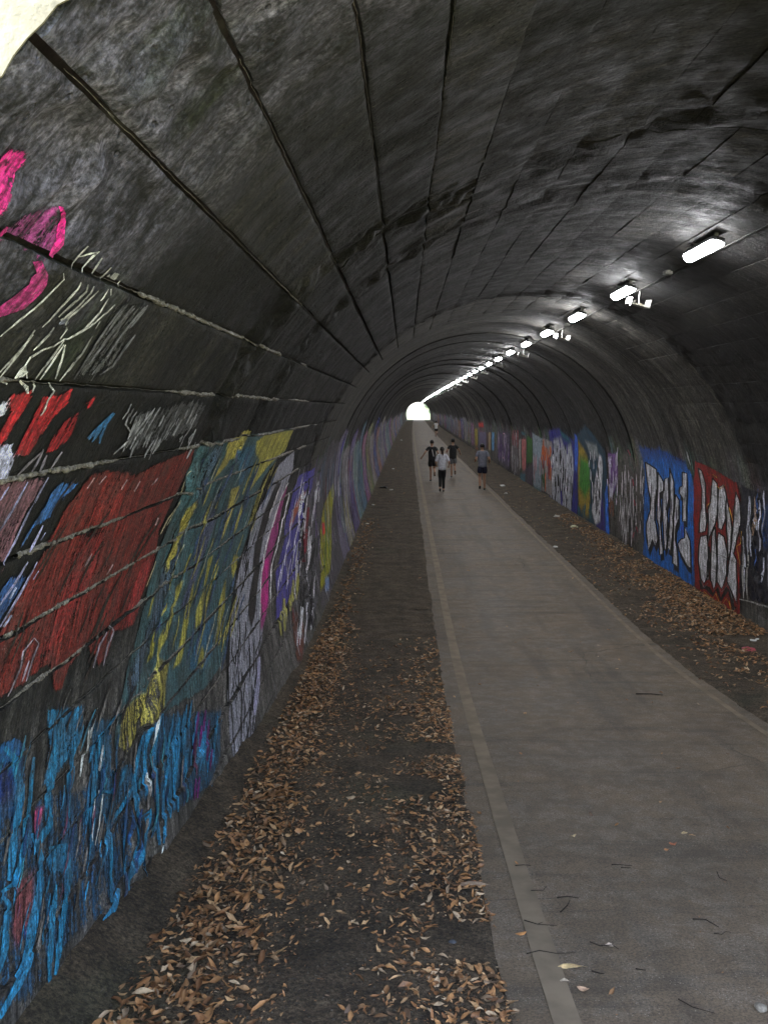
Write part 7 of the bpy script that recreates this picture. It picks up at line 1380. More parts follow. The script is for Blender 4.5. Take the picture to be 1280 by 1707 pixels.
for k_,(sj,ya,yb_,r0,am) in enumerate([(2.33,1.5,6,.007,-.05),(2.02,2.2,7,.012,.25),(1.70,2.0,9,.013,.3),(1.40,2.4,11,.014,.35),(1.11,2.8,11,.016,.42),(.82,2.9,11,.015,.42),(.55,3.0,11,.014,.3),(.30,3.1,11,.011,.15),(.05,3.1,11,.011,.25),(-.2,3.3,10,.010,.2),(-.47,3.5,10,.009,.1),(-.74,3.6,8,.008,.1),(2.62,2.,5,.006,-.1),(2.94,1.6,4.5,.008,-.05),(3.24,1.6,4.5,.006,-.1)]):
    bead(sj,ya,yb_,r0,am,40+k_*7)
# ------------------------------------------------------------------ murals (spray paint film over the concrete)
def pip(px_,py_,P):
    n=len(P); ins=np.zeros(px_.shape,bool); dist=np.full(px_.shape,1e9); j=n-1
    for i in range(n):
        xi,yi=P[i]; xj,yj=P[j]
        if yi!=yj:
            c=((yi>py_)!=(yj>py_))&(px_<(xj-xi)*(py_-yi)/(yj-yi)+xi); ins^=c
        dx,dy=xj-xi,yj-yi; L=dx*dx+dy*dy+1e-12; t=np.clip(((px_-xi)*dx+(py_-yi)*dy)/L,0,1)
        dist=np.minimum(dist,(px_-xi-t*dx)**2+(py_-yi-t*dy)**2); j=i
    return np.where(ins,1,-1)*np.sqrt(dist)
def unpack(t,n):
    a=np.array(t.split(),dtype=float)/1000.; return a.reshape(-1,n)
def albedo(c,g): return tuple(min(.85,lin(v)*g) for v in c)
def make_mural(idx,name,label,feats,gain):
    fills=[(albedo(f[1],gain),f[2],f[3],unpack(f[4],2)) for f in feats if f[0]=='f']
    strips=[(albedo(f[1],gain),unpack(f[2],4)) for f in feats if f[0]=='s']
    Vs=[];Fs=[];UVs=[];Cs=[];off=0; base=.003+.0004*idx if idx<40 else .006
    grids=[]
    if fills:
        allp=np.vstack([f[3] for f in fills]); m=max(f[2] for f in fills)
        ya,yb_=allp[:,0].min()-m,allp[:,0].max()+m; sa,sb_=allp[:,1].min()-m,allp[:,1].max()+m
        for b in range(3):
            if BAYS[b][0]>yb_ or BAYS[b][1]<ya: continue
            for j in range(len(JN)-1):
                if JN[j]>sb_ or JN[j+1]<sa or JN[j+1]>SR+2.1: continue
                if is_fine(j): grids.append(panel_grid(j,b,True))
                else:
                    Sg,Yg=panel_grid(j,b,False); ys=np.arange(Yg[0,0],Yg[0,-1],.02); ys=ys[(ys>ya)&(ys<yb_)]
                    if len(ys)<2: continue
                    t=np.linspace(0,1,20)[:,None]; lo=np.interp(ys,Yg[0],Sg[0]); hi=np.interp(ys,Yg[-1],Sg[-1])
                    grids.append((lo[None]*(1-t)+hi[None]*t,np.repeat(ys[None],20,0)))
        if yb_>14.6:
            y0=max(ya,14.604); st=.013*(max(y0,13)/13)**1.6; ys=np.arange(y0,yb_,st); ss=np.arange(max(sa,-2.2),min(sb_,SR+2.2),.016*max(1,(y0/20)))
            if len(ys)>1: grids.append(np.meshgrid(ss,ys,indexing='ij'))
    for Sg,Yg in grids:
        c=np.zeros(Sg.shape+(3,)); a=np.zeros(Sg.shape)
        for col,cov,soft,P in fills:
            if P[:,0].max()+soft<Yg.min() or P[:,0].min()-soft>Yg.max() or P[:,1].max()+soft<Sg.min() or P[:,1].min()-soft>Sg.max(): continue
            msk=(Yg>P[:,0].min()-soft)&(Yg<P[:,0].max()+soft)&(Sg>P[:,1].min()-soft)&(Sg<P[:,1].max()+soft)
            if not msk.any(): continue
            sdist=pip(Yg[msk],Sg[msk],P)
            cv_=np.clip(.5+sdist/(soft*1.2),0,1)*cov
            a0=a[msk]; c0=c[msk]; w_=np.clip(cv_/max(cov,.01),0,1)[:,None]
            c[msk]=np.where(a0[:,None]<.02,np.array(col),c0*(1-w_)+np.array(col)*w_); a[msk]=np.maximum(a0*(1-w_[:,0]),0)+cv_*1.0*w_[:,0]+0*(a0)
        if a.max()<.1: continue
        F=gridF(*Sg.shape); keep=a.ravel()[F].max(1)>.12; F=F[keep]
        if not len(F): continue
        fine_off=base if (Yg.max()<14.61 and Sg.max()<3.8) else base+.009
        V=surf(Sg,Yg,relief(Sg,Yg)+fine_off).reshape(-1,3)
        used,inv=np.unique(F,return_inverse=True); F=inv.reshape(F.shape)
        Vs.append(V[used]); Fs.append(F+off); UVs.append(np.stack([Yg.ravel(),Sg.ravel()],-1)[used]); Cs.append(np.concatenate([c.reshape(-1,3),a.reshape(-1,1)],1)[used]); off+=len(used)
    for k_,(col,P) in enumerate(strips):
        if len(P)<2: continue
        # resample along the stroke
        n=len(P); t=np.arange(n); m=(n-1)*3+1; tt=np.linspace(0,n-1,m); Q=np.stack([np.interp(tt,t,P[:,i]) for i in range(4)],1)
        acr=np.linspace(0,1,3); Yg=Q[:,0:1]*(1-acr)+Q[:,2:3]*acr; Sg=Q[:,1:2]*(1-acr)+Q[:,3:4]*acr
        o_=base+.0016+.00006*k_+(0 if (Yg.max()<14.61 and Sg.max()<3.8) else .010)
        V=surf(Sg,Yg,relief(Sg,Yg)+o_).reshape(-1,3); F=gridF(m,3)
        # face the inside of the tunnel
        if np.cross(Q[-1,[0,1]]-Q[0,[0,1]],Q[0,[2,3]]-Q[0,[0,1]])<0: F=F[:,::-1]
        cc=np.empty((m*3,4)); cc[:,:3]=np.array(col)*random.uniform(.85,1.12); cc[:,3]=np.tile([.80,1.02,.80],m)
        Vs.append(V); Fs.append(F+off); UVs.append(np.stack([Yg.ravel(),Sg.ravel()],-1)); Cs.append(cc); off+=m*3
    me=mesh_np(name,np.vstack(Vs),np.vstack(Fs),np.vstack(UVs)); at=me.color_attributes.new('paint','FLOAT_COLOR','POINT')
    at.data.foreach_set('color',np.ascontiguousarray(np.vstack(Cs),dtype=np.float32).ravel())
    return link(name,me,M_PAINT,None,label=label,category='graffiti')
for i,(n_,l_,f_) in enumerate(MURALS): make_mural(i,n_,l_,f_,2.3)
# generated faded panels farther along both walls
def strokes_rect(y0,y1,s0,s1,n,col,wd,rs,dl=(.2,.9)):
    o=[]
    for _ in range(n):
        y=rs.uniform(y0,y1); l=rs.uniform(*dl); s=rs.uniform(s0,max(s0,s1-l)); dy=rs.uniform(-.25,.25)*wd*4
        P=[(y,s),(y+dy*.6+rs.uniform(-wd,wd),s+l*.5),(y+dy,s+l)]
        o.append(('s',col,' '.join('%d %d %d %d'%(p[0]*1000,p[1]*1000,(p[0]+wd)*1000,p[1]*1000) for p in P)))
    return o
PAL=[(88,82,100),(110,105,108),(74,62,104),(90,110,106),(54,84,104),(112,62,92),(92,98,60),(122,118,112),(50,56,112),(124,78,70)]
ADJ=['grey','pale grey','violet grey','greenish grey','blue grey','mauve','olive grey','off white','indigo grey','brownish pink']
def far_mural(side,y0,y1,k_,idx):
    rs=random.Random(k_*13+side); col=PAL[k_%10]
    s0,s1=((-1.55,rs.uniform(.5,1.2)) if side==0 else (SR-rs.uniform(.5,.9),SR+1.25)); dx=(y1-y0)
    f=[('f',col,.72,.08*dx,' '.join('%d %d'%(a*1000,b*1000) for a,b in [(y0,s0),(y1,s0),(y1,s1*.5+s0*.5),(y1,s1),((y0+y1)/2,s1+.1),(y0,s1-.1)]))]
    f+=strokes_rect(y0,y1,s0,s1,26,(150,148,154),dx*.022,rs)+strokes_rect(y0,y1,s0,s1,14,(26,24,32),dx*.025,rs)+strokes_rect(y0,y1,s0,s1,7,PAL[(k_*7+3)%10],dx*.06,rs)
    acc=(k_*3+side)%5; f+=strokes_rect(y0,y1,s0,s1,5,[(70,60,130),(130,50,60),(60,110,90),(130,125,60),(60,110,150)][acc],dx*.05,rs)
    lab='%s streaky graffiti with %s strokes, %s faded panel far along the %s wall'%(ADJ[k_%10],['violet','red','green','yellow','blue'][acc],['nearer','more distant','farthest'][min(2,k_//10)],'left' if side==0 else 'right')
    o=make_mural(idx,'graffiti_mural',lab,f,2.05); o['group']='faded graffiti panels far along the %s wall'%('left' if side==0 else 'right')
rs9=random.Random(77)
make_mural(5,'graffiti_mural','pale scratched streaks filling the wall around the yellow green panel on the left wall',
 [('f',(66,62,68),.6,.15,' '.join('%d %d'%(a*1000,b*1000) for a,b in [(13.3,-1.5),(18,-1.6),(18,.95),(15.6,1.05),(13.3,.7)]))]
 +strokes_rect(10.4,18,-1.55,.85,44,(146,144,150),.03,rs9,(.2,.8))+strokes_rect(10.4,18,-1.5,.8,26,(24,22,28),.03,rs9)+strokes_rect(12,18,-1.4,.9,8,(96,76,120),.05,rs9)+strokes_rect(14.6,18,-1.3,.8,6,(60,92,120),.06,rs9)+strokes_rect(10.5,17,-1.4,.4,5,(110,40,52),.04,rs9)+strokes_rect(8.6,11.5,-1.35,-.3,16,(104,102,106),.02,rs9,(.2,.6)),2.1)
y=17.8; k_=0
while y<150: 
    d=y*.085+rr.uniform(0,.6); far_mural(0,y,y+d*.94,k_,40); y+=d; k_+=1
y=64.5
while y<190:
    d=y*.06; far_mural(1,y,y+d*.92,k_,40); y+=d; k_+=1
# ------------------------------------------------------------------ ground
def gbase(y): return np.interp(y,[-30,0,2,3.5,4.7,6.7,8.5,10.7,13,300],[1.55,1.3,.98,.72,.57,.38,.20,.05,0,0])
def gsm(y):
    y=np.asarray(y,float); return (gbase(y-.8)+gbase(y-.4)+gbase(y)+gbase(y+.4)+gbase(y+.8))/5
PL,PR=.47,3.22
def gz(x,y):
    x=np.asarray(x,float); y=np.asarray(y,float); xl=x-curve(y); z=gsm(y)
    wv=.03*vnoise(y*1.3,x*0,66)+.018*vnoise(y*6.,x*3,67)+.018*vnoise(y*19.,x*9,68); verge=np.clip((PL+wv-xl)/.06,0,1)+np.clip((xl-PR+wv)/.06,0,1)
    z=z-.03+.046*np.clip(verge,0,1)
    z=z+verge*(.024*vnoise(x*1.3,y*1.1,61)+.020*vnoise(x*4,y*3.5,62)+.010*vnoise(x*12,y*11,63)+.006*vnoise(x*31,y*29,64))
    z=z+.13*np.exp(-((xl+1.45)/.22)**2)*(1+.6*vnoise(y*1.7,y*0,65))+.10*np.exp(-((xl-5.0)/.3)**2)
    return z
xs=np.concatenate([np.arange(-1.75,-1.2,.1),np.arange(-1.2,.3,.028),np.arange(.3,.6,.014),np.arange(.6,3.05,.3),np.arange(3.1,4.9,.04),[5.0,5.2]])
ys=np.concatenate([np.arange(1.45,7,.028),np.arange(7,14,.05),np.arange(14,30,.15),np.arange(30,236,1.0),[236.2]])
Xg,Yg=np.meshgrid(xs,ys,indexing='ij'); Xg=Xg+curve(Yg)
link('ground',mesh_np('ground',np.stack([Xg,Yg,gz(Xg,Yg)],-1).reshape(-1,3),gridF(*Xg.shape,flip=True)),M_DIRT,None,kind='structure')
def sheet(name,x0,x1,ya,yb_,lift,mat,nx=2,jag=0.,kind='structure',step=.1,thick=0):
    ys=np.concatenate([np.arange(ya,min(yb_,30),step),np.arange(max(ya,30),yb_+1,1.)]); t=np.linspace(0,1,nx)[:,None]
    l=x0+jag*vnoise(ys*3,ys*0,70)+jag*.6*vnoise(ys*11,ys*0,71); r=x1+jag*vnoise(ys*3,ys*0,72)+jag*.6*vnoise(ys*11,ys*0,73)
    X=l[None]*(1-t)+r[None]*t+curve(ys)[None]; Y=np.repeat(ys[None],nx,0); Z=gsm(Y)+lift
    if nx>2: X=np.vstack([X[:1],X,X[-1:]]); Y=np.vstack([Y[:1],Y,Y[-1:]]); Z=np.vstack([Z[:1]-.04,Z,Z[-1:]-.04])
    return link(name,mesh_np(name,np.stack([X,Y,Z],-1).reshape(-1,3),gridF(*X.shape,flip=True),smooth=False),mat,None,kind=kind)
sheet('path',PL-.06,PR+.06,-25,236.2,.006,M_ASPH,12,.012)
sheet('path_edging',.57,.68,-10,236.2,.010,M_EDGE,2,.004)
sheet('path_edging',3.10,3.16,-10,236.2,.010,M_EDGE,2,.004)
# outside both mouths
def outer(name,x0,x1,ya,yb_,f,n=40):
    t_=np.linspace(-1,1,n*2); t2=np.linspace(0,1,n); X,Y=np.meshgrid((x0+x1)/2+(x1-x0)/2*np.sign(t_)*np.abs(t_)**(1. if x1<100 else 3.),ya+(yb_-ya)*t2**2,indexing='ij')
    return link(name,mesh_np(name,np.stack([X,Y,f(X,Y)],-1).reshape(-1,3),gridF(*X.shape,flip=True)),M_HILL,None,kind='structure')
outer('ground_outside',-60,60,-60,1.45,lambda X,Y:gsm(Y)-.06+np.clip(np.abs(X-1.8)-7,0,40)*.5+.3*vnoise(X*.3,Y*.3,81)*(np.abs(X-1.8)>6))
outer('ground_beyond',-600,600,236.2,1500,lambda X,Y:-.05+0*X+np.clip(np.abs(X-4)-9,0,14)*.35)
outer('hill',-60,64,1.95,235.6,lambda X,Y:6.2+2.5*np.sin((Y-1.9)/234*math.pi)-np.clip(np.abs(X-2)-14,0,60)*.16+.5*vnoise(X*.2,Y*.2,82))
link('path_beyond',mesh_np('path_beyond',np.array([[2.6,236.2,0.006],[5.6,236.2,0.006],[7.5,330,.006],[4.4,330,.006]]),np.array([[0,1,2,3]])),M_ASPH,None,kind='structure')
# portal walls
def portal(y_face,sgn,label,cxo):
    n=420; sv_=np.linspace(-2.2,SR+2.2,n); x,z,nx,nz=section(sv_)
    x=x+cxo; inner=np.stack([x+nx*.012,z+nz*.012],-1)
    inner+=np.stack([nx,nz],-1)*(.006*vnoise(sv_*9,sv_*0,90)+.014*vnoise(sv_*31,sv_*0,92)+.012*vnoise(sv_*83,sv_*0,93))[:,None]*-1
    ang=np.arctan2(inner[:,1]-1.5,inner[:,0]-CX-cxo); outp=[]
    for a in ang:
        ca,sa=math.cos(a),math.sin(a); k1=9.0/abs(ca) if abs(ca)>1e-6 else 1e9; k2=(5.2/sa if sa>0 else 3.5/-sa) if abs(sa)>1e-6 else 1e9; k_=min(k1,k2); outp.append((CX+cxo+ca*k_,1.5+sa*k_))
    outp=np.array(outp); rings=[]; prof=[(0.,.004),(0.,0.)]+[(t,0.) for t in (.02,.05,.1,.18,.3,.5,.75,1.)]+[(1.,.6)]
    for t,dy in prof:
        q=inner*(1-t)+outp*t; yy=np.full(n,y_face)+sgn*dy
        if 0<t<1: yy=yy-sgn*.012*np.abs(vnoise(q[:,0]*6,q[:,1]*6,91))
        rings.append(np.stack([q[:,0],yy,q[:,1]],-1))
    V=np.array(rings); o=link('portal_wall',mesh_np('portal_wall',V.reshape(-1,3),gridF(len(prof),n,flip=sgn>0),smooth=False),M_PORTAL,None,label=label,category='wall')
    return o
portal(1.352,1,'sunlit pale concrete face of the near tunnel mouth',0.)
portal(236.3,-1,'concrete face around the bright far tunnel mouth',float(curve(236.)))
# ------------------------------------------------------------------ trees beyond the far mouth
def tree(loc,h,sp,label,seed):
    r=random.Random(seed); t=empty('tree',loc,label=label,category='tree',group='trees outside the far tunnel mouth')
    def tr(bm):
        tube(bm,[(0,0,0),(.1,0,h*.3),(0,.1,h*.6),(.1,0,h*.85)],[.25,.19,.12,.04],8)
        for i in range(7):
            a=r.uniform(0,6.28); z=h*r.uniform(.3,.6); q=Vector((math.cos(a),math.sin(a),.8))*h*.22
            tube(bm,[(0,0,z),tuple(q*.5+Vector((0,0,z))),tuple(q+Vector((0,0,z)))],[.1,.06,.02],5)
    link('trunk',bm_mesh('trunk',tr),M_BARK,t)
    n=2600; rs=np.random.RandomState(seed); cl=rs.normal(0,1,(26,3)); cl/=np.linalg.norm(cl,axis=1)[:,None]; cl*=rs.uniform(.4,1,(26,1))*np.array([sp,sp,h*.32])
    c=cl[rs.randint(0,26,n)]+rs.normal(0,.16*sp,(n,3))+np.array([0,0,h*.66]); a=rs.normal(0,1,(n,3)); b=rs.normal(0,1,(n,3)); a/=np.linalg.norm(a,axis=1)[:,None]; b-=a*(a*b).sum(1)[:,None]; b/=np.linalg.norm(b,axis=1)[:,None]; a*=.16;b*=.09
    V=np.stack([c-a,c+b,c+a,c-b],1).reshape(-1,3); link('crown',mesh_np('crown',V,np.arange(4*n).reshape(-1,4),smooth=False),M_GRN,t)
for i,(x,y,h,sp,lab) in enumerate([(-.6,246,5,1.9,'low leafy tree left of the far tunnel mouth'),(-8,262,10,3.5,'tall tree behind the left side of the far opening'),(7.6,247,6,2.2,'bushy tree right of the far tunnel mouth'),(12,270,10,3.6,'tall tree behind the right side of the far opening'),(-1.5,300,8,3.2,'distant tree left of the path beyond the tunnel'),(13,310,8,3.0,'distant tree right of the path beyond the tunnel')]):
    tree((x,y,0),h,sp,lab,50+i)
# ------------------------------------------------------------------ ceiling lights, trays, conduit
SL=SR/2+.275*R  # section position of the lamp row, right of the crown
def on_ceiling(s,y,drop):
    p=surf(np.array([s]),np.array([float(y)]),np.array([drop]))[0]; return Vector(p)
tilt=-( (SL/R)-math.pi/2 )
def lamp_parts(t):
    def housing(bm):
        box(bm,(0,0,.03),(.115,.78,.05),.012)
    link('housing',bm_mesh('housing',housing),M_BLK,t)
    def dif(bm):
        n=9; rows=[]
        for yy in (-.395,-.385,.385,.395):
            sc=1 if abs(yy)<.39 else .9
            rows.append([bm.verts.new((.062*sc*math.cos(a),yy,.008-.058*sc*math.sin(a))) for a in [math.pi*i/(n-1) for i in range(n)]])
        for a,b in zip(rows[:-1],rows[1:]):
            for i in range(n-1): bm.faces.new((a[i],a[i+1],b[i+1],b[i]))
        bm.faces.new(rows[0]); bm.faces.new(rows[-1][::-1])
    link('diffuser',bm_mesh('diffuser',dif,True),M_LAMP,t)
    ec=bm_mesh('end_cap',lambda bm:box(bm,(0,0,.03),(.06,.02,.03),.006))
    for yy in (-.402,.402):
        e=link('end_cap',ec,M_BLK,t); e.location=(0,yy,0)
    bk=bm_mesh('bracket',lambda bm:(box(bm,(0,0,.085),(.03,.04,.07)),box(bm,(0,0,.12),(.10,.06,.008))))
    for yy in (-.28,.28):
        e=link('bracket',bk,M_MET,t); e.location=(0,yy,0)
def copy_thing(src,**props):
    c=src.copy(); COL.objects.link(c)
    for ch in src.children:
        d=ch.copy(); COL.objects.link(d); d.parent=c
    for k_,v in props.items(): c[k_]=v
    return c
lamp0=empty('ceiling_light',(0,0,0),category='ceiling light',group='strip lights along the tunnel ceiling'); lamp_parts(lamp0); lamp0.scale=(.9,.92,.9)
LAB=['nearest and largest glowing strip light on the dark ceiling','second strip light from the near mouth, with an open metal tray beside it','third glowing strip light counting from the near mouth','fourth glowing strip light, just before a small metal tray']
yl=7.58; i=0
while yl<232:
    o=lamp0 if i==0 else copy_thing(lamp0)
    o.location=on_ceiling(SL,yl,.105); o.rotation_euler=(0,tilt*-1,0)
    o['label']=LAB[i] if i<4 else 'small glowing strip light in the receding ceiling row'
    yl+=2.78; i+=1
tray0=empty('metal_tray',(0,0,0),category='metal tray',group='open metal trays hanging beside the ceiling lights')
def tray(bm):
    box(bm,(0,0,0),(.24,.16,.006)); box(bm,(-.117,0,.035),(.006,.16,.07)); box(bm,(.117,0,.05),(.006,.16,.10)); box(bm,(0,.077,.02),(.228,.006,.04))
link('tray',bm_mesh('tray',tray),M_MET,tray0)
link('bracket',bm_mesh('bracket',lambda bm:tube(bm,[(.02,0,.0),(.0,.02,.09),(-.02,.0,.17)],.008,6)),M_MET,tray0)
link('cable_stub',bm_mesh('cable_stub',lambda bm:tube(bm,[(-.06,0,.01),(-.05,-.02,.05),(-.09,-.03,.02),(-.11,-.04,-.03)],.009,6)),M_LEAF and M_MET,tray0)
link('socket',bm_mesh('socket',lambda bm:(tube(bm,[(.03,0,.003),(.03,0,.035)],.02,8),tube(bm,[(-.03,.02,.003),(-.03,.02,.03)],.014,8))),M_PORTAL,tray0)
TL=['open pale metal tray hanging beside the second ceiling light','open metal tray hanging just beyond the fourth ceiling light']
yt=10.5
for i in range(20):
    o=tray0 if i==0 else copy_thing(tray0)
    o.location=on_ceiling(SL+.25,yt,.17); o.rotation_euler=(.1,.25,random.uniform(-.3,.3)); o['label']=TL[i] if i<2 else 'small metal tray under the receding row of ceiling lights'; yt+=5.15
con=empty('electrical_conduit',(0,0,0),label='thin dark conduit running along the ceiling beside the lights',category='conduit')
def cpts(a,b,st,ds): 
    return [tuple(on_ceiling(SL+ds,y_,.035)) for y_ in np.arange(a,b,st)]
link('pipe',bm_mesh('pipe',lambda bm:tube(bm,cpts(1.5,234,1.5,.16),.006,6),True),M_BACK,con)
cp=bm_mesh('coupling',lambda bm:(box(bm,(0,0,0),(.05,.12,.04),.006),box(bm,(.04,0,-.005),(.02,.07,.03))))
for y_ in (9.0,14.6,20.,25.5,31.,36.5):
    e=link('coupling',cp,M_MET,con); e.location=on_ceiling(SL+.10,y_,.05)
# ------------------------------------------------------------------ fallen leaves
def leaf_mesh(seed,L=.07,W=.034):
    r=random.Random(seed); nx,ny=6,3; curl=r.uniform(-.8,1.4); fold=r.uniform(.1,.9)*r.choice([1,1,-1]); tw=r.uniform(-1.2,1.2); V=[];lobe=r.uniform(0,.25)
    for i in range(nx):
        t=i/(nx-1)*2-1; wd=W*.5*max(.06,(1-abs(t)**1.8))*(1+lobe*math.sin(i*2.4)) 
        zc=curl*(t*t)*L*.22; a=tw*t
        for j in range(ny):
            q=(j-1); x=t*L*.5*(1-.08*abs(curl)); yv=q*wd*math.cos(fold*.8); z=abs(q)*wd*math.sin(fold)+zc
            V.append((x,yv*math.cos(a)-z*math.sin(a)*.4,z*math.cos(a)+yv*math.sin(a)+.004))
    V=np.array(V); V[:,2]-=V[:,2].min(); F=gridF(nx,ny)
    return V,F
LV=[leaf_mesh(i,random.uniform(.058,.108),random.uniform(.024,.043)) for i in range(14)]
LM=[mesh_np('fallen_leaf',v,f) for v,f in LV]
for m_ in LM: m_.materials.append(M_LEAF)
rs=np.random.RandomState(5); cand=[]
def add(n,fx,fy,zone,zmax=.02,smin=.55,smax=1.15):
    for _ in range(n):
        x=fx(); y=fy(); cand.append((x,y,zone,rs.uniform(0,zmax),rs.uniform(smin,smax)))
U=rs.uniform; N=rs.normal
def clump(y,sd): return vnoise(np.array([y*2.3]),np.array([0.]),sd)[0]+.5
add(820,lambda:N(-.90,.15),lambda:U(2.8,6.2),0,.03,.35,1.05)
add(130,lambda:N(-1.0,.08),lambda:U(2.8,5.0),0,.02,.3,.9)
add(1500,lambda:N(-.97,.15),lambda:U(6,13),0,.025,.45,1.05)
add(500,lambda:min(N(-.95,.12),9),lambda:13+12*U()**1.5 if False else 13+12*rs.rand()**1.5,0,.02)
add(2300,lambda:PL-.03-abs(N(0,.34)),lambda:2.8+6*rs.rand()**1.1,1,.012,.22,.78)
add(700,lambda:U(-.8,PL),lambda:U(2.8,11),1,.006,.25,.8)
add(300,lambda:PL-.05-abs(N(0,.3)),lambda:U(8,12),1,.008,.5,1.)
add(4200,lambda:U(-1.05,PL),lambda:2.7+7*rs.rand()**1.2,1,.004,.08,.3)
add(3000,lambda:N(-.85,.2),lambda:2.7+9*rs.rand()**1.3,0,.006,.12,.5)
add(260,lambda:U(PL,PR),lambda:2.9+9*rs.rand()**1.3,3,.001,.05,.16)
add(5200,lambda:5.0-abs(N(0,.66)),lambda:N(13.6,2.8),2,.04,.5,1.05)
add(900,lambda:4.75-abs(N(0,.3)),lambda:U(16,26),2,.02,.6,1.1)
add(350,lambda:U(3.25,4.8),lambda:U(9,40),2,.01,.5,1.)
add(46,lambda:U(PL,PR),lambda:U(3.3,13),3,.002,.35,.75)
add(30,lambda:U(PL,PR),lambda:U(13,40),3,.002,.4,.9)
add(90,lambda:U(-1.2,.4),lambda:U(14,60),1,.004,.6,1.1)
out=[]
for x,y,zn,dz,sc_ in cand:
    if y<1.6: continue
    xl=x
    if zn!=3 and PL-.01<xl<PR+.03: continue
    if zn==2 and (xl>4.82): continue
    if zn==0 and xl<-1.14-.0: continue
    if zn==1 and y<9 and vnoise(np.array([x*3]),np.array([y*2.2]),77)[0]<-.24: continue
    if zn==2 and vnoise(np.array([x*2.]),np.array([y*1.2]),78)[0]<-.25: continue
    xx=x+float(curve(y)); z=float(gz(xx,y)) if zn!=3 else float(gsm(y))+.007
    out.append((xx,y,z+dz,zn,sc_))
def vis(q):
    x,y,z=q[:3]; u=672+1500*x/y; v=680-1500*(z-3.1)/y
    return 0<u<1280 and 0<v<1707
out.sort(key=lambda q:-(q[4]/q[1]) if vis(q) else 1)
ZL={0:('curled brown fallen leaf in the drift along the foot of the left wall','leaves drifted along the left wall'),1:('small tan fallen leaf on the dirt strip left of the path','leaves scattered on the left dirt strip'),2:('brown fallen leaf in the pile at the foot of the right wall','leaves piled by the right wall'),3:('single dry leaf lying on the grey path','single leaves on the path')}
singles=out[:290]; rest=out[290:]
for x,y,z,zn,sc_ in singles:
    o=link('fallen_leaf',random.choice(LM)); o.location=(x,y,z); o.rotation_euler=(N(0,.25),N(0,.25),U(0,6.28)); o.scale=(sc_,)*3
    o['label'],o['group']=ZL[zn]; o['category']='leaf'
for zn,nm,mk in ((0,'leaf_litter','brown leaf litter heaped along the foot of the left wall'),(1,'leaf_litter','tan leaf litter strewn over the dirt strip left of the path'),(2,'leaf_litter','thick brown leaf litter against the right wall'),(3,'leaf_litter','sparse leaf scraps strewn along the path')):
    Vs=[];Fs=[];Rn=[];of=0
    for x,y,z,z_,sc_ in rest:
        if z_!=zn: continue
        v,f=LV[rs.randint(14)]; a=U(0,6.28); tx,ty=N(0,.25),N(0,.25)
        M_=np.array(Matrix.Rotation(a,3,'Z')@Matrix.Rotation(tx,3,'X')@Matrix.Rotation(ty,3,'Y'))*sc_
        Vs.append(v@M_.T+np.array([x,y,z])); Fs.append(f+of); of+=len(v); Rn.append(np.full(len(v),rs.rand()))
    if not Vs: continue
    me=mesh_np(nm,np.vstack(Vs),np.vstack(Fs)); at=me.attributes.new('rnd','FLOAT','POINT'); at.data.foreach_set('value',np.concatenate(Rn).astype(np.float32))
    link(nm,me,M_LITTER,None,kind='stuff',label=mk,category='leaf litter')
# gravel and crumbs of soil in the dirt
n=9000; X=np.concatenate([U(-1.25,PL+.02,n),U(PR,4.8,2500)]); Yv=np.concatenate([2.8+9*rs.rand(n)**1.6,U(9,20,2500)]); X=X+curve(Yv); Z=gz(X,Yv); r_=U(.002,.0075,len(X)); dd=N(0,1,(len(X),5,3)); 
tet=np.array([[1,0,0],[-.5,.87,0],[-.5,-.87,0],[0,0,.9],[0,0,-.5]]); Vv=(tet[None]+dd*.22)*r_[:,None,None]+np.stack([X,Yv,Z],-1)[:,None]
Ft=np.array([[0,1,3],[1,2,3],[2,0,3],[1,0,4],[2,1,4],[0,2,4]]); Ff=(Ft[None]+5*np.arange(len(X))[:,None,None]).reshape(-1,3)
link('gravel',mesh_np('gravel',Vv.reshape(-1,3),Ff,smooth=False),simple('soil_crumbs',(.055,.045,.033),.9,0,.6,25),None,kind='stuff',label='loose soil crumbs and grit on the dirt strips',category='gravel')
# ------------------------------------------------------------------ small things on the ground
def at_px(u,v,lift=0.):
    y=3.5
    for _ in range(40):
        z=float(gsm(y))+lift; y+=.5*((3.1-z)*1500/(v-680)-y)
    return Vector(((u-672)/1500*y,y,float(gsm(y))+.006+lift))
def big_leaf(u,v,L,W,rot,label,mat_col=None):
    V,F=leaf_mesh(int(u+v),L,W); me=mesh_np('fallen_leaf',V,F)
    o=link('fallen_leaf',me,simple('leaf_tone_%d'%u,mat_col,.6,0,.3,60) if mat_col else M_LEAF); p=at_px(u,v); o.location=p; o.rotation_euler=(0,0,rot); o['label']=label; o['category']='leaf'
big_leaf(955,1616,.135,.032,.05,'long pale yellow leaf lying on the near part of the path',(.55,.40,.2))
big_leaf(940,1640,.05,.02,.2,'small whitish leaf just below the long pale yellow leaf',(.5,.42,.32))
big_leaf(972,1654,.055,.035,-.3,'short pinkish leaf on the path below the long pale one',(.5,.33,.22))
big_leaf(1014,1580,.055,.026,.1,'cream leaf on the path beside dark twig crumbs',(.55,.45,.36))
big_leaf(1141,1391,.05,.03,.4,'pale yellow leaf on the open path beyond the twigs',(.55,.42,.22))
big_leaf(1122,1411,.06,.03,.1,'dark orange leaf just below the pale yellow one on the path',(.28,.10,.05))
big_leaf(868,1560,.06,.03,.3,'orange leaf on the worn pale edging strip',(.42,.2,.07))
big_leaf(790,1478,.19,.05,0,'long grey and tan curled bark strip lying in the leaf scatter',(.34,.25,.18))
big_leaf(955,1397,.05,.02,.5,'tiny pale leaf on the path right of the edging strip',(.5,.38,.22))
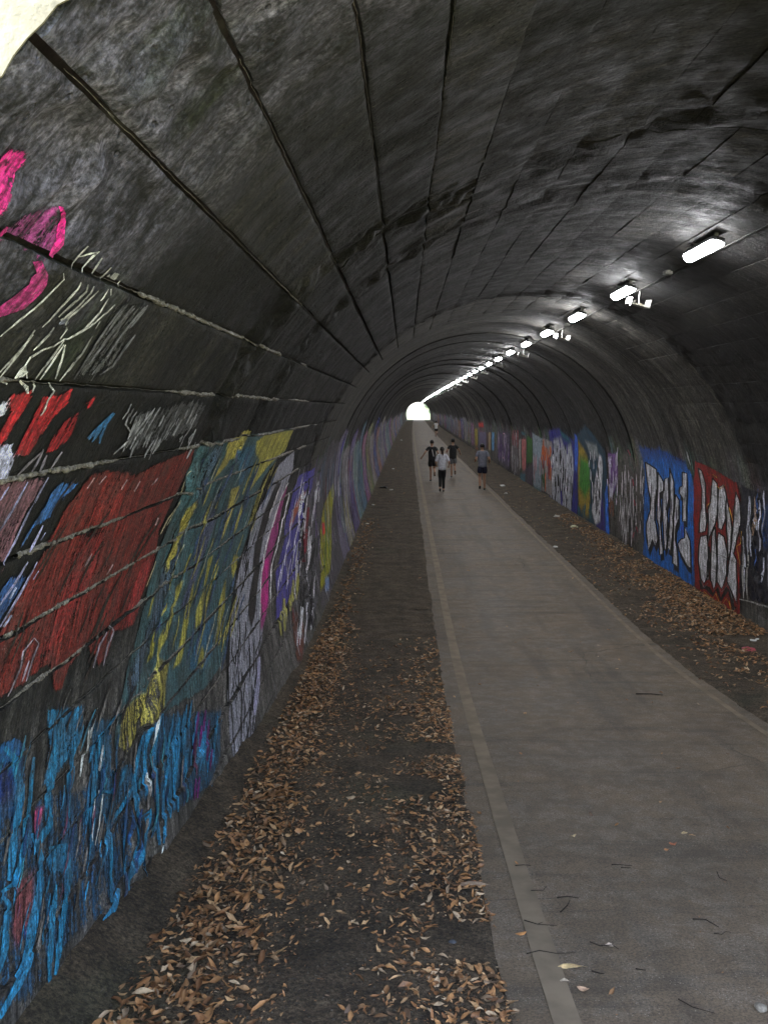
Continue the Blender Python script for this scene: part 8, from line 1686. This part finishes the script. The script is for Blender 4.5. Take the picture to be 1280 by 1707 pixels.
big_leaf(1131,1283,.06,.02,.1,'thin tan leaf on the path in the middle distance',(.3,.2,.12))
big_leaf(481,1490,.09,.06,.4,'broad reddish brown leaf at the outer edge of the left drift',(.24,.11,.055)) if False else None
def pebble(u,v,r,label,col):
    def f(bm):
        bmesh.ops.create_icosphere(bm,subdivisions=2,radius=r)
        for q in bm.verts: q.co*=1+.25*(random.random()-.5); q.co.z*=.6
    o=link('pebble',bm_mesh('pebble',f,True),simple('stone_%d'%u,col,.85,0,.3,80)); o.location=at_px(u,v,r*.4); o['label']=label; o['category']='pebble'
pebble(1268,1683,.024,'pale rounded stone at the lower right of the path',(.2,.18,.15))
pebble(754,1574,.02,'smooth dark grey stone among the leaves beside the path',(.06,.065,.075))
def twig(pts,label,rad=.004):
    c=at_px(*pts[len(pts)//2]); P=[at_px(u,v,.006)-c for u,v in pts]
    P=[Vector((p.x+N(0,.003),p.y+N(0,.006),p.z+abs(N(0,.004)))) for p in P]
    def f(bm):
        n_=len(P); tube(bm,P,[rad*(1-.5*i/(n_-1)) for i in range(n_)],5)
        q=P[n_//2]
        if random.random()<.4: tube(bm,[q,q+Vector((random.uniform(-.02,.03),random.uniform(-.03,.03),.006))],[rad*.6,rad*.3],4)
    o=link('twig',bm_mesh('twig',f),M_BARK_D); o.location=c; o['label']=label; o['category']='twig'
M_BARK_D=simple('dark_twig',(.022,.016,.011),.9,0,.4,60)
TW=[([(1155,1535),(1175,1536),(1190,1545),(1197,1550)],'thin dark twig bent at one end on the right of the path'),([(1196,1457),(1200,1466),(1212,1471)],'short hooked twig standing up from the path'),([(1190,1560),(1203,1562),(1210,1556),(1220,1559)],'crumpled dark twig just beyond the bent one'),([(875,1540),(895,1544),(928,1547)],'straight twig lying across the pale edging strip'),([(1018,1442),(1030,1444),(1052,1446)],'flat dark twig pair in the middle of the path'),([(1035,1450),(1052,1452)],'short dark stick beside the flat twig'),([(876,1592),(900,1590),(925,1592),(958,1595)],'long dark root fragment crossing the edging near the camera'),([(985,1575),(1000,1580),(1020,1578),(1030,1584)],'tangled dark twig crumbs near the cream leaf'),([(860,1447),(872,1444),(885,1446)],'small dark stick at the edge of the pale strip'),([(885,1490),(905,1486),(912,1482)],'dark knotted twig left of the path leaves'),([(930,1500),(945,1498),(962,1500)],'upper twig of the dark clump beside the edging'),([(935,1525),(945,1512),(948,1504)],'lower twig of the dark clump beside the edging'),([(1060,1620),(1075,1624)],'short dark twig near the bottom of the path'),([(1130,1668),(1155,1682),(1190,1690)],'scattered dark twig at the bottom right of the path'),([(1060,1158),(1085,1158),(1105,1160)],'thin dark stick lying crosswise farther up the path'),([(685,1016),(698,1018),(712,1017)],'dark stick lying on the bare dirt strip far off'),([(985,1622),(1000,1627),(1008,1629)],'dark twig tip right of the long pale leaf')]
for p_,l_ in TW: twig(p_,l_,random.uniform(.0022,.0036) if p_[0][1]>1300 else .007)
def scrap(u,v,s,label,col,name='litter_scrap',h=.5):
    r_=random.Random(int(u))
    def f(bm):
        bmesh.ops.create_icosphere(bm,subdivisions=2,radius=s)
        for q in bm.verts: q.co*=1+.7*(r_.random()-.5); q.co.z*=h
    o=link(name,bm_mesh(name,f),simple('scrap_%d'%u,col,.5,0,.15,30)); o.location=at_px(u,v,s*.3*h); o['label']=label; o['category']='litter'
scrap(837,810,.10,'crumpled white paper on the verge right of the grey shirted runner',(.8,.8,.8))
scrap(843,823,.07,'small dirty white scrap below the crumpled paper',(.5,.48,.46))
scrap(957,879,.09,'yellowish white wrapper on the right verge in front of the green mural',(.75,.75,.5))
scrap(928,861,.08,'flat pale scrap lying near the foot of the right wall',(.6,.58,.52))
scrap(926,912,.05,'small white fleck beside the right edge of the path',(.75,.73,.68))
scrap(1262,1069,.10,'flat white scrap by the right wall at the picture edge',(.75,.75,.72),h=.25)
scrap(1247,1084,.07,'red and blue crumpled wrapper on the right leaf pile',(.5,.1,.12))
scrap(640,813,.16,'black plastic bag slumped against the foot of the left wall',(.012,.012,.012),'plastic_bag')
scrap(652,817,.07,'bright white scrap next to the black plastic bag',(.8,.78,.75))
scrap(655,782,.07,'white scrap on the left verge beyond the black bag',(.7,.7,.66))
scrap(622,842,.05,'pale scrap against the left wall nearer than the black bag',(.75,.74,.7))
scrap(612,874,.05,'white fleck on the left verge near the yellow green panel',(.8,.78,.7))
scrap(669,734,.10,'tiny bright scrap far along the left verge',(.8,.8,.8))
scrap(758,719,.10,'white scrap on the verge just beyond the farthest runner',(.7,.7,.68)) if False else None
# ------------------------------------------------------------------ runners
def skin(name,comps,mat,parent,sub=2,color=None):
    """comps: list of (verts, radii, edges, root)"""
    me=bpy.data.meshes.new(name); V=[];E=[];Rd=[];roots=[];of=0
    for v,r,e,root in comps:
        V+=v; Rd+=r; E+=[(a+of,b+of) for a,b in e]; roots.append(of+root); of+=len(v)
    me.from_pydata(V,E,[]); ob=bpy.data.objects.new('tmp',me); COL.objects.link(ob)
    md=ob.modifiers.new('s','SKIN'); md.use_smooth_shade=True
    sv_=me.skin_vertices[0].data
    for i,r in enumerate(Rd):
        sv_[i].radius=(r,r) if isinstance(r,(int,float)) else r; sv_[i].use_root=(i in roots)
    m2=ob.modifiers.new('u','SUBSURF'); m2.levels=sub; m2.render_levels=sub
    dg=bpy.context.evaluated_depsgraph_get(); nm=bpy.data.meshes.new_from_object(ob.evaluated_get(dg)); nm.name=name
    bpy.data.objects.remove(ob); bpy.data.meshes.remove(me); nm.materials.clear()
    nm.polygons.foreach_set('use_smooth',[True]*len(nm.polygons))
    return link(name,nm,mat,parent)
SKIN=simple('skin_tone',(.36,.21,.14),.6,0,.1,20); HAIR=simple('dark_hair',(.015,.011,.009),.6,0,.4,80); SHOE=simple('black_shoe',(.015,.015,.017),.6)
RS=simple('reddish_sock',(.35,.10,.08),.8)
def cloth(nm,c): return simple(nm,c,.85,0,.2,14,.4)
def runner(loc,H,pose,top,bottom,label,long_legs=False,pony=False,sleeve=.5,extras=None,sock=None,wide=1.,cap=False):
    root=empty('person',loc,label=label,category='person'); sc_=H/1.76; root.scale=(sc_*wide,sc_*wide,sc_)
    sh={-1:Vector((-.165,.05,1.43)),1:Vector((.165,.05,1.43))}; hip={-1:Vector((-.085,0,.92)),1:Vector((.085,0,.92))}
    P=pose
    V=[(0,0,.96),(0,.025,1.12),(0,.05,1.32),(0,.06,1.44),(0,.07,1.52),(0,.085,1.58),(0,.085,1.65),(0,.08,1.72)]; Rr=[(.125,.09),(.115,.085),(.14,.095),(.075,.065),(.047,.05),(.066,.078),(.082,.094),(.066,.075)]; E=[(i,i+1) for i in range(7)]
    comps_f=[]
    for s in (-1,1):
        b=len(V); el,wr,kn,an=[Vector(P[s][k_]) for k_ in ('el','wr','kn','an')]
        V+=[tuple(sh[s]),tuple(el),tuple(wr)]; Rr+=[(.055,.055),(.04,.04),(.027,.024)]; E+=[(3,b),(b,b+1),(b+1,b+2)]
        d=(wr-el).normalized(); side=d.orthogonal().normalized(); palm=wr+d*.06; V.append(tuple(palm)); Rr.append((.036,.02)); E.append((b+2,b+3))
        up=Vector((0,1,0)) if abs(d.y)<.8 else Vector((0,0,1)); side=d.cross(up).normalized(); cu=side.cross(d)
        for f_i,(o_,l_) in enumerate([(-.026,.058),(-.009,.068),(.009,.063),(.025,.05)]):
            p0=wr+d*.055+side*o_; p1=p0+d*.045+side*o_*.1; p2=p1+d*l_*.35+cu*.025; p3=p2+cu*.022-d*.004
            comps_f.append(([tuple(p0),tuple(p1),tuple(p2),tuple(p3)],[.0085,.0085,.008,.007],[(0,1),(1,2),(2,3)],0))
        p0=wr+d*.02-side*.02; p1=p0+d*.03-side*.022+cu*.01; p2=p1+d*.028+cu*.014; comps_f.append(([tuple(p0),tuple(p1),tuple(p2)],[.011,.010,.008],[(0,1),(1,2)],0))
        b=len(V); fd=Vector(P[s].get('ft',(0,.13,-.05))); toe=an+fd
        V+=[tuple(hip[s]),tuple(kn),tuple(kn*.45+an*.55+Vector((0,-.015,0))),tuple(an),tuple(toe)]; Rr+=[(.088,.09),(.055,.055),(.052,.055),(.034,.036),(.036,.025)]; E+=[(0,b),(b,b+1),(b+1,b+2),(b+2,b+3),(b+3,b+4)]
    # nose and ears as small growths of the same figure
    comps_f.append(([(0,.15,1.64),(0,.185,1.625)],[.014,.011],[(0,1)],0))
    for s in (-1,1): comps_f.append(([(s*.07,.075,1.66),(s*.082,.07,1.635)],[.014,.010],[(0,1)],0))
    skin('body',[(V,Rr,E,0)]+comps_f,SKIN,root)
    # shirt with sleeves
    V=[(0,.0,.84),(0,.0,.95),(0,.025,1.10),(0,.05,1.31),(0,.055,1.45)]; Rr=[(.172,.14),(.172,.14),(.165,.125),(.182,.13),(.085,.075)]; E=[(0,1),(1,2),(2,3),(3,4)]
    for s in (-1,1):
        el=Vector(P[s]['el']); e2=sh[s]*(1-sleeve)+el*sleeve; b=len(V); V+=[tuple(sh[s]+Vector((0,0,-.005))),tuple(e2)]; Rr+=[(.07,.07),(.058,.058)]; E+=[(4,b),(b,b+1)]
    shirt=skin('shirt',[(V,Rr,E,0)],top,root)
    V=[(0,.01,1.06),(0,-.005,.94)]; Rr=[(.145,.112),(.150,.12)]; E=[(0,1)]
    for s in (-1,1):
        kn=Vector(P[s]['kn']); an=Vector(P[s]['an']); k2=hip[s]*.28+kn*.72; b=len(V)
        if long_legs:
            V+=[tuple(hip[s]),tuple(kn),tuple(kn*.45+an*.55+Vector((0,-.015,0))),tuple(kn*.1+an*.9)]; Rr+=[(.108,.112),(.066,.066),(.06,.062),(.044,.044)]; E+=[(1,b),(b,b+1),(b+1,b+2),(b+2,b+3)]
        else:
            V+=[tuple(hip[s]),tuple(k2)]; Rr+=[(.118,.12),(.098,.1)]; E+=[(1,b),(b,b+1)]
    skin('leggings' if long_legs else 'shorts',[(V,Rr,E,0)],bottom,root)
    # hair
    def hf(bm):
        bmesh.ops.create_uvsphere(bm,u_segments=16,v_segments=12,radius=1.)
        bmesh.ops.delete(bm,geom=[v_ for v_ in bm.verts if v_.co.z<-.55 or (v_.co.y>.35 and v_.co.z<.45)],context='VERTS')
        for v_ in bm.verts: v_.co=Vector((v_.co.x*.086,v_.co.y*.102+.078,v_.co.z*.105+1.675))*1
        if pony: tube(bm,[(0,-.015,1.70),(0,-.07,1.67),(.01,-.085,1.58),(.02,-.07,1.48),(.02,-.06,1.42)],[.025,.034,.034,.024,.006],8)
    hair=link('hair',bm_mesh('hair',hf,True),HAIR,root)
    if cap:
        def cf(bm):
            bmesh.ops.create_uvsphere(bm,u_segments=16,v_segments=12,radius=1.)
            bmesh.ops.delete(bm,geom=[v_ for v_ in bm.verts if v_.co.z<.1],context='VERTS')
            for v_ in bm.verts: v_.co=Vector((v_.co.x*.094,v_.co.y*.11+.08,v_.co.z*.10+1.70))
            box(bm,(0,.205,1.715),(.13,.09,.012),.004)
        link('cap',bm_mesh('cap',cf,True),cloth('cap_cloth',(.05,.05,.05)),root)
    for s in (-1,1):
        an=Vector(P[s]['an']); fd=Vector(P[s].get('ft',(0,.13,-.05))); kn=Vector(P[s]['kn'])
        skin('shoe',[([tuple(an-fd*.25+Vector((0,0,-.02))),tuple(an+fd*.4+Vector((0,0,-.012))),tuple(an+fd*1.1)],[(.042,.04),(.044,.036),(.036,.024)],[(0,1),(1,2)],0)],SHOE,root,1)
        if sock: skin('sock',[([tuple(an),tuple(an*.8+kn*.2)],[(.042,.042),(.045,.045)],[(0,1)],0)],sock,root,1)
    if extras: extras(root,P)
    return root
def pose(la,ra,ll,rl): return {-1:dict(el=la[0],wr=la[1],kn=ll[0],an=ll[1],ft=ll[2]),1:dict(el=ra[0],wr=ra[1],kn=rl[0],an=rl[1],ft=rl[2])}
stand=lambda s,kx=.09,ky=.03,ay=-.02:((s*kx,ky,.50),(s*kx,ay,.085),(0,.14,-.045))
kick=lambda s:((s*.10,.06,.53),(s*.10,-.36,.42),(0,-.05,-.14))
pA=pose(((-.30,-.10,1.24),(-.42,-.02,1.05)),((.26,-.14,1.22),(.22,.10,1.12)),stand(-1,.06),kick(1))
def stripe(root,P):
    def f(bm): box(bm,(.035,-.085,1.22),(.035,.012,.30),.004,Matrix.Rotation(-.22,3,'Y'))
    link('back_stripe',bm_mesh('back_stripe',f),cloth('white_print',(.6,.6,.6)),root)
runner(at_px(720,803),1.74,pA,cloth('black_tee',(.016,.016,.018)),cloth('black_shorts',(.013,.013,.014)),'runner in black shirt with white back stripe and black shorts, left arm swung out',extras=stripe,sleeve=.7)
pB=pose(((-.25,-.06,1.17),(-.22,.12,1.04)),((.27,-.10,1.18),(.26,.08,1.02)),((-.08,.05,.50),(-.085,-.10,.16),(0,.09,-.11)),stand(1,.05))
runner(at_px(737,821),1.66,pB,cloth('pale_top',(.52,.52,.58)),cloth('black_leggings',(.012,.012,.013)),'woman runner in pale long sleeved top and black leggings with dark ponytail',True,True,.95,sock=RS)
pC=pose(((-.29,-.05,1.20),(-.27,.14,1.16)),((.29,-.05,1.22),(.33,.12,1.10)),stand(-1,.07),((.07,.04,.53),(.08,-.30,.34),(0,-.02,-.14)))
def bands(root,P):
    for s in (-1,1):
        el=Vector(P[s]['el']); wr=Vector(P[s]['wr']); skin('wristband',[([tuple(el*.6+wr*.4),tuple(el*.25+wr*.75)],[.042,.036],[(0,1)],0)],cloth('white_band_%d'%s,(.85,.85,.85)),root,1)
runner(at_px(755,797),1.72,pC,cloth('black_jersey',(.015,.015,.016)),cloth('grey_shorts',(.13,.13,.14)),'runner in black shirt and grey shorts with white forearm bands',extras=bands,sleeve=.6,cap=True)
pD=pose(((-.24,-.08,1.16),(-.24,.14,1.10)),((.25,-.08,1.16),(.26,.12,1.06)),((-.09,.06,.52),(-.10,-.16,.20),(0,.06,-.12)),stand(1,.07))
def sleeves(root,P):
    for s in (-1,1):
        el=Vector(P[s]['el']); wr=Vector(P[s]['wr']); skin('arm_warmer',[([tuple(el+Vector((0,0,.03))),tuple(el*.3+wr*.7)],[.05,.036],[(0,1)],0)],SHOE,root,1)
runner(at_px(804,818),1.76,pD,cloth('blue_grey_tee',(.15,.155,.195)),cloth('navy_shorts',(.014,.015,.035)),'runner in blue grey shirt and navy shorts at the right edge of the path',extras=sleeves,sleeve=.7,wide=1.05)
runner(at_px(727,728),1.72,pA,cloth('white_tee',(.75,.75,.75)),cloth('dark_shorts',(.012,.012,.014)),'farthest runner, in white shirt and dark shorts near the right wall',sleeve=.6)
